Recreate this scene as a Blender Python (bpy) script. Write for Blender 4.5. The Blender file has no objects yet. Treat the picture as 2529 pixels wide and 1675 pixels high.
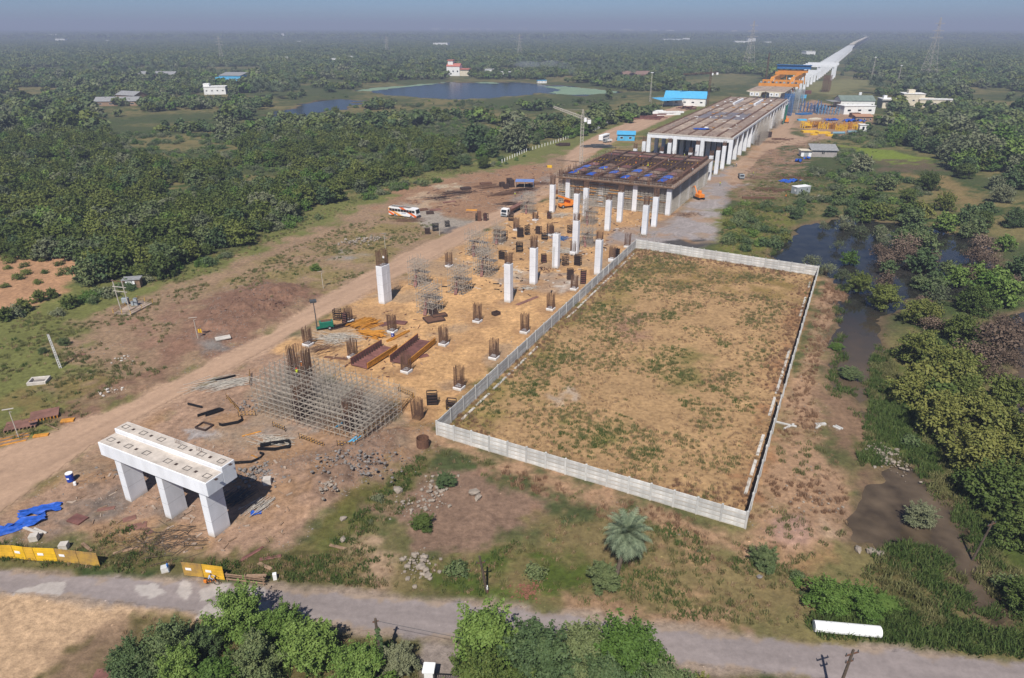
import bpy, math, random
import numpy as np
from mathutils import Vector, Matrix
R = math.radians
SC = bpy.context.scene
COLL = SC.collection
rng = np.random.default_rng(7)
random.seed(7)

# ------------------------------------------------------------------ camera
W, H = 2529., 1675.          # the photograph's size; pixel coordinates below are read off it
FOC, HORIZON, CAM_H = 1686., 68., 60.
PITCH = math.atan((H/2-HORIZON)/FOC)
cam = bpy.data.cameras.new('camera'); cam_o = bpy.data.objects.new('camera', cam); COLL.objects.link(cam_o)
cam.sensor_width = 36; cam.lens = 36*FOC/W; cam.clip_start = 1; cam.clip_end = 60000
cam_o.location = (0, 0, CAM_H); cam_o.rotation_euler = (math.pi/2-PITCH, 0, 0)
SC.camera = cam_o

# ------------------------------------------------------------------ sky, sun, exposure
SUN_EL, SHADOW_AZ = R(52), R(8)             # shadows fall away from the camera, a little to the right
world = bpy.data.worlds.new('World'); SC.world = world; world.use_nodes = True
nt = world.node_tree
sky = nt.nodes.new('ShaderNodeTexSky'); sky.sky_type = 'NISHITA'; sky.sun_disc = False
sky.sun_elevation = SUN_EL; sky.sun_rotation = math.pi+SHADOW_AZ
sky.altitude = 0; sky.air_density = .6; sky.dust_density = .6; sky.ozone_density = 9.0
bg = nt.nodes['Background']; bg.inputs[1].default_value = 0.075
nt.links.new(sky.outputs[0], bg.inputs[0])
sun = bpy.data.lights.new('sun', 'SUN'); sun.energy = 4.8; sun.angle = R(0.6); sun.color = (1, .955, .89)
sun_o = bpy.data.objects.new('sun', sun); COLL.objects.link(sun_o)
sd = Vector((-math.sin(SHADOW_AZ)*math.cos(SUN_EL), -math.cos(SHADOW_AZ)*math.cos(SUN_EL), math.sin(SUN_EL)))
sun_o.rotation_euler = sd.to_track_quat('Z', 'Y').to_euler(); sun_o.location = (0, -50, 120)
SC.view_settings.view_transform = 'Standard'; SC.view_settings.look = 'None'
SC.view_settings.exposure = 0.30; SC.view_settings.gamma = 1
SC.cycles.max_bounces = 5; SC.cycles.diffuse_bounces = 2; SC.cycles.glossy_bounces = 2
SC.cycles.transmission_bounces = 3; SC.cycles.transparent_max_bounces = 6; SC.cycles.volume_bounces = 0
SC.cycles.caustics_reflective = False; SC.cycles.caustics_refractive = False
SC.cycles.use_denoising = True; SC.cycles.sample_clamp_indirect = 4

# ------------------------------------------------------------------ pixel -> place
CP, SP = math.cos(PITCH), math.sin(PITCH)
def P(x, y, z=0.):
    a, b = (x-W/2)/FOC, -(y-H/2)/FOC
    d = (a, CP+b*SP, -SP+b*CP); t = (z-CAM_H)/d[2]
    return Vector((d[0]*t, d[1]*t, z))
def to_px(x, y, z=0.):
    v2 = z-CAM_H; zz = y*CP-v2*SP; uu = y*SP+v2*CP
    return W/2+FOC*x/zz, H/2-FOC*uu/zz
SITE = R(26.7)                                # the works run along this direction
UX, UY = math.sin(SITE), math.cos(SITE)
def S(u, v, z=0.): return Vector((UX*u+UY*v, UY*u-UX*v, z))
def uv_of(p): return (p[0]*UX+p[1]*UY, p[0]*UY-p[1]*UX)

# ------------------------------------------------------------------ noise
_T = rng.random((256, 256))
def vnoise(x, y):
    xi = np.floor(x).astype(int); yi = np.floor(y).astype(int); fx = x-xi; fy = y-yi
    fx = fx*fx*(3-2*fx); fy = fy*fy*(3-2*fy)
    a = _T[xi & 255, yi & 255]; b = _T[(xi+1) & 255, yi & 255]; c = _T[xi & 255, (yi+1) & 255]; d = _T[(xi+1) & 255, (yi+1) & 255]
    return (a*(1-fx)+b*fx)*(1-fy)+(c*(1-fx)+d*fx)*fy
def fbm(x, y, s, o=4, seed=0):
    x = np.asarray(x, float)/s+seed*17.3; y = np.asarray(y, float)/s+seed*31.7; r = 0; a = .5; t = 0
    for k in range(o):
        r = r+a*vnoise(x, y); t += a; a *= .5; x = x*2.03+5.1; y = y*2.03+9.7
    return r/t
def sstep(a, b, x):
    t = np.clip((x-a)/(b-a), 0, 1); return t*t*(3-2*t)
def sdist(poly, x, y):                        # signed distance, positive inside
    n = len(poly); d = np.full(x.shape, 1e18); ins = np.zeros(x.shape, bool)
    for i in range(n):
        x0, y0 = poly[i]; x1, y1 = poly[(i+1) % n]; ex, ey = x1-x0, y1-y0
        t = np.clip(((x-x0)*ex+(y-y0)*ey)/(ex*ex+ey*ey+1e-9), 0, 1)
        d = np.minimum(d, (x-x0-t*ex)**2+(y-y0-t*ey)**2)
        c = ((y0 > y) != (y1 > y)) & (x < ex*(y-y0)/(ey if abs(ey) > 1e-9 else 1e-9)+x0); ins ^= c
    return np.where(ins, 1, -1)*np.sqrt(d)
def gpoly(pts): return [tuple(P(*q)[:2]) for q in pts]

# ------------------------------------------------------------------ mesh helpers
class MB:
    def __init__(s): s.v = []; s.f = []
    def add(s, vs, fs):
        k = len(s.v); s.v += [tuple(q) for q in vs]; s.f += [tuple(i+k for i in f) for f in fs]; return s
    def box(s, x0, y0, z0, x1, y1, z1):
        return s.add([(x0,y0,z0),(x1,y0,z0),(x1,y1,z0),(x0,y1,z0),(x0,y0,z1),(x1,y0,z1),(x1,y1,z1),(x0,y1,z1)],
                     [(0,3,2,1),(4,5,6,7),(0,1,5,4),(1,2,6,5),(2,3,7,6),(3,0,4,7)])
    def bbox(s, x0, y0, z0, x1, y1, z1, c=.04):      # box with chamfered vertical edges and rim
        o = [(x0+c,y0),(x1-c,y0),(x1,y0+c),(x1,y1-c),(x1-c,y1),(x0+c,y1),(x0,y1-c),(x0,y0+c)]
        cx, cy = (x0+x1)/2, (y0+y1)/2
        vs = [(a,b,z0) for a,b in o]+[(a,b,z1-c) for a,b in o]+[(a+(c if a<cx else -c), b+(c if b<cy else -c), z1) for a,b in o]
        fs = [tuple(range(7,-1,-1)), tuple(range(16,24))]
        for r in (0,8): fs += [(r+i, r+(i+1)%8, r+8+(i+1)%8, r+8+i) for i in range(8)]
        return s.add(vs, fs)
    def beam(s, p, q, w, h, up=(0,0,1)):
        p = Vector(p); q = Vector(q); d = (q-p)
        if d.length < 1e-6: return s
        d.normalize(); u = Vector(up)
        if abs(d.dot(u)) > .98: u = Vector((1,0,0))
        a = d.cross(u).normalized()*(w/2); b = a.cross(d).normalized()*(h/2)
        vs = [p-a-b,p+a-b,p+a+b,p-a+b,q-a-b,q+a-b,q+a+b,q-a+b]
        return s.add(vs, [(0,1,2,3),(7,6,5,4),(0,4,5,1),(1,5,6,2),(2,6,7,3),(3,7,4,0)])
    def tube(s, p, q, r, n=4, r2=None, cap=False):
        p = Vector(p); q = Vector(q); d = q-p
        if d.length < 1e-6: return s
        d.normalize(); u = Vector((0,0,1)) if abs(d.z) < .9 else Vector((1,0,0))
        a = d.cross(u).normalized(); b = a.cross(d); r2 = r if r2 is None else r2
        vs = []
        for c, rr in ((p,r),(q,r2)):
            for i in range(n):
                t = 2*math.pi*(i+.5)/n; vs.append(c+a*(math.cos(t)*rr)+b*(math.sin(t)*rr))
        fs = [(i,(i+1)%n,n+(i+1)%n,n+i) for i in range(n)]
        if cap: fs += [tuple(range(n-1,-1,-1)), tuple(range(n,2*n))]
        return s.add(vs, fs)
    def path(s, pts, rs, n=6):
        for i in range(len(pts)-1):
            s.tube(pts[i], pts[i+1], rs[i] if hasattr(rs,'__len__') else rs, n, rs[i+1] if hasattr(rs,'__len__') else rs, True)
        return s
    def prism(s, poly, z0, z1):
        n = len(poly)
        return s.add([(a,b,z0) for a,b in poly]+[(a,b,z1) for a,b in poly],
                     [tuple(range(n-1,-1,-1)), tuple(range(n,2*n))]+[(i,(i+1)%n,n+(i+1)%n,n+i) for i in range(n)])
    def extr(s, poly, axis, a0, a1):          # poly of (x,z) swept along y (axis 1) or of (y,z) along x (axis 0)
        n = len(poly)
        f = (lambda a,b,c: (a,c,b)) if axis == 1 else (lambda a,b,c: (c,a,b))
        return s.add([f(a,b,a0) for a,b in poly]+[f(a,b,a1) for a,b in poly],
                     [tuple(range(n)), tuple(range(2*n-1,n-1,-1))]+[(i,n+i,n+(i+1)%n,(i+1)%n) for i in range(n)])
    def xf(s, M):
        s.v = [tuple(M @ Vector(q)) for q in s.v]; return s
    def mesh(s, name, smooth=False):
        me = bpy.data.meshes.new(name); me.from_pydata(s.v, [], s.f); me.update()
        if smooth: me.polygons.foreach_set('use_smooth', [True]*len(me.polygons))
        return me
def np_mesh(name, V, F):
    me = bpy.data.meshes.new(name); n = len(V); m, k = F.shape
    me.vertices.add(n); me.vertices.foreach_set('co', np.ascontiguousarray(V, np.float32).ravel())
    me.loops.add(m*k); me.loops.foreach_set('vertex_index', np.ascontiguousarray(F, np.int32).ravel())
    me.polygons.add(m); me.polygons.foreach_set('loop_start', np.arange(0, m*k, k, dtype=np.int32))
    me.polygons.foreach_set('loop_total', np.full(m, k, np.int32)); me.update(calc_edges=True); return me
def obj(name, data, mat=None, parent=None, loc=None, rz=None):
    if isinstance(data, MB): data = data.mesh(name)
    o = bpy.data.objects.new(name, data); COLL.objects.link(o)
    if mat is not None and data is not None and not data.materials: data.materials.append(mat)
    if parent is not None: o.parent = parent
    if loc is not None: o.location = loc
    if rz is not None: o.rotation_euler = (0, 0, rz)
    return o
def tag(o, label=None, cat=None, group=None, kind=None):
    if label: o['label'] = label
    if cat: o['category'] = cat
    if group: o['group'] = group
    if kind: o['kind'] = kind
    return o
def thing(name, label, cat, loc=(0,0,0), rz=0., group=None):
    o = bpy.data.objects.new(name, None); COLL.objects.link(o); o.location = loc; o.rotation_euler = (0,0,rz)
    o.empty_display_size = .3
    return tag(o, label, cat, group)
def stuffpart(name, data, mat, parent): return tag(obj(name, data, mat, parent), kind='stuff')
def dup(root, loc, rz=None, label=None, scale=None, group=None):
    r = root.copy(); COLL.objects.link(r); r.location = loc
    if rz is not None: r.rotation_euler = (0,0,rz)
    if scale is not None: r.scale = scale if hasattr(scale,'__len__') else (scale,)*3
    if label: r['label'] = label
    if group: r['group'] = group
    for ch in root.children:
        c = ch.copy(); COLL.objects.link(c); c.parent = r
        for g in ch.children:
            d = g.copy(); COLL.objects.link(d); d.parent = c
    return r

# ------------------------------------------------------------------ materials
def lin(c): return tuple(((v/255.)/12.92 if v/255. <= .04045 else ((v/255.+.055)/1.055)**2.4) for v in c)
K_ALB = .62                                  # lit ground in the photo -> its albedo
def alb(r, g, b, k=K_ALB): return tuple(v*k for v in lin((r,g,b)))
MATS = {}
def mat(name, col, rough=.75, var=.25, scale=1.5, metal=0., bump=0., col2=None, fine=9., spec=.3, stain=None, streak=0., orand=0., joints=0.):
    if name in MATS: return MATS[name]
    m = bpy.data.materials.new(name); m.use_nodes = True; t = m.node_tree; N = t.nodes; L = t.links
    b = N['Principled BSDF']; b.inputs['Roughness'].default_value = rough; b.inputs['Metallic'].default_value = metal
    b.inputs['Specular IOR Level'].default_value = spec
    tc = N.new('ShaderNodeTexCoord'); n1 = N.new('ShaderNodeTexNoise'); n1.inputs['Scale'].default_value = scale; n1.inputs['Detail'].default_value = 6
    n1.inputs['Roughness'].default_value = .62
    L.new(tc.outputs['Object'], n1.inputs['Vector'])
    if streak:
        mp = N.new('ShaderNodeMapping'); mp.inputs['Scale'].default_value = (1,1,streak); L.new(tc.outputs['Object'], mp.inputs['Vector']); L.new(mp.outputs[0], n1.inputs['Vector'])
    cr = N.new('ShaderNodeValToRGB'); e = cr.color_ramp.elements
    c2 = col2 or tuple(min(1, v*(1+var*.8)) for v in col); c1 = tuple(v*(1-var) for v in col)
    e[0].position = .32; e[0].color = (*c1, 1); e[1].position = .68; e[1].color = (*c2, 1)
    L.new(n1.outputs['Fac'], cr.inputs['Fac']); out = cr.outputs['Color']
    if stain:                                 # (height, colour): dirt splashed up from the foot of the thing
        sx = N.new('ShaderNodeSeparateXYZ'); L.new(tc.outputs['Object'], sx.inputs[0])
        ad = N.new('ShaderNodeMath'); ad.operation = 'MULTIPLY_ADD'; ad.inputs[1].default_value = -stain[0]*1.6; L.new(n1.outputs['Fac'], ad.inputs[0]); L.new(sx.outputs['Z'], ad.inputs[2])
        mr = N.new('ShaderNodeMapRange'); mr.inputs['From Min'].default_value = -.2*stain[0]; mr.inputs['From Max'].default_value = -1.1*stain[0]; L.new(ad.outputs[0], mr.inputs['Value'])
        mx = N.new('ShaderNodeMix'); mx.data_type = 'RGBA'; mx.inputs['B'].default_value = (*stain[1], 1); L.new(mr.outputs[0], mx.inputs['Factor']); L.new(out, mx.inputs['A']); out = mx.outputs['Result']
    if joints:                                # shutter joints every few metres up the face
        sz = N.new('ShaderNodeSeparateXYZ'); L.new(tc.outputs['Object'], sz.inputs[0]); dv = N.new('ShaderNodeMath'); dv.operation = 'DIVIDE'; dv.inputs[1].default_value = joints; L.new(sz.outputs['Z'], dv.inputs[0])
        fr = N.new('ShaderNodeMath'); fr.operation = 'FRACT'; L.new(dv.outputs[0], fr.inputs[0]); lt = N.new('ShaderNodeMath'); lt.operation = 'LESS_THAN'; lt.inputs[1].default_value = .035; L.new(fr.outputs[0], lt.inputs[0])
        jm = N.new('ShaderNodeMath'); jm.operation = 'MULTIPLY_ADD'; jm.inputs[1].default_value = -.22; jm.inputs[2].default_value = 1; L.new(lt.outputs[0], jm.inputs[0]); js = N.new('ShaderNodeVectorMath'); js.operation = 'SCALE'; L.new(out, js.inputs[0]); L.new(jm.outputs[0], js.inputs['Scale']); out = js.outputs[0]
    if orand:                                 # pieces differ a little from one another
        oi = N.new('ShaderNodeObjectInfo'); om = N.new('ShaderNodeMath'); om.operation = 'MULTIPLY_ADD'; om.inputs[1].default_value = orand; om.inputs[2].default_value = 1-orand*.6; L.new(oi.outputs['Random'], om.inputs[0]); os_ = N.new('ShaderNodeVectorMath'); os_.operation = 'SCALE'; L.new(out, os_.inputs[0]); L.new(om.outputs[0], os_.inputs['Scale']); out = os_.outputs[0]
    L.new(out, b.inputs['Base Color'])
    if bump:
        n2 = N.new('ShaderNodeTexNoise'); n2.inputs['Scale'].default_value = fine; n2.inputs['Detail'].default_value = 4; L.new(tc.outputs['Object'], n2.inputs['Vector'])
        bp = N.new('ShaderNodeBump'); bp.inputs['Strength'].default_value = bump; bp.inputs['Distance'].default_value = .08
        L.new(n2.outputs['Fac'], bp.inputs['Height']); L.new(bp.outputs[0], b.inputs['Normal'])
    MATS[name] = m; return m
M_WHITE = mat('whitewashed_concrete', (.70,.71,.73), .8, .13, .5, bump=.1, fine=10, stain=(1.1, (.42,.36,.28)), streak=.35, orand=.1, joints=2.4)
M_CONC = mat('bare_concrete', (.50,.46,.41), .85, .22, .8, bump=.12, stain=None)
M_PRECAST = mat('precast_concrete', (.54,.53,.50), .85, .24, 1.1, bump=.1, stain=(.30, (.36,.28,.19)), streak=.5, orand=.32)
M_RUST = mat('rusty_steel', (.135,.068,.042), .8, .35, 3, bump=.1)
M_RUSTD = mat('dark_rusty_steel', (.055,.034,.028), .75, .35, 2.5, bump=.1)
M_REBAR = mat('rebar', (.15,.085,.055), .8, .35, 2)
M_MAROON = mat('oiled_steel_sheet', (.19,.085,.07), .6, .35, .9, bump=.05, orand=.4)
M_GALV = mat('galvanised_tube', (.46,.42,.36), .6, .3, 2)
M_TUBE = mat('weathered_scaffold_tube', (.36,.315,.26), .7, .35, 1.2)
M_BLACK = mat('black_bar', (.012,.012,.014), .6, .3, 3)
M_YEL = mat('yellow_timber_beam', (.52,.23,.035), .65, .3, 2, orand=.5)
M_YPAINT = mat('yellow_paint', (.70,.42,.02), .55, .18, 1.2)
M_ORANGE = mat('orange_paint', (.68,.21,.025), .5, .2, .8)
M_ORANGEG = mat('gantry_orange_paint', (.58,.235,.035), .5, .15, .3)
M_BLUE = mat('blue_tarpaulin', (.02,.09,.42), .5, .3, 1.5, bump=.5, fine=3)
M_BLUESH = mat('blue_sheet_roof', (.09,.40,.66), .45, .12, .5)
M_BLUEP = mat('blue_steel_paint', (.025,.13,.33), .5, .25, 1)
M_GREEN = mat('green_paint', (.01,.14,.09), .45, .2, 2)
M_NET = mat('green_safety_net', (.01,.20,.14), .8, .2, 2)
M_WPAINT = mat('white_paint', (.78,.78,.77), .5, .07, 1)
M_WALLW = mat('white_wall', (.74,.73,.70), .8, .12, .5, stain=(.5, (.45,.38,.30)))
M_CREAM = mat('cream_wall', (.62,.55,.42), .8, .15, .5)
M_PINK = mat('pink_roof_tile', (.45,.16,.12), .8, .2, 1)
M_GLASS = mat('dark_glass', (.015,.018,.022), .12, .2, 1, spec=.6)
M_RUBBER = mat('tyre_rubber', (.018,.018,.018), .9, .2, 4)
M_GREY = mat('grey_paint', (.30,.33,.34), .5, .15, 1)
M_DGREY = mat('dark_grey_steel', (.07,.075,.08), .5, .2, 2)
M_ROOFG = mat('grey_sheet_roof', (.26,.26,.26), .7, .3, 1.2)
M_GREENRF = mat('green_sheet_roof', (.16,.20,.17), .6, .2, .4)
M_WOOD = mat('weathered_board', (.26,.17,.11), .85, .3, 2, bump=.1, orand=.4)
M_PLY = mat('brown_shuttering_board', (.20,.10,.075), .75, .3, .8)
M_ROCK = mat('broken_stone', (.28,.235,.19), .9, .3, 1.5, bump=.4, fine=6)
M_GROCK = mat('grey_rubble', (.20,.18,.165), .9, .35, 1.2, bump=.5, fine=5)
M_DECK = mat('formwork_deck', (.21,.14,.10), .8, .4, .6, bump=.1, orand=.4)
M_SLAB = mat('raw_slab_concrete', (.30,.22,.165), .85, .35, .3, bump=.1, col2=(.46,.36,.28))
M_SLABB = mat('brown_slab_concrete', (.22,.155,.12), .85, .35, .4, bump=.1, col2=(.36,.27,.21))
M_WET = mat('damp_slab_concrete', (.17,.155,.17), .7, .2, .2)
M_SKIN = mat('skin', (.16,.08,.05), .6, .1, 3)
M_BARK = mat('bark', (.10,.075,.055), .9, .35, 3, bump=.4)
# ================================================================== ground
ROAD_T = [(-500,1372),(-300,1385),(0,1403),(300,1420),(600,1437),(850,1458),(1200,1487),(1450,1518),(1690,1547),(2000,1580),(2260,1605),(2529,1632),(2900,1668),(3300,1706)]
ROAD_B = [(3300,1832),(2900,1790),(2529,1745),(2100,1695),(1860,1666),(1400,1618),(1100,1590),(850,1562),(500,1522),(300,1497),(0,1470),(-300,1455),(-500,1445)]
TRACK_L = [(-420,1230),(-200,1165),(0,1105),(140,1062),(300,1000),(450,928),(540,882),(640,835),(790,738),(960,645),(1110,574),(1180,542),(1260,505),(1330,470),(1385,432),(1400,405),(1395,385),(1440,350),(1500,322),(1560,300),(1640,272),(1700,255)]
TRACK_R = [(1735,258),(1680,280),(1600,315),(1540,340),(1480,372),(1440,400),(1430,430),(1395,462),(1335,498),(1262,536),(1150,596),(960,700),(830,768),(640,878),(450,980),(330,1045),(240,1098),(110,1196),(0,1275),(-200,1400),(-420,1500)]
YARD = [(1490,600),(1530,566),(1580,560),(1640,545),(1690,508),(1720,470),(1742,442),(1780,425),(1800,405),(1850,418),(1845,455),(1800,478),(1795,512),(1782,560),(1770,602),(1690,624),(1590,612)]
HAUL = [(1790,430),(1810,404),(1850,372),(1880,345),(1905,318),(1930,292),(1945,272),(1962,252),(1992,256),(1985,285),(1962,308),(1950,332),(1985,338),(2020,326),(2030,335),(1985,358),(1930,362),(1890,385),(1858,420),(1845,450),(1810,460)]
FIELD = [(1080,1045),(1570,614),(2018,682),(1842,1295)]
LAKE = [(880,224),(960,214),(1060,206),(1100,203),(1290,204),(1380,212),(1525,227),(1440,238),(1330,230),(1262,236),(1215,243),(1110,244),(1030,239),(950,233)]
POND = [(632,287),(720,262),(840,245),(905,247),(902,259),(850,271),(780,281),(740,293),(690,291)]
MARSH = [(1935,590),(1990,556),(2080,540),(2200,548),(2300,560),(2400,590),(2460,620),(2440,690),(2380,740),(2300,730),(2240,740),(2180,790),(2175,900),(2130,900),(2120,830),(2080,830),(2065,760),(2085,720),(2050,660),(1990,652),(1940,648),(1905,628)]
RPOOL = [(2440,800),(2529,770),(2620,800),(2620,1040),(2500,1030),(2470,980),(2500,900)]
CREEK = [(2068,770),(2120,740),(2165,800),(2175,900),(2150,960),(2140,1030),(2110,1005),(2100,960),(2060,960),(2055,870)]
PUDDLE = [(2165,1165),(2215,1135),(2270,1140),(2320,1210),(2380,1290),(2420,1370),(2455,1440),(2480,1520),(2400,1500),(2350,1420),(2300,1345),(2230,1320),(2190,1345),(2120,1325),(2100,1285),(2140,1230)]
Z = []
def zone(poly, rgb, feather=1.5, warp=2.5, k=1.0, ws=6., patchy=None, px=True): Z.append((gpoly(poly) if px else poly, alb(*rgb) if max(rgb) > 1 else rgb, feather, warp, k, ws, patchy))
# --- left of the track
zone([(-600,1500),(-600,640),(0,655),(200,690),(300,690),(400,685),(490,640),(620,590),(760,520),(1000,440),(1170,405),(1310,360),(1480,325),(1600,285),(1720,250),(1760,260),(1600,330),(1440,420),(1300,520),(960,690),(640,860),(300,1040),(0,1300)], (126,128,72), 3, 6)
zone([(150,860),(230,790),(400,715),(560,650),(760,572),(960,490),(1060,448),(1180,428),(1300,405),(1420,372),(1440,440),(1300,520),(960,690),(640,860),(420,960),(280,1000),(180,960)], (168,140,112), 4, 7)
zone([(560,700),(700,620),(850,560),(1000,520),(1080,560),(960,640),(800,730),(640,760)], (150,134,86), 3, 8, .75, 9)
zone([(330,800),(420,760),(540,745),(640,760),(560,830),(420,900),(330,880)], (160,126,104), 3, 6, .8)
zone([(0,1080),(120,1040),(240,985),(330,930),(250,900),(100,960),(0,990)], (142,126,78), 3, 6, .8)
zone([(210,985),(330,930),(440,905),(460,930),(330,1000),(200,1060),(90,1100)], (150,118,96), 2.5, 5, .85)
zone([(960,470),(1180,430),(1330,400),(1400,440),(1330,500),(1200,545),(1060,540),(960,515)], (172,134,104), 3, 6, .95)
zone([(-200,622),(0,628),(100,632),(196,636),(203,682),(150,722),(60,762),(0,775),(-200,800)], (196,152,115), 2, 3)
zone([(985,498),(1050,508),(1110,535),(1180,545),(1230,530),(1180,580),(1110,580),(1040,552),(990,530)], (178,166,152), 1.5, 2.5)
zone([(1120,560),(1180,570),(1120,590),(1090,575)], (120,112,108), 1.5, 2)
zone([(1010,480),(1090,470),(1160,480),(1100,510),(1030,520)], (200,172,142), 2, 4, .8)
zone([(1060,460),(1130,452),(1160,470),(1100,478)], (206,186,158), 1.2, 3, .8)
zone([(1200,520),(1260,490),(1330,450),(1400,420),(1400,460),(1300,510)], (160,150,142), 2, 4, .7)
zone([(525,730),(640,690),(760,715),(790,738),(640,830),(545,880),(420,870),(430,830)], (148,114,94), 2.5, 5)
zone([(480,850),(540,838),(560,860),(500,872)], (140,134,128), 1.5, 2.5, .9)
zone([(800,640),(850,620),(900,630),(870,650)], (160,152,142), 2, 3, .8)
# --- the works
zone([(640,872),(830,760),(960,690),(1150,592),(1262,532),(1400,470),(1560,440),(1690,500),(1690,560),(1570,614),(1078,1050),(1000,1046),(930,1000),(800,930)], (222,176,124), 2, 4)
zone([(430,985),(640,868),(800,925),(930,1000),(1010,1046),(1078,1052),(1090,1110),(1000,1160),(860,1240),(770,1290),(720,1360),(560,1384),(250,1352),(0,1340),(-300,1400),(-300,1330),(0,1262),(110,1192),(330,1042)], (182,149,124), 2, 4)
zone([(640,1000),(740,1050),(880,1090),(990,1030),(960,990),(800,940),(650,960)], (166,150,136), 1.5, 4, .8)
zone([(560,1040),(660,1010),(760,1070),(700,1110),(600,1100)], (170,154,140), 1.5, 4, .7)
zone([(700,1130),(900,1090),(1040,1060),(1000,1140),(860,1230),(770,1260),(720,1200)], (154,126,106), 2, 5, .9)
zone([(450,1060),(500,1052),(545,1080),(520,1090),(470,1085)], (190,182,178), .6, 2, .9, 3)
zone([(480,1130),(560,1150),(600,1190),(560,1210)], (185,150,122), 1.5, 3, .7)
zone([(160,1240),(260,1210),(420,1260),(400,1330),(250,1350),(100,1330)], (140,128,118), 2, 4, .7)
zone([(190,1200),(300,1150),(330,1190),(240,1240)], (128,114,104), 1.5, 3, .8)
zone([(940,1160),(1000,1040),(1078,1055),(1060,1110)], (168,130,102), 2, 4, .8)
zone([(880,1020),(1000,980),(1060,1000),(1040,1040),(960,1050)], (205,158,112), 2, 4, .7)
zone([(1220,680),(1330,660),(1440,690),(1380,725),(1260,712)], (188,166,146), 1.5, 4, .8)
zone([(1370,708),(1410,697),(1415,715),(1385,720)], (232,222,210), .5, 1.5, .9, 2)
zone([(1250,660),(1290,672),(1300,680),(1262,684)], (226,210,188), .5, 2, .8, 2)
zone([(1100,655),(1160,648),(1200,655),(1150,668)], (215,196,172), .8, 2, .8, 3)
zone([(905,735),(940,728),(1000,680),(1060,650),(1000,700),(950,740)], (150,138,124), 1.5, 3, .6)
zone(YARD, (170,160,156), 1.5, 2.5)
zone([(1640,530),(1760,470),(1790,520),(1765,590),(1680,600)], (182,172,168), 2, 4, .7)
zone([(1570,614),(1620,600),(1680,592),(1770,590),(1775,604),(1690,626)], (86,82,80), .8, 2, .95, 3)
zone([(1600,545),(1690,505),(1720,520),(1640,560)], (158,132,108), 2, 4, .6)
zone(HAUL, (196,164,136), 1.5, 3)
zone([(1800,470),(1850,425),(1860,390),(1930,365),(2000,350),(1990,400),(1960,430),(1940,470),(1880,495),(1830,500)], (164,132,106), 3, 7, .85)
zone([(1960,300),(1980,258),(2010,246),(2060,262),(2100,275),(2150,282),(2160,300),(2120,322),(2060,345),(2000,350),(1985,330)], (184,150,122), 3, 5, .95)
zone([(1850,450),(1900,430),(1990,440),(2060,480),(1990,520),(1900,540),(1830,545)], (120,118,72), 3, 6, .7)
zone([(1775,520),(1850,500),(1950,510),(1960,560),(1930,620),(1890,640),(1780,618)], (124,124,62), 3, 5)
# --- fields on the right
zone([(2085,360),(2200,372),(2300,392),(2290,415),(2150,400)], (134,150,56), 3, 6, .9)
zone([(2150,390),(2300,395),(2330,420),(2180,430)], (112,98,76), 3, 5, .8)
zone([(2130,430),(2340,430),(2400,470),(2420,510),(2380,520),(2300,450),(2180,460)], (150,128,86), 4, 6, .9)
zone([(1985,205),(2080,196),(2180,200),(2130,215),(2060,235),(1990,230)], (142,138,92), 6, 10, .9)
zone([(1700,270),(1750,215),(1850,205),(1880,190),(1800,185),(1700,200)], (128,124,84), 8, 14, .7)
# --- walled plot and around
zone([(1060,1060),(1850,1320),(2040,690),(2100,730),(2020,900),(2010,1000),(2040,1090),(2095,1200),(2085,1330),(1960,1420),(1830,1400),(1690,1330),(1400,1250),(1200,1150),(1040,1110)], (188,152,120), 2, 4)
zone(FIELD, (194,158,114), .6, .5)
zone([(1090,1040),(1570,640),(1640,660),(1460,800),(1340,900),(1180,1040)], (150,132,78), 4, 9, .7, 10)
zone([(1560,640),(1700,650),(1980,690),(1970,760),(1700,700),(1600,690)], (152,128,76), 3, 7, .75, 8)
zone([(1620,890),(1720,870),(1760,930),(1680,960),(1600,930)], (128,124,66), 3, 6, .55, 7)
zone([(1390,1060),(1460,1040),(1545,1035),(1520,1090),(1420,1110)], (120,120,62), 2, 6, .6, 7)
zone([(1840,1230),(1870,1050),(1960,760),(2000,700),(1985,760),(1905,1050),(1860,1240)], (172,128,92), 1.5, 4, .7, 5)
zone([(1120,1070),(1300,1110),(1600,1190),(1830,1270),(1820,1290),(1600,1210),(1300,1130)], (168,130,94), 1.5, 4, .6, 5)
zone([(1520,785),(1590,780),(1620,830),(1580,860),(1525,850)], (165,128,108), 2, 4, .8)
zone([(1370,970),(1420,960),(1440,985),(1390,995)], (205,190,175), 1, 3, .5, 3)
zone([(1088,1140),(1200,1160),(1370,1225),(1300,1300),(1190,1370),(1010,1380),(985,1300),(900,1260),(950,1200)], (152,124,104), 1.5, 4)
zone([(1180,1150),(1290,1180),(1375,1222),(1310,1240),(1200,1200)], (176,136,110), 1.5, 4, .7)
zone([(830,1260),(960,1170),(1050,1110),(1085,1120),(980,1200),(900,1270),(800,1340),(760,1380),(720,1390)], (112,108,58), 2, 5, .85)
zone([(1910,1285),(1960,1265),(2000,1275),(2005,1330),(1960,1358),(1920,1340)], (188,152,134), 1, 2, .95)
zone([(2020,1260),(2080,1290),(2080,1330),(2030,1340)], (206,176,146), 1.5, 3, .8)
zone([(2000,760),(2060,740),(2085,730),(2050,820),(2040,960),(2020,1050),(2060,1180),(2110,1290),(2060,1310),(2020,1180),(1985,1050),(1990,900)], (182,148,118), 2, 4, .8)
zone([(2030,960),(2110,990),(2160,1040),(2180,1120),(2170,1200),(2110,1200),(2060,1090),(2030,1020)], (152,122,98), 2, 3, .95)
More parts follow.
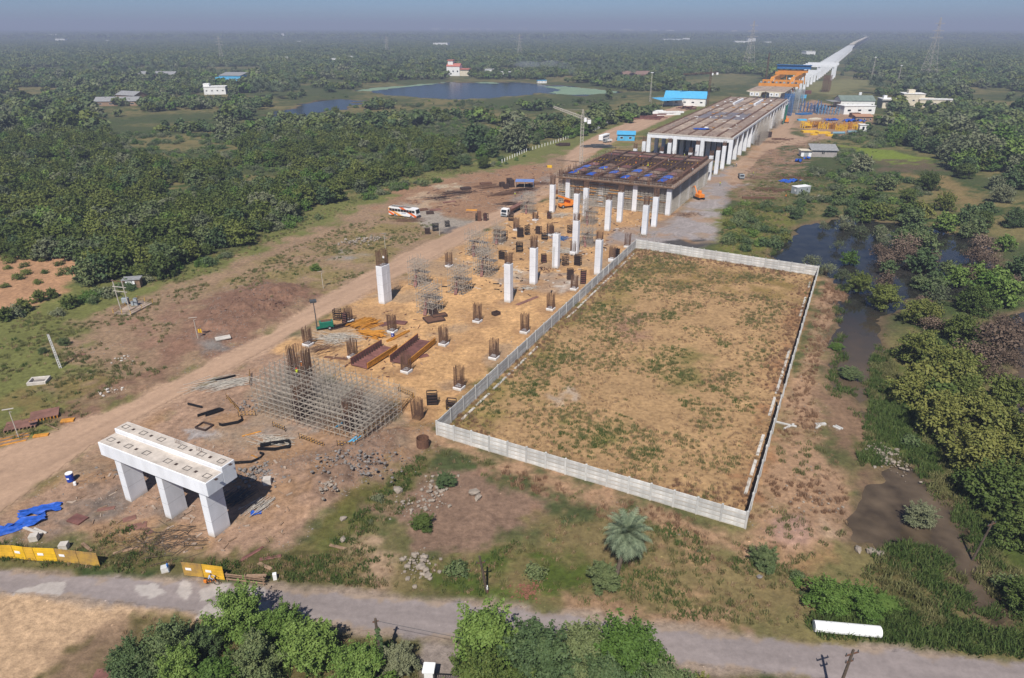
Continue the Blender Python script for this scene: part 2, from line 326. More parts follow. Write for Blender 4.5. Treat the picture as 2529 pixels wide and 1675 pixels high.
# --- verge between the plot and the road
zone([(700,1395),(850,1330),(1000,1380),(1200,1380),(1350,1290),(1480,1260),(1640,1290),(1830,1380),(1990,1400),(2110,1420),(2250,1480),(2529,1560),(2700,1600),(2700,1660),(2260,1602),(1690,1545),(1200,1485),(850,1456)], (140,124,84), 2, 5)
zone([(1000,1400),(1200,1395),(1320,1330),(1450,1350),(1440,1440),(1280,1490),(1100,1472),(1000,1450)], (92,106,46), 2, 5, .8)
zone([(960,1230),(1090,1130),(1110,1150),(1000,1220),(880,1330),(820,1360),(800,1340)], (100,104,52), 2, 4, .7)
zone([(900,1360),(950,1330),(990,1370),(1000,1440),(940,1450)], (190,160,132), 1.5, 3, .8)
zone([(1410,1480),(1700,1520),(1990,1570),(1990,1590),(1690,1552),(1410,1510)], (176,142,112), 1, 3, .9)
zone([(1620,1290),(1700,1310),(1760,1380),(1720,1440),(1660,1400)], (192,152,120), 2, 4, .7)
zone([(1950,1360),(2050,1340),(2090,1380),(2010,1440),(1900,1490),(1880,1450)], (178,138,100), 2, 4, .6)
zone([(2000,1470),(2200,1470),(2529,1560),(2700,1620),(2700,1660),(2260,1600),(2010,1570)], (72,88,36), 2, 4)
zone([(2200,1330),(2330,1320),(2420,1420),(2450,1520),(2300,1480),(2180,1440)], (92,80,48), 2, 4, .9)
zone([(2120,1090),(2280,1080),(2290,1160),(2200,1180),(2130,1150)], (96,108,50), 2, 4, .8)
zone([(2120,880),(2200,870),(2230,1000),(2290,1080),(2200,1090),(2150,1000)], (86,104,46), 2, 4, .85)
zone([(2300,1090),(2380,1200),(2450,1300),(2529,1400),(2529,1560),(2440,1500),(2400,1370),(2330,1270),(2260,1150)], (84,96,42), 2, 4, .9)
zone([(-300,1345),(250,1352),(560,1386),(720,1360),(760,1385),(850,1440),(850,1456),(600,1436),(300,1419),(-300,1384)], (104,98,58), 1.2, 3)
zone([(200,1300),(300,1290),(420,1330),(400,1360),(230,1350)], (104,100,58), 1.2, 3, .7)
# --- south of the road
zone([(-500,1445),(300,1497),(850,1562),(1400,1618),(2529,1745),(2529,2100),(-500,2100)], (110,100,62), 1.2, 3)
zone([(-500,1400),(0,1425),(300,1450),(500,1490),(470,1535),(320,1525),(260,1560),(150,1615),(90,1690),(60,1900),(-500,1900)], (212,178,142), 1, 3)
zone([(260,1540),(330,1525),(300,1580),(220,1640),(240,1690),(110,1690),(160,1620)], (150,124,100), 1.5, 3, .9)
zone([(1030,1575),(1160,1590),(1150,1700),(1040,1700)], (164,150,140), .8, 1.2)
# --- surfaced ways go on last
zone(TRACK_L+TRACK_R, (202,168,140), .8, 1.2)
zone(ROAD_T+ROAD_B, (176,156,138), .8, 1.2)
def inset(T, B, a):
    n = [tuple(P(*q)[:2]) for q in T]; m = [tuple(P(*q)[:2]) for q in B][::-1]
    top = [(t[0]*(1-a)+b[0]*a, t[1]*(1-a)+b[1]*a) for t, b in zip(n, m[-len(n):] if len(m) >= len(n) else m+[m[-1]]*(len(n)-len(m)))]
    return top
_nT = [tuple(P(*q)[:2]) for q in ROAD_T]; _nB = [tuple(P(*q)[:2]) for q in ROAD_B]
zone([(x, y-.7) for x, y in _nT]+[(x, y+.7) for x, y in _nB], alb(166,154,150), .35, .9, px=False, ws=2.5)
for pl in ([(22,1467),(61,1452),(110,1444),(165,1434),(158,1456),(151,1474),(110,1466)], [(337,1449),(384,1442),(395,1454),(413,1463),(370,1485),(334,1463)],
           [(441,1438),(477,1434),(470,1460),(463,1488),(431,1467)], [(531,1442),(571,1442),(560,1467),(520,1478),(492,1488),(492,1463)],
           [(485,1513),(517,1488),(574,1495),(581,1513),(531,1528),(481,1524)], [(617,1449),(657,1456),(657,1474),(610,1481),(589,1470)], [(628,1492),(664,1485),(664,1513),(632,1510)], [(690,1500),(760,1512),(740,1530),(690,1522)]):
    zone(pl, (204,194,186), .12, .45, .92, 1.2)
_tc = [((TRACK_L[i][0]), TRACK_L[i][1]) for i in range(len(TRACK_L))]
MOUNDS = [(640,755,12,1.7,1.0),(560,800,9,1.5,1.),(700,725,8,1.3,1.),(480,840,6,.7,.9),(900,1130,8,1.0,1.2),(830,1190,7,.8,1.2),(960,1100,6,.8,1.),(780,1230,5,.5,1.),
          (1590,585,3.2,.6,.4),(215,1180,5,.7,.6),(270,1190,4,.6,.6),(690,1160,4,.6,.8),(1962,1312,4.5,.45,.3),(1730,612,7,1.4,.2),(340,955,6,.5,.9),(260,1010,5,.4,.8),(960,945,5,.5,.6),(1020,1010,4,.4,.6)]
MND = [(P(a,b)[0], P(a,b)[1], r, h, k) for a,b,r,h,k in MOUNDS]
WATER = [gpoly(q) for q in (MARSH, CREEK, PUDDLE, RPOOL)]
WFAR = [gpoly(q) for q in (LAKE, POND)]
ROADP = gpoly(ROAD_T+ROAD_B); TRACKP = gpoly(TRACK_L+TRACK_R); YARDP = gpoly(YARD); HAULP = gpoly(HAUL); FIELDP = gpoly(FIELD)
SITEP = gpoly([(430,985),(640,868),(960,690),(1262,532),(1400,400),(1560,330),(1900,230),(1960,260),(1850,420),(1790,600),(1570,614),(1078,1052),(1000,1160),(770,1290),(560,1384),(0,1340),(0,1262)])
EARTH = [tuple(P(*q)[:2]) for q in ((1253,744), (1315,700), (1367.5,660), (1420,626), (1470,676), (1408,546), (1441,533), (1498,569), (1530,548), (1588,580), (1615,560), (1362,524), (1402,503), (1478,509), (1562,521), (1645,531), (761,853), (872,884), (969,821), (1004,920), (1096,852), (1179,795), (1296,822), (1220,886), (1134,960), (1360,765), (1418,716), (1109,659), (1032,1036), (1511,646), (1549,611), (1416,628), (1456,598), (1275,569), (861,795), (1322,545), (1357,582), (1227,595))]      # earth turned over round each column and cage
def _near(poly, x, y, m=15):
    a = np.array(poly); return (x > a[:,0].min()-m) & (x < a[:,0].max()+m) & (y > a[:,1].min()-m) & (y < a[:,1].max()+m)
def terrain(x, y):
    x = np.asarray(x, float); y = np.asarray(y, float)
    n1 = fbm(x, y, 14, 4, 1); n2 = fbm(x, y, 3.2, 4, 2); n3 = fbm(x, y, 60, 3, 3); n4 = fbm(x, y, 1.1, 3, 4)
    scrub = np.array(alb(88,96,58)); scrub2 = np.array(alb(140,128,84)); scrub3 = np.array(alb(70,86,44))
    w = sstep(.42, .62, n3*.6+n1*.4)[:,None]; col = scrub*(1-w)+scrub2*w
    w = sstep(.5, .66, n2*.5+n1*.5)[:,None]; col = col*(1-w)+scrub3*w
    z = np.zeros(x.shape)
    for poly, rgb, f, wp, k, ws, patchy in Z:
        s = _near(poly, x, y, 4*f+2*wp)
        if not s.any(): continue
        xs, ys = x[s], y[s]
        d = sdist(poly, xs, ys)+(fbm(xs, ys, ws, 4, 5)-.5)*2.6*wp+(fbm(xs, ys, ws*.22, 2, 15)-.5)*.9*wp
        w = sstep(-f, f, d)*k
        if k < .9: w = w*sstep(.22, .62, fbm(xs, ys, ws*.55, 4, 6))*1.25
        w = np.clip(w, 0, 1)[:,None]; col[s] = col[s]*(1-w)+np.array(rgb)*w
    for ex, ey in EARTH:
        s = (abs(x-ex) < 9) & (abs(y-ey) < 9)
        if s.any():
            r_ = np.hypot(x[s]-ex, y[s]-ey)+(fbm(x[s], y[s], 2.5, 3, 71)-.5)*5; w = (sstep(4.2, 1.6, r_)*.55)[:,None]; col[s] = col[s]*(1-w)+np.array(alb(172,132,98))*w
    # relief
    dw = np.full(x.shape, -1e3)
    for poly in WATER:
        s = _near(poly, x, y, 12)
        if s.any(): dw[s] = np.maximum(dw[s], sdist(poly, x[s], y[s])+(fbm(x[s], y[s], 5, 3, 9)-.5)*6)
    for poly in WFAR:
        s = _near(poly, x, y, 60)
        if s.any(): dw[s] = np.maximum(dw[s], sdist(poly, x[s], y[s])+(fbm(x[s], y[s], 30, 4, 9)-.5)*42)
    flat = np.zeros(x.shape)
    for poly in (ROADP, TRACKP, YARDP, HAULP):
        s = _near(poly, x, y, 4)
        if s.any(): flat[s] = np.maximum(flat[s], sstep(-1.2, .6, sdist(poly, x[s], y[s])))
    z = ((n2-.5)*.22+(n4-.5)*.10)*(1-.85*flat)
    for mx, my, r, h, k in MND:
        q = ((x-mx)**2+(y-my)**2)/(r*r); s = q < 4
        if s.any():
            a = np.exp(-q[s]*1.6)*h*(.55+.9*fbm(x[s], y[s], 3.0, 3, 11)); z[s] += a*(1-flat[s])+np.minimum(1, a)*k*(fbm(x[s], y[s], 1.3, 3, 12)-.5)*1.3*(1-flat[s])
    sh = sstep(-1.2, 1.6, dw); z = z*(1-sh)-.75*sh
    mud = np.clip(sstep(-3.5, .2, dw), 0, 1)[:,None]*.75
    col = col*(1-mud)+np.array(alb(128,104,84))*mud
    deep = sstep(.3, 1.6, dw)[:,None]; col = col*(1-deep)+np.array((.035,.032,.026))*deep
    # pieces of darker and paler soil, broken with fine grain
    g = ((.84+.34*n2)*(.86+.30*n4)*(.90+.20*n1)-1)*(1-.65*flat)+1; col = col*g[:,None]
    return z, np.clip(col, 0.004, .9), dw, flat
# --- track lines: wheel ruts on the dirt track and churned ground on the left
def ruts(x, y, col):
    u, v = x*UX+y*UY, x*UY-y*UX
    f = fbm(u/9, v*1.5, 1.6, 4, 21); w = np.zeros(x.shape)
    for poly, k in ((TRACKP, 1.), (ROADP, 0.), (HAULP, .6)):
        s = _near(poly, x, y, 2)
        if s.any(): w[s] = np.maximum(w[s], k*sstep(-1, 1.5, sdist(poly, x[s], y[s])))
    s = _near(ROADP, x, y, 2)
    if s.any():                                # the road's own lengthwise wear
        t = x[s]*.985-y[s]*.17; q = x[s]*.17+y[s]*.985; g = fbm(t/14, q*1.3, 1.3, 3, 23); a = sstep(-.5, .8, sdist(ROADP, x[s], y[s])); col[s] = col[s]*(1+.22*a*(g-.5)*1.6)[:,None]
    s = _near(SITEP, x, y, 2)
    if s.any():
        xs, ys = x[s], y[s]; a = (fbm(xs, ys, 30, 2, 51)-.5)*3.2+SITE; uu = xs*np.sin(a)+ys*np.cos(a); vv = xs*np.cos(a)-ys*np.sin(a); h = fbm(uu/11, vv*1.1, 1.5, 4, 52)
        b = sstep(-1, 3, sdist(SITEP, xs, ys)); col[s] = col[s]*(1+.42*b*(h-.5)*1.5)[:,None]
        d = sstep(.50, .68, fbm(xs, ys, 7, 4, 53))*b*.6; col[s] = col[s]*(1-d[:,None])+np.array(alb(186,146,106))*d[:,None]
        d = sstep(.60, .70, fbm(xs, ys, 9, 4, 54))*b*.6; col[s] = col[s]*(1-d[:,None])+np.array(alb(178,154,128))*d[:,None]
    return col*(1+.26*w*(f-.5)*1.6)[:,None]

GM = bpy.data.materials.new('ground_soil'); GM.use_nodes = True
GR = bpy.data.materials.new('worn_surface'); GR.use_nodes = True
def _gm(M_, amp, bmp, peb):
    t = M_.node_tree; N = t.nodes; L = t.links; b = N['Principled BSDF']; b.inputs['Roughness'].default_value = .95; b.inputs['Specular IOR Level'].default_value = .15
    at = N.new('ShaderNodeAttribute'); at.attribute_name = 'Col'; tc = N.new('ShaderNodeTexCoord')
    def nz(s, d, r=.6):
        n = N.new('ShaderNodeTexNoise'); n.inputs['Scale'].default_value = s; n.inputs['Detail'].default_value = d; n.inputs['Roughness'].default_value = r; L.new(tc.outputs['Object'], n.inputs['Vector']); return n
    a = nz(1.1, 9, .72); r1 = N.new('ShaderNodeMapRange'); r1.inputs['From Min'].default_value = .3; r1.inputs['From Max'].default_value = .7; r1.inputs['To Min'].default_value = 1-amp; r1.inputs['To Max'].default_value = 1+amp; L.new(a.outputs['Fac'], r1.inputs['Value'])
    m = N.new('ShaderNodeVectorMath'); m.operation = 'SCALE'; L.new(at.outputs['Color'], m.inputs[0]); L.new(r1.outputs[0], m.inputs['Scale'])
    # scattered pale stones and dark specks
    vo = N.new('ShaderNodeTexVoronoi'); vo.inputs['Scale'].default_value = .75; vo.inputs['Randomness'].default_value = 1; L.new(tc.outputs['Object'], vo.inputs['Vector'])
    c2 = nz(.12, 2); th = N.new('ShaderNodeMath'); th.operation = 'MULTIPLY_ADD'; th.inputs[1].default_value = .22; th.inputs[2].default_value = -.04; L.new(c2.outputs['Fac'], th.inputs[0])
    lt = N.new('ShaderNodeMath'); lt.operation = 'LESS_THAN'; L.new(vo.outputs['Distance'], lt.inputs[0]); L.new(th.outputs[0], lt.inputs[1])
    se = N.new('ShaderNodeSeparateColor'); L.new(vo.outputs['Color'], se.inputs[0])
    gt = N.new('ShaderNodeMath'); gt.operation = 'GREATER_THAN'; gt.inputs[1].default_value = .74; L.new(se.outputs[0], gt.inputs[0])
    mu = N.new('ShaderNodeMath'); mu.operation = 'MULTIPLY'; L.new(lt.outputs[0], mu.inputs[0]); L.new(gt.outputs[0], mu.inputs[1])
    ad = N.new('ShaderNodeMath'); ad.operation = 'MULTIPLY_ADD'; ad.inputs[1].default_value = peb; ad.inputs[2].default_value = 1; L.new(mu.outputs[0], ad.inputs[0])
    m2 = N.new('ShaderNodeVectorMath'); m2.operation = 'SCALE'; L.new(m.outputs[0], m2.inputs[0]); L.new(ad.outputs[0], m2.inputs['Scale']); L.new(m2.outputs[0], b.inputs['Base Color'])
    bn = nz(2.2, 7, .7); bp = N.new('ShaderNodeBump'); bp.inputs['Strength'].default_value = bmp; bp.inputs['Distance'].default_value = .22; L.new(bn.outputs['Fac'], bp.inputs['Height']); L.new(bp.outputs[0], b.inputs['Normal'])
_gm(GM, .42, .75, .75); _gm(GR, .16, .18, .2)
def set_col(me, col):
    a = me.color_attributes.new('Col', 'FLOAT_COLOR', 'POINT'); c = np.ones((len(col), 4), np.float32); c[:,:3] = col; a.data.foreach_set('color', c.ravel())
def grid_idx(ny, nx):
    i = np.arange(ny*nx).reshape(ny, nx); return np.stack([i[:-1,:-1].ravel(), i[:-1,1:].ravel(), i[1:,1:].ravel(), i[1:,:-1].ravel()], 1)
def build_ground():
    ys = [26.]
    while ys[-1] < 16000: ys.append(ys[-1]+max(.34, ys[-1]*.0066))
    ys = np.array(ys); nx = 460; s = np.linspace(-1, 1, nx)
    X = s[None,:]*(ys*.92+14)[:,None]; Y = np.repeat(ys[:,None], nx, 1); x, y = X.ravel(), Y.ravel()
    z, col, dw, flat = terrain(x, y); col = ruts(x, y, col)
    o = obj('ground', np_mesh('ground', np.stack([x, y, z], 1), grid_idx(len(ys), nx)), GM); set_col(o.data, col); o.data.polygons.foreach_set('use_smooth', np.ones(len(o.data.polygons), bool))
    tag(o, 'bare brown and grassy ground of the building site and fields', kind='structure')
build_ground()
def sheet(name, poly, step, dz, label, edge=.0):
    a = np.array(poly); xs = np.arange(max(a[:,0].min(),-200), min(a[:,0].max(),400), step); ys = np.arange(max(a[:,1].min(),26), a[:,1].max(), step)
    X, Y = np.meshgrid(xs, ys); x, y = X.ravel(), Y.ravel()
    d = sdist(poly, x, y); F = grid_idx(len(ys), len(xs)); F = F[(d[F] > edge).all(1)]
    used = np.unique(F); mp = np.full(len(x), -1); mp[used] = np.arange(len(used)); x, y = x[used], y[used]
    z, col, dw, flat = terrain(x, y); col = ruts(x, y, col)
    o = obj(name, np_mesh(name, np.stack([x, y, z+dz], 1), mp[F]), GR); set_col(o.data, col); o.data.polygons.foreach_set('use_smooth', np.ones(len(o.data.polygons), bool))
    return tag(o, label, kind='structure')
sheet('road', ROADP, .22, .05, 'patched grey asphalt road across the foreground', .45)
sheet('dirt_track', TRACKP, .42, .045, 'wide dusty dirt track running along the left of the works', .5)
sheet('gravel_yard', YARDP, .45, .05, 'grey gravel yard beside the columns', .5)
sheet('haul_path', HAULP, .7, .06, 'sandy haul path beside the long concrete hall', .5)

# --- water
WM = bpy.data.materials.new('still_water'); WM.use_nodes = True
def _wm(M, colr, rough, spec=.5, turbid=None):
    t = M.node_tree; N = t.nodes; L = t.links; b = N['Principled BSDF']; b.inputs['Base Color'].default_value = (*colr, 1); b.inputs['Roughness'].default_value = rough; b.inputs['IOR'].default_value = 1.33; b.inputs['Specular IOR Level'].default_value = spec
    tc = N.new('ShaderNodeTexCoord'); n = N.new('ShaderNodeTexNoise'); n.inputs['Scale'].default_value = .25; n.inputs['Detail'].default_value = 5; L.new(tc.outputs['Object'], n.inputs['Vector'])
    cr = N.new('ShaderNodeValToRGB'); cr.color_ramp.elements[0].position = .35; cr.color_ramp.elements[1].position = .7
    cr.color_ramp.elements[0].color = (*[c*.6 for c in colr], 1); cr.color_ramp.elements[1].color = (*[c*1.5 for c in colr], 1); L.new(n.outputs['Fac'], cr.inputs['Fac']); L.new(cr.outputs[0], b.inputs['Base Color'])
    if turbid:                                # silt carried in the shallow end
        sx = N.new('ShaderNodeSeparateXYZ'); L.new(tc.outputs['Object'], sx.inputs[0]); ma = N.new('ShaderNodeMath'); ma.operation = 'MULTIPLY_ADD'; ma.inputs[1].default_value = 40; L.new(n.outputs['Fac'], ma.inputs[0]); L.new(sx.outputs['Y'], ma.inputs[2])
        mr = N.new('ShaderNodeMapRange'); mr.inputs['From Min'].default_value = turbid[0]+20; mr.inputs['From Max'].default_value = turbid[1]+20; L.new(ma.outputs[0], mr.inputs['Value']); mx = N.new('ShaderNodeMix'); mx.data_type = 'RGBA'; mx.inputs['A'].default_value = (.10,.072,.046,1); L.new(mr.outputs[0], mx.inputs['Factor']); L.new(cr.outputs[0], mx.inputs['B']); L.new(mx.outputs['Result'], b.inputs['Base Color'])
    bp = N.new('ShaderNodeBump'); bp.inputs['Strength'].default_value = .05; bp.inputs['Distance'].default_value = .05; n2 = N.new('ShaderNodeTexNoise'); n2.inputs['Scale'].default_value = 1.5; L.new(tc.outputs['Object'], n2.inputs['Vector']); L.new(n2.outputs['Fac'], bp.inputs['Height']); L.new(bp.outputs[0], b.inputs['Normal'])
_wm(WM, (.022,.022,.018), .06, .42, (112,150))
WB = bpy.data.materials.new('muddy_water'); WB.use_nodes = True; _wm(WB, (.085,.062,.040), .05)
WL = bpy.data.materials.new('lake_water'); WL.use_nodes = True; _wm(WL, (.02,.024,.023), .2, .13)
def water(name, poly, z, m, label, grow):
    a = np.array(poly); c = a.mean(0); me = MB()
    b = [tuple(c+(q-c)*(1+grow/np.hypot(*(q-c)))) for q in a]
    me.add([(q[0], q[1], z) for q in b], [tuple(range(len(b)))])
    return tag(obj(name, me, m), label, kind='structure')
_mw = gpoly([q for q in MARSH if q not in ((2175,900),(2130,900),(2120,830),(2080,830),(2065,760))][:12]+[(2190,790),(2195,900),(2170,970),(2160,1050),(2100,1030),(2085,975),(2040,975),(2030,870),(2045,760),(2060,720)]+[(2050,665),(1990,655),(1940,655),(1890,632)])
water('marsh_water', _mw, -.30, WM, 'dark flooded marsh and silty creek water right of the plot', 2)
water('pool_water', WATER[3], -.30, WM, 'dark pool behind the bank trees at the right edge', 2)
water('puddle_water', WATER[2], -.24, WB, 'muddy puddle water at the lower right', 2)
water('lake', WFAR[0], -.35, WL, 'blue grey lake beyond the plantation', 14)
water('pond', WFAR[1], -.38, WL, 'narrow pond in front of the lake', 8)
WEEDM = mat('pale_water_weed', (.18,.255,.165), .8, .2, .08)
for nm, pl, lb in (('water_weed', [(876,224),(930,216),(1010,209),(1085,202),(1102,204),(1040,211),(960,219),(905,226)], 'pale green water weed along the left rim of the lake'),
                   ('water_weed', [(1340,213),(1400,213),(1470,219),(1528,227),(1470,233),(1400,234),(1352,229),(1390,222)], 'wide pale green water weed at the right end of the lake'),
                   ('water_weed', [(1310,241),(1345,237),(1362,241),(1345,248),(1315,247)], 'small pale weed patch in the near corner of the lake'),
                   ('water_weed', [(1160,201),(1220,203),(1240,206),(1180,205)], 'thin weed strip along the far shore of the lake')):
    g = gpoly(pl); q = []
    for i in range(len(g)):
        x0, y0 = g[i]; x1, y1 = g[(i+1) % len(g)]
        for k in range(8):
            t = k/8; q.append((x0+(x1-x0)*t+random.uniform(-2.5,2.5), y0+(y1-y0)*t+random.uniform(-4,4)))
    tag(obj(nm, MB().add([(a, b, -.28) for a, b in q], [tuple(range(len(q)))]), WEEDM), lb, kind='stuff')
def gz(x, y): return float(terrain(np.array([x]), np.array([y]))[0][0])
def G(px, py, dz=0.):                         # point on the ground under a pixel
    p = P(px, py); return Vector((p.x, p.y, gz(p.x, p.y)+dz))
# ================================================================== the works: columns and starter cages
ORD = ['nearest','second','third','fourth','fifth','sixth','seventh','eighth','ninth','tenth','eleventh','twelfth','thirteenth','fourteenth','fifteenth','sixteenth']
LINE = {-95.3: 'line of columns beside the dirt track', -82.8: 'second line from the dirt track', -69.6: 'second line from the boundary wall', -57.4: 'line of columns nearest the boundary wall'}
def near_line(v): return min(LINE, key=lambda q: abs(q-v))
CW = 1.66
def bars(w, d, z0, z1, n, r, jit=.35, seed=0):
    rr = random.Random(seed); m = MB(); pts = []
    for i in range(n):
        t = (i+.5)/n
        pts += [(-w/2+w*t, -d/2), (-w/2+w*t, d/2), (-w/2, -d/2+d*t), (w/2, -d/2+d*t)]
    for x, y in pts:
        m.tube((x+rr.uniform(-.02,.02), y+rr.uniform(-.02,.02), z0), (x+rr.gauss(0,.05), y+rr.gauss(0,.05), z1-abs(rr.gauss(0,jit))), r, 4)
    return m
def ties(m, w, d, zs, r):
    for z in zs:
        c = [(-w/2,-d/2,z),(w/2,-d/2,z),(w/2,d/2,z),(-w/2,d/2,z)]
        for i in range(4): m.tube(c[i], c[(i+1)%4], r, 4)
    return m
_cols = {}
def shaft_mesh(h, w=CW):
    k = ('s', round(h,1), w)
    if k not in _cols: _cols[k] = MB().bbox(-w/2,-w/2,-.4,w/2,w/2,h,.07).mesh('shaft')
    return _cols[k]
def cage_mesh(seed, h, w=CW, n=7):
    k = ('c', seed%4, round(h,1), w)
    if k not in _cols: _cols[k] = ties(bars(w*.86, w*.86, 0, h, n, .042, .35, seed), w*.86, w*.86, [i*.45 for i in range(1, int(h*.5/.45)+1)], .03).mesh('rebar_cage')
    return _cols[k]
COLS = [  # base px, white height, bars above it
 (1253,744,9.6,2.7),(1315,700,9.6,3.1),(1367.5,660,9.6,.7),(1420,626,9.8,2.2),(1470,676,9.5,2.4),(1408,546,9.6,2.2),(1441,533,9.8,2.8),(1498,569,9.9,1.8),(1530,548,10.0,2.6),
 (1588,580,9.6,3.0),(1615,560,9.9,3.1),(1362,524,9.8,3.6),(1402,503,9.6,0),(1478,509,9.7,0),(1562,521,9.6,0),(1645,531,9.3,0)]
def put_column(p, h, hb, label, seed, w=CW):
    t = thing('concrete_column', label, 'column', (p.x, p.y, 0), -SITE, 'white columns of the works')
    obj('shaft', shaft_mesh(h, w), M_WHITE, t)
    if hb > .2:
        c = stuffpart('rebar_cage', cage_mesh(seed, hb, w), M_REBAR, t); c.location.z = h
    return t
allc = []
for i, (x, y, h, hb) in enumerate(COLS):
    u, v = uv_of(P(x, y)); allc.append((near_line(v), u, h, hb))
for k in range(4): allc.append((-57.4, 248.5+14*k, 9.3, 0))
for u, h, hb, v in ((303,10.4,2.3,-57.4),(317.5,10.5,1.8,-57.4),(331.5,10.5,2.4,-57.4),(303,7.2,2.2,-69.6),(317.5,8.6,2.5,-69.6),(331.5,10.2,2.2,-69.6),(303,6.8,2.4,-82.8),(317.5,8.2,2.4,-82.8),(331.5,10.2,2.4,-82.8),(303,6.4,3.4,-97),(317.5,8.6,2.6,-97),(331.5,10,2.4,-97)):
    allc.append((near_line(v), u, h, hb))
seq = {}
for i, (v, u, h, hb) in enumerate(sorted(allc, key=lambda q: (q[0], q[1]))):
    k = seq.setdefault(v, 0); seq[v] += 1
    c = put_column(S(u, v), h, hb, f'white concrete column, {ORD[k]} from the road in the {LINE[v]}', i)
    if v == -69.6 and abs(u-164) < 3:
        m = MB()
        for dx in (-.55, -.1): m.tube((dx, -.98, 0), (dx, -.90, 6.2), .035)
        for q in range(20): m.tube((-.55, -.97+q*.004, .3*q+.2), (-.1, -.97+q*.004, .3*q+.2), .025)
        lad = tag(obj('ladder', m, M_GALV), 'thin grey ladder leaning on a white column of the middle row', 'ladder'); lad.matrix_world = Matrix.Translation(c.location) @ Matrix.Rotation(-SITE, 4, 'Z')
# the split column by the track
p = P(952, 746); t = thing('concrete_column', 'split white column with two halves and tall rusty bars beside the dirt track', 'column', (p.x, p.y, 0), -SITE, 'white columns of the works')
for s in (0, 1):
    q = obj('shaft', MB().bbox(-.85, -1.55+s*1.6, -.4, .85, 0+s*1.6, 9.4-.1*s, .06), M_WHITE, t)
c = stuffpart('rebar_cage', ties(bars(1.4, 2.8, 9.3, 13.3, 9, .042, .3, 3), 1.4, 2.8, [9.8,10.4], .03), M_REBAR, t)
obj('sign_plate', MB().box(.9, -.9, 11.4, 1.35, -.85, 11.9), M_WPAINT, t)

STUBS = [(761,853,4.2),(872,884,4.2),(969,821,4.2),(1004,920,4.2),(1096,852,4.4),(1179,795,4.7),(1296,822,4.6),(1220,886,4.4),(1134,960,4.7),(1360,765,4.3),(1418,716,4.1),(1109,659,4.2),(1032,1036,3.9),(1511,646,4.6),(1549,611,4.5),(1416,628,4.4),(1456,598,4.6),(1275,569,4.4),(861,795,3.7),(1322,545,3.2),(1357,582,4.3),(1227,595,4.3)]
st = sorted([(near_line(uv_of(P(a,b))[1]), uv_of(P(a,b))[0], h, (a,b)) for a,b,h in STUBS]); seq = {}
for i, (v, u, h, pxy) in enumerate(st):
    k = seq.setdefault(v, 0); seq[v] += 1; p = P(*pxy); g = gz(p.x, p.y)
    t = thing('starter_cage', f'rusty starter cage, {ORD[k]} from the road in the {LINE[v]}', 'rebar cage', (p.x, p.y, g), -SITE, 'rebar starter cages of unbuilt columns')
    kh = .55 if pxy[0] not in (1511,1456,1416) else 1.0
    if pxy[0] != 1032: obj('kicker_block', shaft_mesh(kh, 1.75), M_WHITE, t)
    c = stuffpart('rebar_cage', cage_mesh(i, h-.3, 1.7, 7), M_REBAR, t); c.location.z = .25

# ================================================================== near portal pier
pc = (P(512.5,1326)+P(571,1299)+P(341,1231)+P(381,1207))/4
t = thing('portal_pier', 'white three legged concrete portal pier with stepped top beam beside the track', 'pier', (0,0,0), 0)
u0, v0 = 44.9, -82.9
M0 = Matrix.Translation(S(u0, v0)) @ Matrix.Rotation(-SITE, 4, 'Z')
t.matrix_world = M0
for k in range(3): obj('leg', MB().bbox(-.05+8.1*k, 0, -.4, 1.15+8.1*k, 2.65, 7.6, .05), M_WHITE, t)
obj('cap_beam', MB().bbox(-1.7, -.55, 7.35, 18.7, 2.05, 9.35, .05), M_WHITE, t)
b = obj('cap_step', MB().bbox(-1.7, 2.053, 7.35, 18.7, 4.1, 10.05, .05), M_WHITE, t)
MT = mat('cap_top_concrete', (.50,.44,.38), .9, .25, .7, bump=.15)
obj('top_bed', MB().box(-1.6, -.45, 9.352, 18.6, 2.04, 9.362), MT, t)
obj('top_bed', MB().box(-1.6, 2.16, 10.052, 18.6, 4.0, 10.062), MT, t)
for k in range(6):
    x = -.6+3.55*k+(.5 if k > 2 else 0)
    for (y, z) in ((.35, 9.36), (2.75, 10.06)):
        m = MB()
        for a, b2, c2, d2 in ((-.5,-.4,.5,-.32),(-.5,.32,.5,.4),(-.5,-.32,-.42,.32),(.42,-.32,.5,.32)): m.box(x+a, y+.3+b2, z, x+c2, y+.3+d2, z+.07)
        obj('bearing_upstand', m, M_GROCK, t)
        if k not in (2,): obj('pocket', MB().box(x+1.35, y+.1, z, x+1.75, y+.5, z+.035), M_RUSTD, t)
for x, z in ((8.9,10.1),(12.9,10.1)):
    m = MB()
    for j in range(4): m.tube((x+j*.3, 3.3, z), (x+j*.3-.2, 3.5, z+.5), .03)
    stuffpart('bar_ends', m, M_REBAR, t)

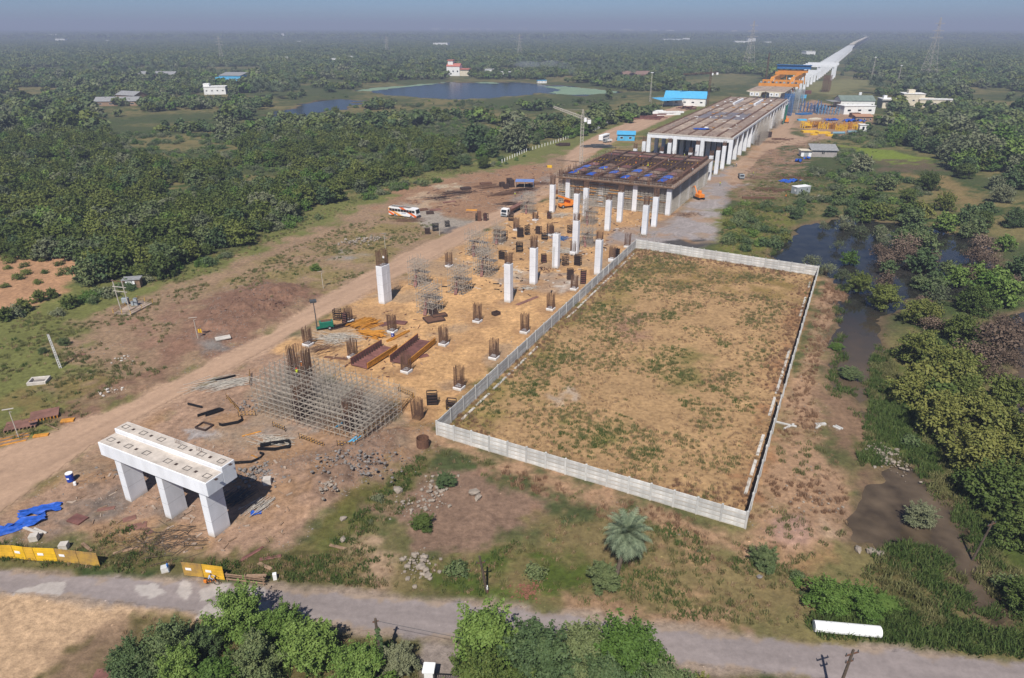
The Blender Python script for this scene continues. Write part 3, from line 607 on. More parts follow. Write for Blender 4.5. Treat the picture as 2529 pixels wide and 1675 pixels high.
# ================================================================== scaffolds
TR = .042
def scaffold(name, label, u0, v0, du, dv, h, sp, lift, extra=.6, z0=0., seed=1, mat_=None, skip=None):
    rr = random.Random(seed); t = thing(name, label, 'scaffold', S(u0, v0, z0), -SITE, 'tube scaffolds of the works')
    nx, ny = int(dv/sp)+1, int(du/sp)+1; st = MB(); lx = MB(); ly = MB(); nl = int(h/lift)+1
    hh = {}
    for i in range(nx):
        for j in range(ny):
            top = h+rr.uniform(0, extra)
            if skip: top = min(top, skip(i*sp, j*sp)+rr.uniform(0, extra))
            if top < .5: continue
            hh[i,j] = top; st.tube((i*sp, j*sp, 0), (i*sp+rr.uniform(-.03,.03), j*sp+rr.uniform(-.03,.03), top), TR)
    for k in range(nl):
        z = .25+k*lift
        for j in range(ny):
            if skip is None: lx.tube((-.3, j*sp, z), (dv+.3, j*sp, z+rr.uniform(-.03,.03)), TR)
            else:
                for i in range(nx-1):
                    if min(hh.get((i,j),0), hh.get((i+1,j),0)) > z: lx.tube((i*sp, j*sp, z), (i*sp+sp, j*sp, z), TR)
        for i in range(nx):
            if skip is None: ly.tube((i*sp, -.3, z), (i*sp, du+.3, z+.06), TR)
            else:
                for j in range(ny-1):
                    if min(hh.get((i,j),0), hh.get((i,j+1),0)) > z: ly.tube((i*sp, j*sp, z), (i*sp, j*sp+sp, z), TR)
    g = mat_ or M_TUBE
    stuffpart('standards', st, g, t); stuffpart('ledgers', lx, g, t); stuffpart('transoms', ly, g, t)
    return t
big = scaffold('scaffold', 'large block of tube scaffold around the unfinished pier walls', 70.5, -84.5, 11.2, 23, 8.2, 1.15, 1.0, .7, -.25, 3, skip=lambda x, y: (7.6 if x < 12 else 6.6) if y > 2 else (7.0 if x < 11 else 5.6))
# unfinished pier walls inside it
for k, (vv, uu, w, d, h, lb) in enumerate(((-82.6,79.0,3.4,1.5,4.5,'rusty rebar wall cage at the track end of the large scaffold'),(-76.6,74,1.5,4.0,6.2,'dark shuttered pier wall in the left half of the large scaffold'),(-66.4,74.5,1.5,4.2,5.4,'dark shuttered pier wall in the right half of the large scaffold'))):
    t = thing('pier_wall', lb, 'pier', S(uu, vv, -.3), -SITE)
    if k: obj('shutter', MB().bbox(-w/2, -d/2, 0, w/2, d/2, h*.62, .05), M_RUSTD, t)
    stuffpart('rebar_cage', ties(bars(w*.9, d*.9, 0, h+(.6 if k else 1.2), 16, .045, .4, k), w*.9, d*.9, [.5*i for i in range(1, 14)], .03), M_REBAR, t)
t = thing('pier_wall', 'wide screen of tall rusty bars rising above the large scaffold', 'pier', S(77.2, -79.6, -.3), -SITE)
stuffpart('rebar_cage', ties(bars(3.6, 1.8, 0, 11.2, 14, .045, .7, 9), 3.6, 1.8, [.6*i for i in range(1, 15)], .03), M_REBAR, t)
for (a, b, w, d, h, lb) in ((1062,770,4.2,4.2,5.2,'tube scaffold tower with stair round the nearest caged column by the track'),(1036,702,4.0,3.6,5.0,'tube scaffold tower behind the stair tower beside the track'),(1136,720,4.2,4.2,4.8,'tube scaffold tower right of the stair tower'),
     (1199,676,4.6,4.6,5.6,'dense tube scaffold tower with plank platform near the leftmost middle column'),(1178,628,5.2,4.4,5.4,'tall tube scaffold tower with red stair against the dirt track'),(1232,600,3,3,4.6,'narrow tube scaffold round a rebar cage behind the red stair tower'),(1305,525,4,4,5,'tube scaffold tower right of the flatbed truck'),(1455,552,4.2,4.2,6.0,'tube scaffold tower with stair beside the wall side columns'),(1450,605,4.2,4,4.6,'tube scaffold tower left of the front wall side column')):
    p = P(a, b); u, v = uv_of(p)
    TR = .055; s_ = scaffold('scaffold', lb, u-d/2, v-w/2, d, w, h*1.3, w/4, 1.5, 1.4, 0, int(a)); TR = .042
    m = MB(); m.beam((w*.6, -.8, .2), (w*.2, d*.7, h*.62), .7, .06); m.beam((w*.2, d*.7, h*.62), (w*.75, d*.3, h*.95), .7, .06)
    obj('stair', m, M_MAROON, s_); obj('platform', MB().box(-.5, d*.6, h*.62, w+.3, d+.2, h*.62+.05), M_GROCK, s_)

# ================================================================== formwork deck on falsework
t = thing('formwork_deck', 'raised rusty formwork deck on dense falsework with blue tarpaulins and workers', 'formwork', S(235.5, -99.2), -SITE)
DW, DL, DZ = 42.6, 61., 9.9
st = MB(); lg = MB(); rr = random.Random(5)
for i in range(30):
    for j in range(42):
        x, y = i*1.45+.2, j*1.46+.3
        
        st.tube((x, y, 0), (x, y, DZ-.3), .075)
for k in range(8):
    z = .5+k*1.22
    for j in (0,1,2,3,6,10,14,20,26,32,38,41): lg.tube((0, j*1.46+.3, z), (DW, j*1.46+.3, z), .065)
    for i in (0,1,3,8,14,20,26,28,29): lg.tube((i*1.45+.2, 0, z), (i*1.45+.2, DL, z), .065)
for q in range(60):
    for r_ in (.1, .9, 1.7): st.tube((q*.72+.1, r_, 0), (q*.72+.1, r_, DZ-.3), .05)
for q in range(84):
    for r_ in (.3, 1.1, 1.9): st.tube((DW+.4-r_, q*.72+.2, 0), (DW+.4-r_, q*.72+.2, DZ-.3), .05)
for k in range(12):
    z = .4+k*.8
    for r_ in (.1, .9): lg.tube((0, r_, z), (DW, r_, z), .05); lg.tube((DW+.1-r_, 0, z), (DW+.1-r_, DL, z), .05)
stuffpart('standards', st, M_GALV, t); stuffpart('ledgers', lg, M_GALV, t)
m = MB()
for j in range(40): m.beam((rr.uniform(0,30), .1+rr.uniform(-.3,.2), rr.choice([3.1,5.5,7.6,8.9,9.2])), (rr.uniform(6,42), .15, rr.choice([3.1,5.5,7.6,9.0])), .001, .001) if 0 else None
for j in range(34):
    x = rr.uniform(0, 38); z = rr.choice([2.2,4.4,5.6,6.8,8.1,9.2]); m.box(x, -.25, z, x+rr.uniform(2,4.5), .05, z+.1)
stuffpart('falsework_planks', m, M_YEL, t)
obj('deck_platform', MB().box(-1.4, -1.6, DZ-.28, DW+1.2, DL+1.0, DZ), M_DECK, t)
for k in range(14): obj('edge_board', MB().box(-1.4+k*3.2, -1.75, DZ+.0, -1.4+k*3.2+3.1, -1.65, DZ+.22), M_WOOD, t)
nx, ny = 6, 9
for i in range(nx+1):
    x = 1.2+i*(DW-2.4)/nx
    obj('beam_cage', MB().box(x-.45, .4, DZ+.003, x+.45, DL-.6, DZ+(1.35 if i else .9)), M_RUSTD if i % 2 else M_RUST, t)
for j in range(ny+1):
    y = .9+j*(DL-2.2)/ny
    obj('beam_cage', MB().box(1.7, y-.4, DZ+.006, DW-1.7, y+.4, DZ+1.22), M_RUSTD, t)
for i in range(nx):
    for j in range(ny):
        x0 = 1.2+i*(DW-2.4)/nx+.5; x1 = 1.2+(i+1)*(DW-2.4)/nx-.5; y0 = .9+j*(DL-2.2)/ny+.45; y1 = .9+(j+1)*(DL-2.2)/ny-.45
        if j < 4:
            n = 8; pr = [(x0+(x1-x0)*q/n, DZ+.1+1.15*math.sin(math.pi*q/n)**.6) for q in range(n+1)]+[(x1, DZ+.02), (x0, DZ+.02)]
            obj('pan_form', MB().extr(pr, 1, y0, y1), M_MAROON if (i+j) % 2 else M_DECK, t)
            if (i, j) in {(0,0),(1,0),(3,0),(5,0),(0,1),(2,1),(4,1),(5,1),(1,2),(3,2),(0,2)}:
                xa = x0+(x1-x0)*rr.uniform(.0,.25); xb = xa+(x1-x0)*rr.uniform(.45,.7)
                pr = [(xa+(xb-xa)*q/6, DZ+.18+1.15*math.sin(math.pi*max(0.02,min(.98,((xa+(xb-xa)*q/6)-x0)/(x1-x0))))**.6) for q in range(7)]
                pr = pr+[(a, b-.05) for a, b in pr[::-1]]
                obj('tarpaulin', MB().extr(pr, 1, y0+.3, y1-.2), M_BLUE, t)
        elif j < 7:
            mm = MB()
            for q in range(5): mm.beam((x0, y0+(y1-y0)*(q+.5)/5, DZ+.15), (x1, y0+(y1-y0)*(q+.5)/5, DZ+.15), .12, .2)
            for q in range(4): mm.beam((x0+(x1-x0)*(q+.5)/4, y0, DZ+.5), (x0+(x1-x0)*(q+.5)/4, y1, DZ+.5), .1, .2)
            obj('support_frame', mm, M_YPAINT if (i*2+j) % 3 else M_RUST, t)
        else: obj('flat_form', MB().box(x0, y0, DZ+.5, x1, y1, DZ+.95), M_MAROON if (i+j) % 2 else M_DECK, t)
m = MB()
for k in range(700):
    x = rr.choice([1.2+i*(DW-2.4)/nx for i in range(nx+1)])+rr.uniform(-.5,.5) if rr.random() < .55 else rr.uniform(0, DW)
    y = rr.uniform(0, DL) if rr.random() < .6 else rr.choice([-1.6, .4, 7.2, 13.8]); m.tube((x, y, DZ), (x+rr.uniform(-.1,.1), y, DZ+rr.uniform(1.4,3.2)), .055)
stuffpart('standing_rods', m, M_REBAR, t)
m = MB()
for z in (.55, 1.1):
    m.tube((-1.3, -1.5, DZ+z), (DW+1.1, -1.5, DZ+z), .035); m.tube((-1.3, -1.5, DZ+z), (-1.3, DL+.8, DZ+z), .035); m.tube((DW+1.1, -1.5, DZ+z), (DW+1.1, DL+.8, DZ+z), .035); m.tube((0, 14, DZ+1+z), (DW, 14, DZ+1+z), .03); m.tube((0, 7.2, DZ+1+z), (DW, 7.2, DZ+1+z), .03)
for k in range(24): m.tube((-1.3+k*1.93, -1.5, DZ), (-1.3+k*1.93, -1.5, DZ+1.2), .035); m.tube((DW+1.1, -1.5+k*2.7, DZ), (DW+1.1, -1.5+k*2.7, DZ+1.2), .035)
stuffpart('guard_rail', m, M_GALV, t)
for x, y in ((1.0,.3),(14.6,.2),(27.9,.2),(41.4,.2),(41.4,14),(41.4,28),(41.4,42)):
    c = stuffpart('column_bars', cage_mesh(int(x), 2.4), M_REBAR, t); c.location = (x, y, DZ)

# ================================================================== long concrete hall
HU0, HU1, HV0, HV1, HZ = 345., 560., -97., -57., 12.4
t = thing('viaduct_hall', 'long white concrete hall frame with flat slab top and arched side bays', 'building', S(HU0, HV0), -SITE)
HL, HWd = HU1-HU0, HV1-HV0
obj('slab', MB().box(-.6, -.2, HZ-.7, HWd+.9, HL, HZ), M_CONC, t)
nb = 15; bl = HL/nb
for i, x in enumerate((0, 13.2, 26.6, HWd)):
    for j in range(nb+1): obj('column', MB().bbox(x-.9, j*bl-.1, -.3, x+.9, j*bl+1.7, HZ-.75, .06).mesh('column') if (i, j) == (0, 0) else _hc, M_WHITE, t, loc=None if (i,j)==(0,0) else (x, j*bl, 0)) if False else None
_hc = MB().bbox(-.9, -.1, -.3, .9, 1.7, HZ-.72, .06).mesh('column')
for i, x in enumerate((0, 13.2, 26.6, HWd)):
    for j in range(nb+1): obj('column', _hc, M_WHITE, t, loc=(x, j*bl-(1.7 if j == nb else 0), 0))
for a, b in ((.92, 12.28), (14.12, 25.68), (27.52, HWd-.92)): obj('front_beam', MB().box(a, -.1, HZ-2.3, b, .9, HZ-.72), M_WHITE, t)
bay = [(1.72,HZ-.25),(bl-.12,HZ-.25),(bl-.12,7.2),(bl-.55,8.6),(bl-1.3,9.8),(bl-2.6,10.6),(bl-4.2,10.9),(5.8,10.9),(4.2,10.6),(2.9,9.8),(2.15,8.6),(1.72,7.2)]
_bm = MB().extr(bay, 0, -.45, .45).mesh('arched_bay')
for j in range(nb):
    for x in (0, HWd): obj('arched_bay', _bm, M_WHITE, t, loc=(x, j*bl, 0))
obj('edge_fascia', MB().box(HWd+.903, -.2, HZ-.75, HWd+1.0, HL, HZ+.15), M_WHITE, t)
rr = random.Random(11)
pansx = [.2, 6.6, 13.0, 19.6, 26.4, 33.2, HWd-.2]
for i in range(6):
    for j in range(12):
        y0, y1 = j*HL/12, (j+1)*HL/12; wet = 4 <= j <= 5 and 1 <= i <= 4
        obj('slab_panel', MB().box(pansx[i]+.35, y0+.12, HZ+.002, pansx[i+1]-.35, y1-.12, HZ+.06+rr.uniform(0,.12)), M_WET if wet else rr.choice([M_SLAB, M_SLABB, M_SLABB]), t)
for i, x in enumerate(pansx):
    m = MB()
    m.box(x-.4, .2, HZ+.003, x+.4, HL-1, HZ+.35)
    for k in range(260): y = rr.uniform(0, HL); m.tube((x+rr.uniform(-.3,.3), y, HZ), (x+rr.uniform(-.3,.3), y, HZ+rr.uniform(.5,1.3)), .04)
    stuffpart('rebar_strip', m, M_RUST if i in (0, 5, 6) else M_REBAR, t)
m = MB()
for k in range(70): x = rr.uniform(0, HWd); m.tube((x, rr.uniform(0, .8), HZ), (x, .4, HZ+rr.uniform(.6,1.4)), .035)
stuffpart('edge_bars', m, M_REBAR, t)
for k in range(90):
    x, y = rr.uniform(1, HWd-2), rr.uniform(20, HL-10); w, d = rr.uniform(.6,2.4), rr.uniform(.8,3); obj('loose_board', MB().box(x, y, HZ+.2, x+w, y+d, HZ+.3+rr.uniform(0,.3)), rr.choice([M_WOOD, M_YEL, M_CONC, M_WPAINT, M_GROCK]), t)
for x in (12.5, 26): obj('upstand_wall', MB().box(x, HL-62, HZ+.1, x+1.2, HL-26, HZ+1.6), M_WHITE, t)
def tarp(name, label, loc, w, d, h, rz, m=M_BLUE, n=10, seed=1, group=None):
    rr = np.random.default_rng(seed); g = np.linspace(-.5, .5, n); X, Y = np.meshgrid(g*w, g*d)
    X = X+rr.normal(0, w*.03, X.shape); Y = Y+rr.normal(0, d*.05, Y.shape)*1.; Zz = h*(.15+rr.random(X.shape)**1.6)
    V = np.stack([X.ravel(), Y.ravel(), Zz.ravel()], 1); F = grid_idx(n, n)
    o = obj(name, np_mesh(name, V, F), m, None, loc, rz); return tag(o, label, 'tarpaulin', group)
q = S(HU0+22, HV0+21, HZ+.2); tarp('tarpaulin', 'bright blue tarpaulin near the front edge of the hall slab', q, 8, 4, .5, -.1, seed=3)
# scaffold against the hall's right side, green net, drums
sc_ = scaffold('scaffold', 'tall grey scaffold standing along the right side of the hall', 410, HV1+1.3, 44, 3.2, 11.5, 1.6, 1.3, .8, 0, 8)
sc_ = scaffold('scaffold', 'grey scaffold at the far right corner of the hall', 487, HV1+1.3, 26, 3.0, 9.5, 1.6, 1.3, .8, 0, 9)
t = thing('safety_net', 'tall green safety net hung on the right side of the hall', 'net', S(512, HV1+4.6), -SITE)
nn = MB()
for k in range(7):
    nn.add([(math.sin(k*1.3)*.25, k*2.2, 0.2), (math.sin(k*1.3+1)*.25, k*2.2+2.2, .2), (math.sin(k*1.3+1)*.25+.1, k*2.2+2.2, 12.2), (math.sin(k*1.3)*.25+.1, k*2.2, 12.2)], [(0,1,2,3)])
o = obj('net_sheet', nn, M_NET, t); md = o.modifiers.new('thick', 'SOLIDIFY'); md.thickness = .06
obj('net_frame', MB().tube((.2,0,0),(.2,0,12.4),.06).tube((.2,15.4,0),(.2,15.4,12.4),.06).tube((.2,0,12.3),(.2,15.4,12.3),.06), M_GALV, t)

# ================================================================== box girder deck, launching gantry, viaduct piers
t = thing('box_girder_deck', 'pale concrete box girder deck between the hall and the orange gantry', 'bridge deck', S(575, -88.5), -SITE)
for k in (0, 1):
    x = k*14.2
    obj('girder', MB().extr([(x,16),(x+13.6,16),(x+13.6,15.6),(x+11.2,15.2),(x+10.6,12.2),(x+3,12.2),(x+2.4,15.2),(x,15.6)], 1, 0, 95), M_CREAM, t)
    obj('deck_top', MB().box(x+.1, .1, 16.003, x+13.5, 94.9, 16.06), M_SLAB, t)
    for c in (4.2, 8.0): obj('end_panel', MB().box(x+c-1.5, -.12, 12.6, x+c+1.5, -.02, 15.0), M_WPAINT, t); obj('manhole', MB().tube((x+c, -.18, 13.9), (x+c, -.125, 13.9), .55, 12, cap=True), M_DGREY, t)
for k in range(4):
    for x in (4, 18, 24): obj('support_pier', MB().bbox(x, 6+k*26, -.3, x+2.4, 8.6+k*26, 12.2, .08), M_WHITE, t)
for k, (uu, vv) in enumerate(((566,-59.5),(588,-57.5),(612,-56.5))):
    scaffold('scaffold', ['dark blue scaffold tower at the far end of the hall','blue grey scaffold tower beside the box girder deck','blue grey scaffold tower below the gantry leg'][k], uu, vv, 9, 6, 15.5, 1.2, 1.2, .6, 0, 20+k, mat_=M_BLUEP if k == 0 else MATS['grey_paint'])
t = thing('launching_gantry', 'orange launching gantry crane with twin inclined girders and blue winch box', 'gantry crane', S(628, -84), -SITE)
for x in (4, 20):
    obj('main_girder', MB().extr([(6,16.4),(22,22.0),(118,22.0),(118,18.4),(24,18.4),(6,15.4)], 0, x-1.5, x+1.5), M_ORANGEG, t)
    obj('nose_panel', MB().add([(x-1.56,7,15.9),(x-1.56,20,18.4),(x-1.56,24,21.6),(x-1.56,16,19.6),(x+1.56,7,15.9),(x+1.56,20,18.4),(x+1.56,24,21.6),(x+1.56,16,19.6)], [(0,1,2,3),(7,6,5,4),(0,4,5,1),(1,5,6,2),(2,6,7,3),(3,7,4,0)]), M_WPAINT, t)
    for y in (12, 60, 110): obj('leg', MB().beam((x-2.4, y, 11), (x-.8, y, 20), .9, .9).beam((x+2.4, y, 11), (x+.8, y, 20), .9, .9), M_ORANGEG, t)
    m = MB()
    for y in range(40, 116, 6): m.tube((x-1.6, y, 22), (x-1.6, y, 23.3), .07); m.tube((x+1.6, y, 22), (x+1.6, y, 23.3), .07)
    m.tube((x-1.6, 40, 23.2), (x-1.6, 115, 23.2), .07); stuffpart('hand_rail', m, M_YPAINT, t)
for y, z, a, b in ((2, 16.1, -4, 27), (22, 17.6, -4, 28), (58, 22.1, 1, 23), (92, 22.1, -1, 25)): obj('cross_girder', MB().box(a, y-.9, z, b, y+.9, z+2.3), M_ORANGEG, t)
for k in range(10): obj('trolley', MB().box(-3+k*3, 1.2, 18.45, -1.4+k*3, 2.9, 19.6), M_DGREY if k % 2 else M_GREY, t)
obj('winch_box', MB().box(-2, 90, 25.2, 27, 96, 28.4), M_BLUEP, t); obj('winch_roof', MB().box(-2.6, 89, 28.41, 27.6, 97, 28.7), M_BLUEP, t)
for k in range(6): obj('winch_leg', MB().box(-1+k*5, 92, 24.4, 0+k*5, 93, 25.2), M_ORANGEG, t)
# viaduct piers marching away
def vpath(u): return -72.5-(0 if u < 1100 else (u-1100)*.012 if u < 2700 else 19.2+(u-2700)*.0016 if u < 4300 else 21.8+((u-4300)/1400)**1.5*140)
_leg = MB().bbox(-1.3, -1.2, -.3, 1.3, 1.2, 12.2, .1).mesh('leg'); _cap = MB().extr([(-9,13.6),(9,13.6),(9,12.6),(5,11.6),(-5,11.6),(-9,12.6)], 1, -1.7, 1.7).mesh('cap')
_wleg = MB().bbox(-1.1, -1.1, -.3, 1.1, 1.1, 15.2, .1).mesh('leg'); _wcap = MB().bbox(-19, -1.9, 15.2, 19, 1.9, 18.0, .15).mesh('cap')
n = 0; u = 786
while u < 2330:
    wide = 985 < u < 1075; v = vpath(u)
    t = thing('viaduct_pier', ('white pier with broad cap, %s beyond the orange gantry' % ORD[n]) if n < 12 else 'white viaduct pier in the long line beyond the orange gantry', 'pier', S(u, v+(4 if wide else 0)), -SITE, 'white viaduct piers beyond the gantry')
    if wide:
        for x in (-16, 0, 16): obj('leg', _wleg, M_WHITE, t, (x, 0, 0))
        obj('cap', _wcap, M_WHITE, t)
    else:
        for x in (-3.6, 3.6): obj('leg', _leg, M_WHITE, t, (x, 0, 0))
        obj('cap', _cap, M_WHITE, t)
    n += 1; u += 30 if wide else 40
t = thing('viaduct_deck', 'pale concrete viaduct deck curving away to the horizon', 'bridge deck', (0,0,0))
us = list(np.arange(2340, 5800, 60)); k = 0
for a, b in zip(us[:-1], us[1:]):
    p, q = S(a, vpath(a)), S(b-.4, vpath(b-.4)); w = 6.2
    d = (q-p).normalized(); nrm = Vector((d.y, -d.x, 0))*w
    obj('deck_span', MB().add([p-nrm+Vector((0,0,13.7)), p+nrm+Vector((0,0,13.7)), q+nrm+Vector((0,0,13.7)), q-nrm+Vector((0,0,13.7)), p-nrm+Vector((0,0,16.4)), p+nrm+Vector((0,0,16.4)), q+nrm+Vector((0,0,16.4)), q-nrm+Vector((0,0,16.4))], [(0,3,2,1),(4,5,6,7),(0,1,5,4),(1,2,6,5),(2,3,7,6),(3,0,4,7)]), M_CREAM if k % 3 else M_CONC, t); k += 1
sc_ = scaffold('scaffold', 'rust red scaffold tower beside the wide white piers', 800, -50, 30, 7, 15, 2.2, 1.6, .8, 0, 31, mat_=M_RUST)

# ================================================================== precast boundary wall round the plot
t = thing('boundary_wall', 'white precast concrete boundary wall of posts and panels round the dry plot', 'wall', (0,0,0))
WH = 2.75; _post = MB().bbox(-.14, -.14, -.3, .14, .14, WH+.12, .02).mesh('post'); _pan = {}
def wall_run(a, b, n, gaps=()):
    d = (b-a); L_ = d.length/n; an = math.atan2(d.y, d.x)
    key = round(L_, 2)
    if key not in _pan: _pan[key] = MB().bbox(.145, -.05, 0, L_-.145, .05, (WH-.02)/4-.025, .012).mesh('panel')
    rr = random.Random(n)
    for i in range(n+1):
        p = a+d*(i/n); g = gz(p.x, p.y)
        if i < n+1: q = obj('post', _post, M_PRECAST, t, (p.x, p.y, min(0, g)), an+rr.uniform(-.02,.02)); q.rotation_euler[0] = rr.gauss(0, .008)
        if i < n and i not in gaps:
            for k in range(4):
                q = obj('panel', _pan[key], M_PRECAST, t, (p.x, p.y, k*WH/4), an); q.location.x += rr.gauss(0, .008); q.location.y += rr.gauss(0, .012)
WA, WB_, WC, WD = P(1080,1076), P(1570,613), P(2018,682), P(1840,1306)
wall_run(WA, WD, 15); wall_run(WA, WB_, 26); wall_run(WB_, WC, 15); wall_run(WC, WD, 26, gaps=(16, 17))
lab = 0
for (a, b, L2, r) in ((1940,1050,3.4,.5),(1948,1056,2.6,-.6)):
    p = P(a, b); tag(obj('fallen_post', MB().bbox(-L2/2, -.15, .0, L2/2, .15, .28, .03), M_PRECAST, None, (p.x, p.y, .05), -r), ['long fallen concrete post lying outside the gap in the wall','short fallen concrete post end outside the gap in the wall'][lab], 'post'); lab += 1
t = thing('wall_footing', 'narrow broken concrete footing strips along the inside of the wall', 'footing')
for A, B in ((WA, WB_), (WC, WD)):
    d = (B-A).normalized(); nrm = Vector((-d.y, d.x, 0))*(1.2 if A is WA else 1.2); nrm = -nrm if A is WA else -nrm
    L_ = (B-A).length; x = 6
    while x < L_-8:
        l2 = random.uniform(4, 9)
        if random.random() < .75: obj('strip', MB().beam(A+d*x+nrm+Vector((0,0,.06)), A+d*(x+l2)+nrm+Vector((0,0,.06)), .45, .14), M_PRECAST, t)
        x += l2+random.uniform(.3, 2)
# ================================================================== vegetation
LEAF_K = 1.95
def leaf_mat(name, c1, c2, c3, rough=.65, trans=.22):
    c1, c2, c3 = ([min(.6, v*(LEAF_K if 'grass' not in name else 1.)) for v in c] for c in (c1, c2, c3))
    m = bpy.data.materials.new(name); m.use_nodes = True; t = m.node_tree; N = t.nodes; L = t.links; b = N['Principled BSDF']; b.inputs['Roughness'].default_value = rough; b.inputs['Specular IOR Level'].default_value = .25
    at = N.new('ShaderNodeAttribute'); at.attribute_name = 'tint'; oi = N.new('ShaderNodeObjectInfo')
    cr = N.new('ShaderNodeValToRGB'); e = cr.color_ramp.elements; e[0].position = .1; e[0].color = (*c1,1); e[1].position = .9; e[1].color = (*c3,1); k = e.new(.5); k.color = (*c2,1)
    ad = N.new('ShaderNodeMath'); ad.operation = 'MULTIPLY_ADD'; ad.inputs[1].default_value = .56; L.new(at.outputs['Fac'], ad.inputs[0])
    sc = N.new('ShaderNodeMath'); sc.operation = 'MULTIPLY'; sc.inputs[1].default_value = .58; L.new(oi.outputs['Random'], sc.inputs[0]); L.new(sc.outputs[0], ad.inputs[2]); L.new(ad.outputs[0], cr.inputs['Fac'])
    L.new(cr.outputs['Color'], b.inputs['Base Color'])
    tr = N.new('ShaderNodeBsdfTranslucent'); L.new(cr.outputs['Color'], tr.inputs['Color']); mx = N.new('ShaderNodeMixShader'); mx.inputs[0].default_value = trans
    L.new(b.outputs[0], mx.inputs[1]); L.new(tr.outputs[0], mx.inputs[2]); L.new(mx.outputs[0], N['Material Output'].inputs['Surface']); return m
L_DARK = leaf_mat('plantation_leaves', (.025,.038,.009), (.045,.062,.014), (.084,.096,.022))
L_MID = leaf_mat('woodland_leaves', (.026,.044,.018), (.046,.070,.026), (.085,.100,.040))
L_YEL = leaf_mat('yellowing_leaves', (.028,.046,.010), (.052,.072,.016), (.105,.105,.026))
L_BRT = leaf_mat('bright_leaves', (.026,.050,.009), (.050,.088,.016), (.092,.130,.030))
L_BRN = leaf_mat('withered_leaves', (.036,.026,.017), (.062,.042,.029), (.095,.068,.048), trans=.1)
L_PALE = leaf_mat('pale_leaves', (.034,.046,.020), (.066,.078,.040), (.11,.115,.064))
L_PALM = leaf_mat('palm_fronds', (.040,.058,.036), (.070,.092,.055), (.12,.14,.085))
L_FAR = leaf_mat('far_woodland_leaves', (.028,.044,.016), (.050,.072,.025), (.085,.100,.038))
def crown_mesh(name, r, h, n, leaf, seed, blobs=26, droop=.0, open_=.0, base=.35, asp=1.7, shoots=0):
    g = np.random.default_rng(seed); a = g.random(blobs)*2*np.pi; q = np.sqrt(g.random(blobs)); zz = g.random(blobs)
    prof = np.sqrt(np.clip(1-(zz*1.05-.28)**2/.72, .05, 1))
    lob = 1+.28*np.sin(a*2+g.uniform(0,6))+.2*np.sin(a*3+g.uniform(0,6)); zz = zz*(1-.3*q*g.random(blobs))
    bc = np.stack([np.cos(a)*q*prof*r*.78*lob, np.sin(a)*q*prof*r*.78*lob, h*(base+zz*(1-base)*.9)], 1); br = r*(.11+.26*g.random(blobs)**1.6)*(30/blobs)**.22
    k = g.choice(blobs, n, p=br**2/(br**2).sum()); d = g.normal(size=(n,3)); d /= np.linalg.norm(d, axis=1)[:,None]; d[:,2] = np.where(g.random(n) < .72, np.abs(d[:,2]), d[:,2])
    rad = br[k]*(.35+.75*g.random(n)**.55)*np.where(g.random(n) < .08, 1.5, 1); c = bc[k]+d*rad[:,None]*np.array([1,1,.78])
    if shoots:
        ns = int(n*.22); sa = g.uniform(0, 6.28, shoots); se = g.uniform(.25, 1.5, shoots); sl = g.uniform(.75, 1.22, shoots); j = g.integers(0, shoots, ns); f = g.random(ns)**.7
        dv = np.stack([np.cos(sa)*np.cos(se)*r, np.sin(sa)*np.cos(se)*r, np.sin(se)*h*.62], 1)*sl[:,None]
        c[:ns] = np.array([0,0,h*.38])+dv[j]*(.45+.6*f)[:,None]+g.normal(0, .07*r, (ns,3))*(1.25-f)[:,None]
    if open_: c += g.normal(0, open_, c.shape)
    nr = d*.8+np.array([0,0,.55])+g.normal(0, .45, (n,3)); nr /= np.linalg.norm(nr, axis=1)[:,None]
    t = g.normal(size=(n,3)); t[:,2] -= droop; t -= (t*nr).sum(1)[:,None]*nr; t /= np.linalg.norm(t, axis=1)[:,None]+1e-9; b = np.cross(nr, t)
    s = leaf*(.6+.8*g.random(n))[:,None]
    V = np.stack([c-t*s*asp/2, c+b*s/2+nr*s*.12, c+t*s*asp/2, c-b*s/2+nr*s*.12], 1).reshape(-1,3)
    F = np.arange(4*n).reshape(n,4); me = np_mesh(name, V, F)
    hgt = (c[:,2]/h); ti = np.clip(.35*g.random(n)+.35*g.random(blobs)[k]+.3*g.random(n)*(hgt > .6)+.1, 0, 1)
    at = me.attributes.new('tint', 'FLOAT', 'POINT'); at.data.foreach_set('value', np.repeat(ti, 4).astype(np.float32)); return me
def trunk_mesh(r, h, seed, base=.35, tr=.16):
    g = random.Random(seed); m = MB(); p = Vector((0,0,-.2)); pts = [p]
    for k in range(3): p = p+Vector((g.gauss(0,.12*r/3), g.gauss(0,.12*r/3), h*base*.42)); pts.append(p)
    m.path(pts, [tr*1.25, tr, tr*.85, tr*.7], 6)
    for k in range(6):
        a = k*1.05+g.random(); q = p+Vector((math.cos(a)*r*.45, math.sin(a)*r*.45, h*(.18+.25*g.random()))); e = q+Vector((math.cos(a)*r*.3, math.sin(a)*r*.3, h*.15)); m.path([pts[2+k%2], q, e], [tr*.55, tr*.3, tr*.1], 5)
    return m.mesh('trunk')
PROTO = {}
def proto(key, r, h, n, leaf, seeds, **kw):
    PROTO[key] = [(crown_mesh('crown', r, h, n, leaf, s, **kw), trunk_mesh(r, h, s, kw.get('base', .35), .05*r)) for s in seeds]
proto('near', 3.2, 5.6, 15000, .16, (1,2,3,4,5), blobs=110, base=.08, open_=.10, shoots=44)
proto('mid', 3.4, 5.2, 2200, .38, (11,12,13,14,15,16), blobs=60, base=.12, open_=.1, shoots=24)
proto('big', 5.4, 7.4, 8000, .30, (21,22,23,24), blobs=110, base=.12, open_=.12, shoots=40)
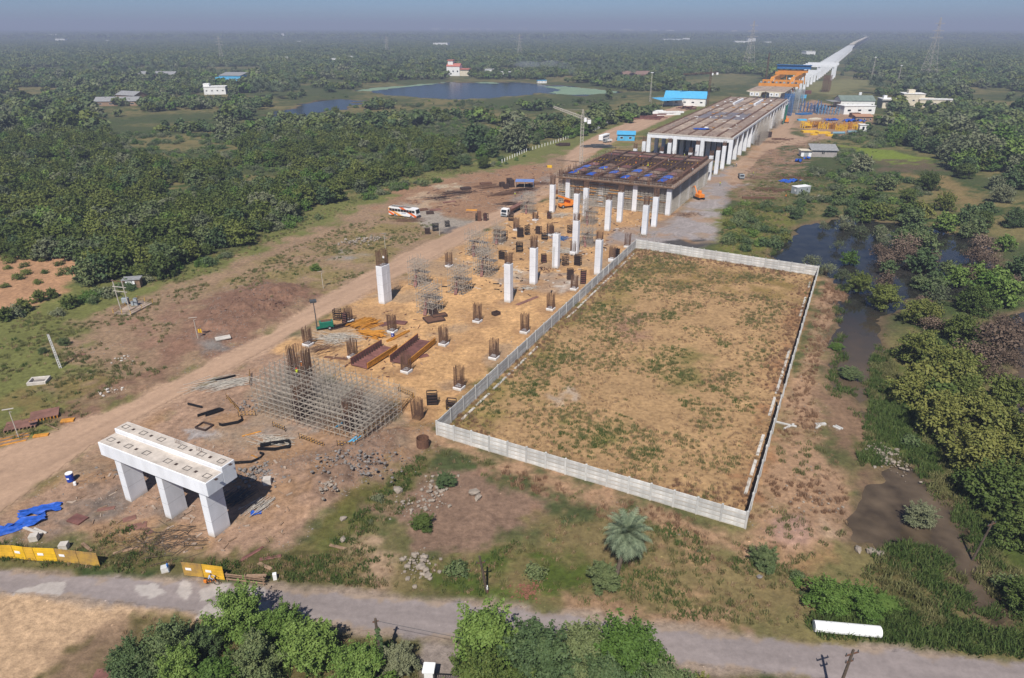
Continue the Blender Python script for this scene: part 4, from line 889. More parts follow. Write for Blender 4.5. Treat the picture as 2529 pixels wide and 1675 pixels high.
proto('far', 4.4, 6.6, 300, 1.25, (31,32,33,34), blobs=16, base=.2, asp=1.3)
proto('bare', 3.2, 4.6, 900, .22, (41,42), blobs=30, base=.2, open_=.25)
proto('shrub', 1.3, 1.05, 700, .15, (51,52,53), blobs=34, base=.02, open_=.14)
def put_tree(key, i, m, loc, s, rz, label, group, name='tree', cat='tree'):
    cm, tm = PROTO[key][i % len(PROTO[key])]
    t = thing(name, label, cat, loc, rz, group); t.scale = (s, s, s*random.uniform(.9,1.12))
    c = obj('crown', cm, None, t)
    if not cm.materials: cm.materials.append(m)
    c.material_slots[0].link = 'OBJECT'; c.material_slots[0].material = m
    tr = obj('trunk', tm, M_BARK, t); return t
def scatter(name, pts, rz, sc, idx, meshes, mats_, label):
    # one object: the points carry the meshes through geometry nodes
    me = bpy.data.meshes.new(name); me.vertices.add(len(pts)); me.vertices.foreach_set('co', np.asarray(pts, np.float32).ravel())
    for nm, tp, val in (('rz','FLOAT',rz),('sc','FLOAT',sc),('ix','INT',idx)):
        a = me.attributes.new(nm, tp, 'POINT'); a.data.foreach_set('value', np.asarray(val, np.int32 if tp == 'INT' else np.float32))
    o = obj(name, me); gt = bpy.data.node_groups.new(name, 'GeometryNodeTree'); gt.interface.new_socket('Geometry', in_out='INPUT', socket_type='NodeSocketGeometry'); gt.interface.new_socket('Geometry', in_out='OUTPUT', socket_type='NodeSocketGeometry')
    N = gt.nodes; L = gt.links; gi = N.new('NodeGroupInput'); go = N.new('NodeGroupOutput'); jn = N.new('GeometryNodeJoinGeometry'); L.new(jn.outputs[0], go.inputs[0])
    def attr(nm, tp): n = N.new('GeometryNodeInputNamedAttribute'); n.data_type = tp; n.inputs[0].default_value = nm; return n
    ar, as_, ai = attr('rz','FLOAT'), attr('sc','FLOAT'), attr('ix','INT'); cx = N.new('ShaderNodeCombineXYZ'); L.new(ar.outputs[0], cx.inputs[2])
    for k, (mm, mt) in enumerate(zip(meshes, mats_)):
        po = bpy.data.objects.new(name+'_source', mm)
        oi = N.new('GeometryNodeObjectInfo'); oi.inputs[0].default_value = po
        sm = N.new('GeometryNodeSetMaterial'); sm.inputs['Material'].default_value = mt; L.new(oi.outputs['Geometry'], sm.inputs[0])
        cp = N.new('FunctionNodeCompare'); cp.data_type = 'INT'; cp.operation = 'EQUAL'; L.new(ai.outputs[0], [s for s in cp.inputs if s.type == 'INT'][0]); [s for s in cp.inputs if s.type == 'INT'][1].default_value = k
        ip = N.new('GeometryNodeInstanceOnPoints'); L.new(gi.outputs[0], ip.inputs['Points']); L.new(sm.outputs[0], ip.inputs['Instance']); L.new(cp.outputs[0], ip.inputs['Selection']); L.new(cx.outputs[0], ip.inputs['Rotation']); L.new(as_.outputs[0], ip.inputs['Scale']); L.new(ip.outputs[0], jn.inputs[0])
    md = o.modifiers.new('scatter', 'NODES'); md.node_group = gt; return tag(o, label, kind='stuff')

# --- where trees stand: everything that is not opened up
PXZ = {}
def pxin(poly, X, Y): return sdist([(float(a), float(b)) for a, b in poly], X, Y) > 0
OPEN = [[(-600,1500),(-600,640),(0,640),(200,640),(215,700),(300,700),(400,690),(490,642),(620,594),(760,522),(1000,440),(1150,410),(1310,362),(1480,327),(1600,287),(1700,252),(1740,232),(1890,200),(1960,215),(2000,190),(2060,180),(2080,196),(2180,200),(2100,230),(2080,245),(2170,240),(2220,255),(2180,290),(2130,330),(2060,345),(2080,420),(2000,440),(1990,540),(1930,560),(1870,640),(2030,660),(2120,800),(2180,900),(2240,1010),(2300,1150),(2400,1330),(2500,1480),(2700,1560),(2700,2200),(-600,2200)],
        LAKE, POND, [(1000,320),(1150,300),(1260,318),(1290,345),(1180,360),(1060,362)], [(1420,262),(1560,262),(1530,285),(1440,290)], [(2080,352),(2220,362),(2330,395),(2420,470),(2430,520),(2360,520),(2290,455),(2130,430)],
        [(560,235),(650,228),(760,228),(740,242),(620,258),(560,250)], [(840,236),(900,212),(1000,202),(1100,196),(1300,197),(1400,204),(1540,222),(1560,240),(1430,252),(1400,262),(1300,270),(1180,272),(1050,266),(920,262),(900,275),(800,300),(700,305),(620,300),(620,280),(700,252)], [(1680,190),(1780,182),(1890,186),(1880,205),(1740,225),(1690,212)], [(0,312),(110,316),(110,330),(0,330)], [(440,336),(520,330),(520,342),(450,348)], [(1100,390),(1180,380),(1180,405),(1100,410)],
        [(400,440),(480,465),(480,500),(420,505)], [(600,425),(690,420),(690,445),(620,450)], [(270,328),(540,335),(640,395),(480,425),(320,400)],[(560,415),(730,410),(740,465),(600,475)],[(120,395),(240,400),(230,430),(130,425)],[(850,395),(960,380),(970,410),(870,425)], [(1300,152),(1500,150),(1500,162),(1300,164)], [(2180,250),(2260,235),(2340,262),(2240,275)],[(2040,345),(2130,325),(2190,330),(2210,360),(2130,375),(2120,430),(2290,440),(2300,480),(2200,500),(2100,520),(2000,520),(1980,440)],[(1990,205),(2200,200),(2210,225),(2110,245),(2000,250)],[(2395,430),(2460,490),(2480,520),(2440,520)]]
HOUSES = [(500,560,205,262),(530,610,178,216),(240,350,236,290),(355,450,183,198),(1100,1160,148,200),(2080,2160,240,272),(2180,2225,235,268),(2235,2345,232,275),(1530,1680,215,260),(1680,1760,190,270),(1540,1600,185,200),(1990,2030,130,150),(2190,2220,155,160)]
CORR = lambda x, y: (abs((x*UY-y*UX)-np.vectorize(vpath)(x*UX+y*UY)) < 26) & ((x*UX+y*UY) > 560)
def candidates(y0, y1, cell, wide=.86, seed=1):
    g = np.random.default_rng(seed); ys = np.arange(y0, y1, cell); out = []
    for yy in ys:
        n = int(2*(yy*wide+20)/cell); xs = (np.arange(n)-n/2)*cell; out.append(np.stack([xs+g.uniform(-.45,.45,n)*cell, yy+g.uniform(-.45,.45,n)*cell], 1))
    c = np.concatenate(out); X, Y = to_px(c[:,0], c[:,1]); ok = np.ones(len(c), bool)
    for pl in OPEN: ok &= ~pxin(pl, X, Y)
    for a, b, c0, d in HOUSES: ok &= ~((X > a-2) & (X < b+2) & (Y > c0+(d-c0)*.5) & (Y < d-(d-c0)*.08))
    ok &= ~CORR(c[:,0], c[:,1]); return c[ok], X[ok], Y[ok]
PLANT = [(-600,345),(0,345),(300,335),(560,360),(800,300),(1000,300),(1170,360),(1150,410),(1000,440),(760,522),(620,594),(490,642),(400,690),(215,700),(200,640),(-600,640)]
c, X, Y = candidates(115, 430, 4.7, seed=3)
inP = pxin(PLANT, X, Y); left = X < 1500
gap = fbm(c[:,0], c[:,1], 22, 3, 31); keep = np.where(inP, gap > .29, gap > .45) & ~((X > 1780) & (Y > 420) & (gap < .46)); c, X, Y, inP = c[keep], X[keep], Y[keep], inP[keep]
# trees in and round the marsh are set by hand below
mk = ~((X > 1850) & (Y > 470)); c, X, Y, inP = c[mk], X[mk], Y[mk], inP[mk]
dist = np.hypot(c[:,0], c[:,1]); vis = (X > -60) & (X < W+60)
order = np.argsort(np.where(vis, dist, 1e9)); N_IND = 150; ind = order[:N_IND]; rest = np.setdiff1d(np.arange(len(c)), ind)
rr = random.Random(4)
for k in ind:
    lft = X[k] < 1500
    m = L_DARK if (lft and rr.random() < .72) else rr.choice([L_MID, L_MID, L_MID, L_BRT, L_PALE]); sc_ = rr.choice([rr.uniform(.6,.9), rr.uniform(.85,1.2), rr.uniform(1.1,1.45)])
    put_tree('mid', k, m, (c[k,0], c[k,1], -.1), sc_, rr.uniform(0, 6.28), 'dark green bushy tree at the near edge of the left plantation' if lft else 'green tree in the woodland on the right', 'plantation trees left of the track' if lft else 'woodland trees on the right')
g = np.random.default_rng(5); cr = c[rest]; iP = inP[rest]
sp_ = fbm(cr[:,0], cr[:,1], 30, 3, 35)+g.normal(0,.07,len(cr))
ix = np.where(iP, np.where(g.random(len(cr)) < .72, g.integers(0, 3, len(cr)), 3+g.integers(0, 4, len(cr))), np.where(g.random(len(cr)) < .62, 3+g.integers(0, 2, len(cr)), np.where(g.random(len(cr)) < .5, 5, np.where(g.random(len(cr)) < .5, 0, 6))))
ix = np.where(~iP & (sp_ > .60), 6, np.where(~iP & (sp_ < .40), 5, ix))
scl = np.where(iP, g.uniform(.55, 1.4, len(cr)), g.uniform(.7, 1.9, len(cr))*np.where(g.random(len(cr)) < .12, 1.5, 1))
MM = [PROTO['mid'][i][0] for i in (0,1,2,3,4,5,1)]
scatter('woodland', np.c_[cr, np.full(len(cr), -.2)], g.uniform(0, 6.28, len(cr)), scl, ix, MM, [L_DARK, L_DARK, L_DARK, L_MID, L_MID, L_PALE, L_BRT], 'dense green plantation and woodland behind its nearest trees')
c2, X2, Y2 = candidates(430, 1250, 7.4, seed=6); k2 = fbm(c2[:,0], c2[:,1], 60, 4, 33) > .44; c2 = c2[k2]
c3, X3, Y3 = candidates(1250, 3600, 21, seed=7); c4, X4, Y4 = candidates(3600, 15500, 62, seed=8)
def far_idx(n): return np.where(g.random(n) < .84, g.integers(0, 3, n), 3+g.integers(0, 2, n))
FM = [PROTO['far'][i][0] for i in (0,1,2,3,0)]; FMT = [L_FAR, L_MID, L_DARK, L_PALE, L_BRT]
scatter('distant_woodland', np.c_[c2, np.full(len(c2), -.3)], g.uniform(0,6.28,len(c2)), g.uniform(.55,1.3,len(c2))*np.where(g.random(len(c2)) < .1, 1.5, 1), far_idx(len(c2)), FM, FMT, 'distant woodland round the lake')
BM = [crown_mesh('grove', 13, 8.5, 520, 2.1, s, blobs=60, base=.25, asp=1.2) for s in (61,62,63)]
scatter('far_woodland', np.c_[np.r_[c3, c4], np.full(len(c3)+len(c4), -.5)], g.uniform(0,6.28,len(c3)+len(c4)), np.r_[g.uniform(.75,1.35,len(c3)), g.uniform(1.6,3.2,len(c4))], g.integers(0,3,len(c3)+len(c4)), BM, [L_FAR, L_DARK, L_MID], 'far woodland fading into haze at the horizon')

# --- hand placed trees: (foot px, kind, leaves, scale, label)
HAND = [
 # foreground, south of the road
 (600,1570,'near',L_BRT,1.0,'bright green feathery tree at the roadside right of the parked motorcycle','roadside'),(705,1575,'near',L_BRT,.72,'small bright green tree casting a shadow on the road','roadside'),(770,1640,'near',L_BRT,1.05,'leafy bright green mango tree at the bottom edge beside the vine pole','r'),
 (900,1700,'near',L_BRT,1.0,'bright green tree in the bottom row left of the gate','r'),(640,1680,'near',L_MID,.9,'dull green bush tree at the bottom edge below the feathery tree','r'),(430,1640,'near',L_MID,.85,'dark green bush tree near the sandy lot','r'),(330,1660,'near',L_MID,.7,'low dark green bush at the left end of the foreground hedge','r'),(520,1610,'near',L_MID,.62,'small scrubby bush tree between the lot and the feathery tree','r'),(545,1720,'near',L_BRT,.9,'green bush tree cut by the bottom edge','r'),
 (1195,1640,'near',L_BRT,1.25,'tall bright green tree right of the gate at the roadside','r'),(1180,1740,'near',L_YEL,1.0,'yellow green bushy tree beside the gate','r'),(1330,1690,'near',L_MID,1.2,'blue green feathery tree in the middle of the bottom edge','r'),(1440,1660,'near',L_MID,1.0,'dull green feathery tree reaching over the road edge','r'),(1540,1680,'near',L_BRT,1.15,'tall green spiky tree right of the feathery trees','r'),(1630,1740,'near',L_MID,.95,'olive green tree at the right end of the bottom hedge','r'),(1730,1740,'near',L_YEL,.6,'small yellow green bush at the bottom right of the hedge','r'),(955,1630,'near',L_BRT,.42,'small bright green shrub beside the vine pole','r'),(985,1660,'near',L_PALE,.62,'brownish round bush left of the driveway','r'),
 (460,1690,'near',L_BRT,.8,'bright green bush at the bottom edge near the rusty sheet','r'),(1500,1760,'near',L_MID,1.0,'grey green tree cut by the bottom edge','r'),(1280,1770,'near',L_YEL,.9,'yellow tinged tree cut by the bottom edge','r'),
 # right bank
 (2120,720,'big',L_DARK,.62,'dark green rounded tree on the marsh bank','m'),(2180,760,'big',L_DARK,.72,'broad dark green tree leaning over the marsh channel','m'),(2270,800,'big',L_YEL,.78,'yellow green tree behind the dark bank tree','m'),(2400,770,'big',L_YEL,.8,'tall yellow topped tree in the flooded marsh','m'),(2370,840,'big',L_DARK,.8,'dark green tree below the yellow topped one','m'),
 (2270,900,'big',L_YEL,.85,'large yellowing tree at the head of the right bank row','m'),(2240,990,'big',L_YEL,.75,'yellowing tree on the bank above the weed beds','m'),(2330,960,'big',L_YEL,.92,'large yellow green tree in the middle of the bank row','m'),(2310,1070,'big',L_YEL,.9,'olive yellow tree on the bank above the stone heap','m'),(2400,1060,'big',L_YEL,.9,'yellow flecked tree behind the bank row','m'),(2400,1160,'big',L_YEL,.95,'big yellow green tree right of the muddy puddle','m'),(2460,1250,'big',L_YEL,.9,'yellow green tree above the leaning pole','m'),(2490,1130,'big',L_YEL,.95,'yellow green tree at the right edge above the pole','m'),(2520,1340,'big',L_YEL,.7,'yellow green tree at the right edge beside the pole','m'),(2520,1500,'big',L_YEL,.5,'small yellow orange tree in the lower right corner','m'),(2380,1000,'big',L_DARK,.7,'dark green tree among the yellow ones','m'),(2480,1010,'big',L_DARK,.8,'dark green tree at the right edge above the water','m'),(2540,1230,'big',L_YEL,.9,'yellow green tree cut by the right edge','m'),
 # in the marsh
 (2170,640,'bare',L_BRN,1.1,'reddish withered tree standing in the marsh water','m'),(2240,628,'bare',L_BRN,1.5,'wide reddish brown withered tree in the marsh','m'),(2290,660,'bare',L_BRN,1.2,'brown withered tree low over the marsh','m'),(2225,600,'mid',L_BRT,.9,'fresh green tree behind the reddish withered ones','m'),(2098,652,'mid',L_BRT,.75,'small fresh green tree alone in the marsh water','m'),(2360,705,'mid',L_BRT,.95,'bright green tree in the middle of the marsh','m'),(2180,715,'bare',L_BRN,1.1,'brown grey withered tree near the bank','m'),(2190,680,'mid',L_MID,.75,'dull green small tree between withered ones','m'),(2420,640,'bare',L_BRN,1.6,'large pinkish brown withered tree at the right of the marsh','m'),(2480,620,'mid',L_BRT,.9,'green tree behind the pinkish withered tree','m'),(2310,745,'bare',L_PALE,1.1,'grey leafless tree in the marsh shade','m'),(2460,730,'mid',L_BRT,.9,'green tree by the far right marsh water','m'),(2510,690,'mid',L_MID,1.1,'dull green tree at the right marsh edge','m'),(2440,880,'bare',L_BRN,1.7,'wide dark brown thicket of withered branches on the right','m'),(2380,900,'bare',L_BRN,1.2,'dark brown withered tree left of the thicket','m'),(2500,850,'bare',L_BRN,1.4,'brown withered tree at the right edge','m'),(2005,660,'bare',L_PALE,.9,'slim grey tree at the corner of the walled plot','m'),(2040,680,'bare',L_PALE,.8,'bare grey bush outside the plot corner','m'),(2080,690,'bare',L_PALE,.7,'leafless bush in the water near the plot corner','m'),(2250,560,'mid',L_MID,1.2,'green tree on the far marsh bank','m'),(2330,570,'mid',L_BRT,1.1,'light green tree on the far marsh bank','m'),(2100,545,'mid',L_MID,.9,'grey green tree at the far left of the marsh','m'),(2170,540,'mid',L_YEL,1.1,'yellow green tree above the marsh','m'),(2050,535,'mid',L_MID,.8,'small grey green tree at the top of the marsh','m'),(2420,560,'big',L_DARK,.75,'dark green tree above the right marsh','m'),(2500,560,'big',L_MID,.8,'tall green tree at the far right above the marsh','m'),(2330,520,'big',L_YEL,.8,'yellowish round tree beyond the marsh','m'),(2240,500,'big',L_YEL,.75,'olive tree in the scrub beyond the marsh','m'),(2140,505,'mid',L_YEL,1.1,'yellow tinged scrub tree beyond the marsh','m'),(2070,500,'mid',L_MID,.9,'green scrub tree right of the grey cabin','m'),(2290,470,'big',L_DARK,.95,'wide dark green round tree beside the dry path','m'),(2380,440,'big',L_DARK,.9,'very dark broad tree above the dry path','m'),(2470,500,'big',L_PALE,.8,'pale leafy tree at the right edge','m'),(2180,470,'mid',L_MID,1.2,'green scrub tree left of the round tree','m'),(1965,540,'mid',L_MID,.7,'small green tree between the gravel yard and the marsh','m'),
 # left singles
 (232,655,'mid',L_PALE,1.25,'tall pale yellow green tree standing above the plantation corner','l'),(795,495,'big',L_PALE,.85,'large silvery green tree at the plantation edge above the bus','l'),(750,480,'mid',L_YEL,1.1,'yellow green tree beside the silvery one','l'),(176,760,'mid',L_YEL,.62,'round yellow green bush beside the transformer plinth','l'),(100,745,'mid',L_YEL,.5,'small yellow green bush by the bare orchard','l'),(60,770,'mid',L_DARK,.6,'dark green bush in the hedge below the orchard','l'),(15,790,'mid',L_DARK,.6,'dark green bush at the left edge below the orchard','l'),(130,735,'mid',L_DARK,.5,'dark bush between two round yellow ones','l'),(985,395,'mid',L_BRT,.9,'bright yellow green tree among dark plantation trees','l'),(1195,415,'big',L_DARK,.7,'dark round tree at the tip of the plantation','l'),(830,290,'big',L_DARK,.85,'big dark tree in front of the pond','l'),(780,300,'mid',L_DARK,1.1,'dark tree left of the pond tree','l'),(225,700,'mid',L_MID,1.2,'green tree below the tall pale one','l'),(255,690,'mid',L_DARK,1.1,'dark tree behind the transformer plinth','l')]
for k, (a, b, key, m, s, lb, gr) in enumerate(HAND):
    p = P(a, b); put_tree(key, k, m, (p.x, p.y, -.15), s, k*1.7, lb, {'r':'roadside trees in the foreground','roadside':'roadside trees in the foreground','m':'trees round the marsh','l':'single trees left of the track'}[gr])
gm = random.Random(12); km = 0
for a, b, n, sx, sy, m, key, lb in ((2240,640,7,60,22,L_BRN,'bare','reddish brown withered tree in the flooded marsh'),(2440,660,9,60,50,L_BRN,'bare','pinkish brown withered tree at the right of the marsh'),(2330,780,7,60,40,L_BRN,'bare','dark withered tree between the marsh and the bank row'),(2470,880,8,50,70,L_BRN,'bare','withered thicket tree behind the bank row'),(2420,720,7,70,60,L_BRT,'mid','fresh green tree among withered ones'),(2300,690,5,90,50,L_MID,'mid','dull green tree in the flooded marsh'),(2440,560,8,90,30,L_MID,'mid','green tree on the far right marsh bank'),(2200,545,6,120,10,L_YEL,'mid','yellow green tree along the far marsh bank'),(2330,950,6,70,90,L_YEL,'mid','small yellow green tree filling the bank row'),(2120,590,8,90,34,L_PALE,'bare','thin grey green tree standing in the open marsh water'),(2230,615,6,70,40,L_MID,'mid','green bush tree breaking up the marsh water')):
    for k in range(n):
        p = P(a+gm.uniform(-sx,sx), b+gm.uniform(-sy,sy)); km += 1; put_tree(key, km, m, (p.x, p.y, -.3), gm.uniform(.6,1.25), gm.uniform(0,6), lb, 'trees round the marsh')
for k, (a, b) in enumerate(((24,650),(60,660),(65,640),(108,645),(148,655),(112,675),(65,678),(160,678),(20,665),(15,710),(20,640),(95,700),(45,690))):
    p = P(a, b); put_tree('shrub', k, L_DARK, (p.x, p.y, 0), random.uniform(.9,1.5), k, 'young sapling in the bare orchard plot at the left', 'orchard saplings', 'sapling', 'sapling')
for k, (a, b, m, s, lb) in enumerate(((780,668,L_BRT,1.3,'green shrub beside the lamp on the churned ground'),(160,852,L_MID,1.1,'green shrub right of the lattice pole'),(108,872,L_DARK,.9,'dark low shrub left of the lattice pole'),(1100,1200,L_MID,1.4,'grey green bush beside the stones on the mud flat'),(1045,1305,L_YEL,1.5,'golden brown grass bush beside the broken slabs'),(1885,1395,L_DARK,1.7,'dark green low bush between the wall corner and the road'),(1490,1445,L_MID,1.9,'grey green bush at the foot of the palm'),(2045,1500,L_BRT,2.4,'leafy green bush behind the white wrapped pipe'),(2120,1510,L_BRT,2.2,'tall green bush right of the white wrapped pipe'),(2185,1500,L_BRT,1.6,'bright green sapling in the reed bed'),(2270,1290,L_PALE,1.9,'leafless grey bush standing in the puddle'),(2065,860,L_BRT,1.4,'round green reed clump in the creek'),(2100,930,L_MID,2.2,'olive reed clump in the creek'),)):
    p = P(a, b); low = 'plot' in lb or 'reed' in lb or 'weed' in lb; q = put_tree('near', k, {L_DARK: L_MID}.get(m, m), (p.x, p.y, -.05), s*.34, k, lb, 'shrubs and weed clumps', 'shrub', 'shrub'); q.scale.z = s*(.13 if low else .26)

def f_scrub(x, y, g): 
    n = fbm(x, y, 12, 3, 61); r = g.random(len(x)); return np.where(r < sstep(.40,.66,n), g.integers(0, 4, len(x)), -1), g.uniform(.5,2.0,len(x))**1.15
SB = [PROTO['shrub'][i][0] for i in (0,1,2,0)]
def scrub(label, polys, dens, seed, mats_):
    q = [tufts_in(pl, dens, f_scrub, seed+i, 900) for i, pl in enumerate(polys)]; x, y, ix, sc_ = (np.concatenate([a[k] for a in q]) for k in range(4)); z_, c_, dw_, fl_ = terrain(x, y); ok = (fl_ < .3) & (dw_ < .2)
    scatter('scrub', np.c_[x, y, z_][ok], g.uniform(0,6.28,ok.sum()), sc_[ok]*(.55 if 'between the road' in label else 1), ix[ok], SB, mats_, label)
# --- date palm
p = P(1520, 1425); t = thing('palm_tree', 'date palm with grey green fronds leaning over the verge', 'palm', (p.x, p.y, -.1), 0)
top = Vector((1.5, 1.9, 5.2)); obj('trunk', MB().path([(0,0,0),(.45,.5,1.7),(.95,1.15,3.5),top], [.34,.27,.26,.30], 8), M_BARK, t)
gg = random.Random(3); Vv = []; Ff = []; Ti = []
for k in range(64):
    a = k*2.39996; el = R(78-k*1.85); L_ = 3.1+gg.uniform(-.3,.3); pos = top.copy(); d = Vector((math.cos(a)*math.cos(el), math.sin(a)*math.cos(el), math.sin(el))); side = Vector((-math.sin(a), math.cos(a), 0)); pts = [pos.copy()]
    for s in range(14): d.z -= .085; d.normalize(); pos = pos+d*(L_/14); pts.append(pos.copy())
    for s in range(1, 14):
        w = .62*math.sin(math.pi*min(1, (s+1.5)/15.5))**.7
        for sg in (-1, 1):
            for hh in (0, .5):
                b0 = pts[s].lerp(pts[s+1], hh); dd = (pts[s+1]-pts[s]).normalized(); tip = b0+side*sg*w+dd*.30+Vector((0,0,-.16+gg.uniform(-.05,.08))); wd = dd*.055
                i = len(Vv); Vv += [b0-wd, b0+wd, tip+wd*.3, tip-wd*.3]; Ff.append((i,i+1,i+2,i+3)); Ti += [gg.uniform(.1,.9)]*4
me = np_mesh('crown', np.array([tuple(q) for q in Vv]), np.array(Ff)); at = me.attributes.new('tint','FLOAT','POINT'); at.data.foreach_set('value', np.array(Ti, np.float32)); obj('crown', me, L_PALM, t)

pc_ = []
for a_, b_, n_, sx_, sy_ in ((560,185,14,300,10),(1180,160,26,260,10),(1450,175,24,120,10),(700,240,10,60,6),(2250,230,8,120,8),(1560,190,12,60,8)):
    for k_ in range(n_): q = P(a_+gg.uniform(-sx_,sx_), b_+gg.uniform(-sy_,sy_)); pc_.append((q.x, q.y, 2.5))
scatter('palm_grove', np.array(pc_), g.uniform(0,6.28,len(pc_)), g.uniform(1.3,2.0,len(pc_)), np.zeros(len(pc_), int), [me], [L_PALM], 'palm crowns standing above the distant woodland')
# --- grass
def tuft(n, h, sp, w, seed, name='tuft'):
    g = np.random.default_rng(seed); V = []; F = []
    for k in range(n):
        a = g.uniform(0, 6.28); r = sp*math.sqrt(g.random()); b = np.array([math.cos(a)*r, math.sin(a)*r, -.03]); hh = h*g.uniform(.5,1.1); lean = g.normal(0,.32,2)*hh; c = g.uniform(0,6.28); wv = np.array([math.cos(c), math.sin(c), 0])*w/2
        m_ = b+np.array([lean[0]*.4, lean[1]*.4, hh*.6]); tp = b+np.array([lean[0], lean[1], hh*.95]); i = len(V); V += [b-wv, b+wv, m_+wv*.7, m_-wv*.7, m_-wv*.7, m_+wv*.7, tp+wv*.15, tp-wv*.15]; F += [(i,i+1,i+2,i+3),(i+4,i+5,i+6,i+7)]
    me = np_mesh(name, np.array(V), np.array(F)); at = me.attributes.new('tint','FLOAT','POINT'); at.data.foreach_set('value', np.repeat(g.random(len(F)), 4).astype(np.float32)); return me
G_DRY = leaf_mat('dry_grass', (.16,.095,.05), (.27,.175,.10), (.38,.27,.16), trans=.1)
G_RUST = leaf_mat('rusty_grass', (.15,.08,.045), (.24,.14,.08), (.33,.21,.13), trans=.1)
G_GRN = leaf_mat('green_grass', (.085,.098,.030), (.15,.155,.055), (.24,.22,.095), trans=.25)
G_LUSH = leaf_mat('lush_grass', (.045,.082,.018), (.085,.13,.030), (.14,.18,.055), trans=.25)
TF = [tuft(16,.42,.32,.05,1), tuft(16,.5,.36,.05,2), tuft(20,.75,.30,.06,3), tuft(22,.55,.40,.07,4), tuft(26,.62,.45,.08,5), tuft(14,.22,.4,.07,6)]
def tufts_in(poly_px, dens, fn, seed, ymax=330):
    g = np.random.default_rng(seed); a = np.array(gpoly(poly_px)); A = (a[:,0].max()-a[:,0].min())*(a[:,1].max()-a[:,1].min()); n = int(A*dens)
    x = g.uniform(a[:,0].min(), a[:,0].max(), n); y = g.uniform(a[:,1].min(), a[:,1].max(), n); ok = (sdist([tuple(q) for q in a], x, y) > 0) & (y < ymax)
    x, y = x[ok], y[ok]; ix, sc = fn(x, y, g); ok = ix >= 0; return x[ok], y[ok], ix[ok], sc[ok]
def f_plot(x, y, g):
    n = fbm(x, y, 7, 4, 41); m = fbm(x, y, 16, 3, 42); r = g.random(len(x)); rim = sstep(7, 1, sdist(FIELDP, x, y)); X, Y = to_px(x, y)
    lt = sstep(300, 0, X-(1080+(1045-Y)*1.13))*.16
    ix = np.where(r < .40*(n > .40)+rim*.3, 0, -1); wp = np.zeros(len(x))
    for a_, b_, r_ in ((1650,782,4),(1640,910,6),(1680,930,5),(1505,1060,6),(1440,1085,6),(1226,936,2),(1790,850,2),(1715,1000,3),(1560,700,6),(1480,760,5),(1380,880,6),(1300,960,6),(1660,870,4),(1840,1000,3),(1200,1010,4),(1600,1120,4),(1770,960,3)):
        q_ = P(a_, b_); wp = np.maximum(wp, np.exp(-((x-q_.x)**2+(y-q_.y)**2)/(r_*r_)*(.6+1.4*n)))
    ix = np.where((r < .85*sstep(.42,.76,n+lt)), np.where(g.random(len(x)) < .5, 3, 1), ix); ix = np.where(((n+lt > .74) & (r < .2)) | (r < wp*.9-.25), np.where(g.random(len(x)) < .3, 4, 3), ix); ix = np.where((rim > .3) & (r < .4*rim) & (m > .40), 2, ix); return ix, g.uniform(.45,1.15,len(x))
def f_dry(x, y, g):
    n = fbm(x, y, 5, 4, 43); r = g.random(len(x)); ix = np.where(r < .40*(n > .36), 0, -1); ix = np.where((n > .52) & (r < .5), 2, ix); ix = np.where((n < .36) & (r < .25), 3, ix); return ix, g.uniform(.6,1.4,len(x))
def f_verge(x, y, g):
    n = fbm(x, y, 5, 4, 44); r = g.random(len(x)); q = g.random(len(x)); ix = np.where(r < .8*sstep(.28,.66,n), np.where(q < .7*sstep(.46,.62,n), 4, np.where(q < .72, 3, 1)), np.where(r > .9, 1, -1)); return ix, g.uniform(.6,1.3,len(x))
def f_lush(x, y, g):
    n = fbm(x, y, 4, 3, 45); r = g.random(len(x)); ix = np.where(r < .75, np.where(n > .40, 4, 3), -1); return ix, g.uniform(.8,1.9,len(x))
def f_reed(x, y, g):
    n = fbm(x, y, 6, 4, 47); r = g.random(len(x)); return np.where(r < .9*sstep(.50,.66,n), np.where(g.random(len(x)) < .7, 4, 3), -1), g.uniform(.8,1.8,len(x))
def f_left(x, y, g):
    n = fbm(x, y, 9, 4, 46); r = g.random(len(x)); q = g.random(len(x)); ix = np.where(r < .75*sstep(.38,.72,n), np.where(q < .12, 4, np.where(q < .75, 3, 1)), -1); return ix, g.uniform(.6,1.3,len(x))
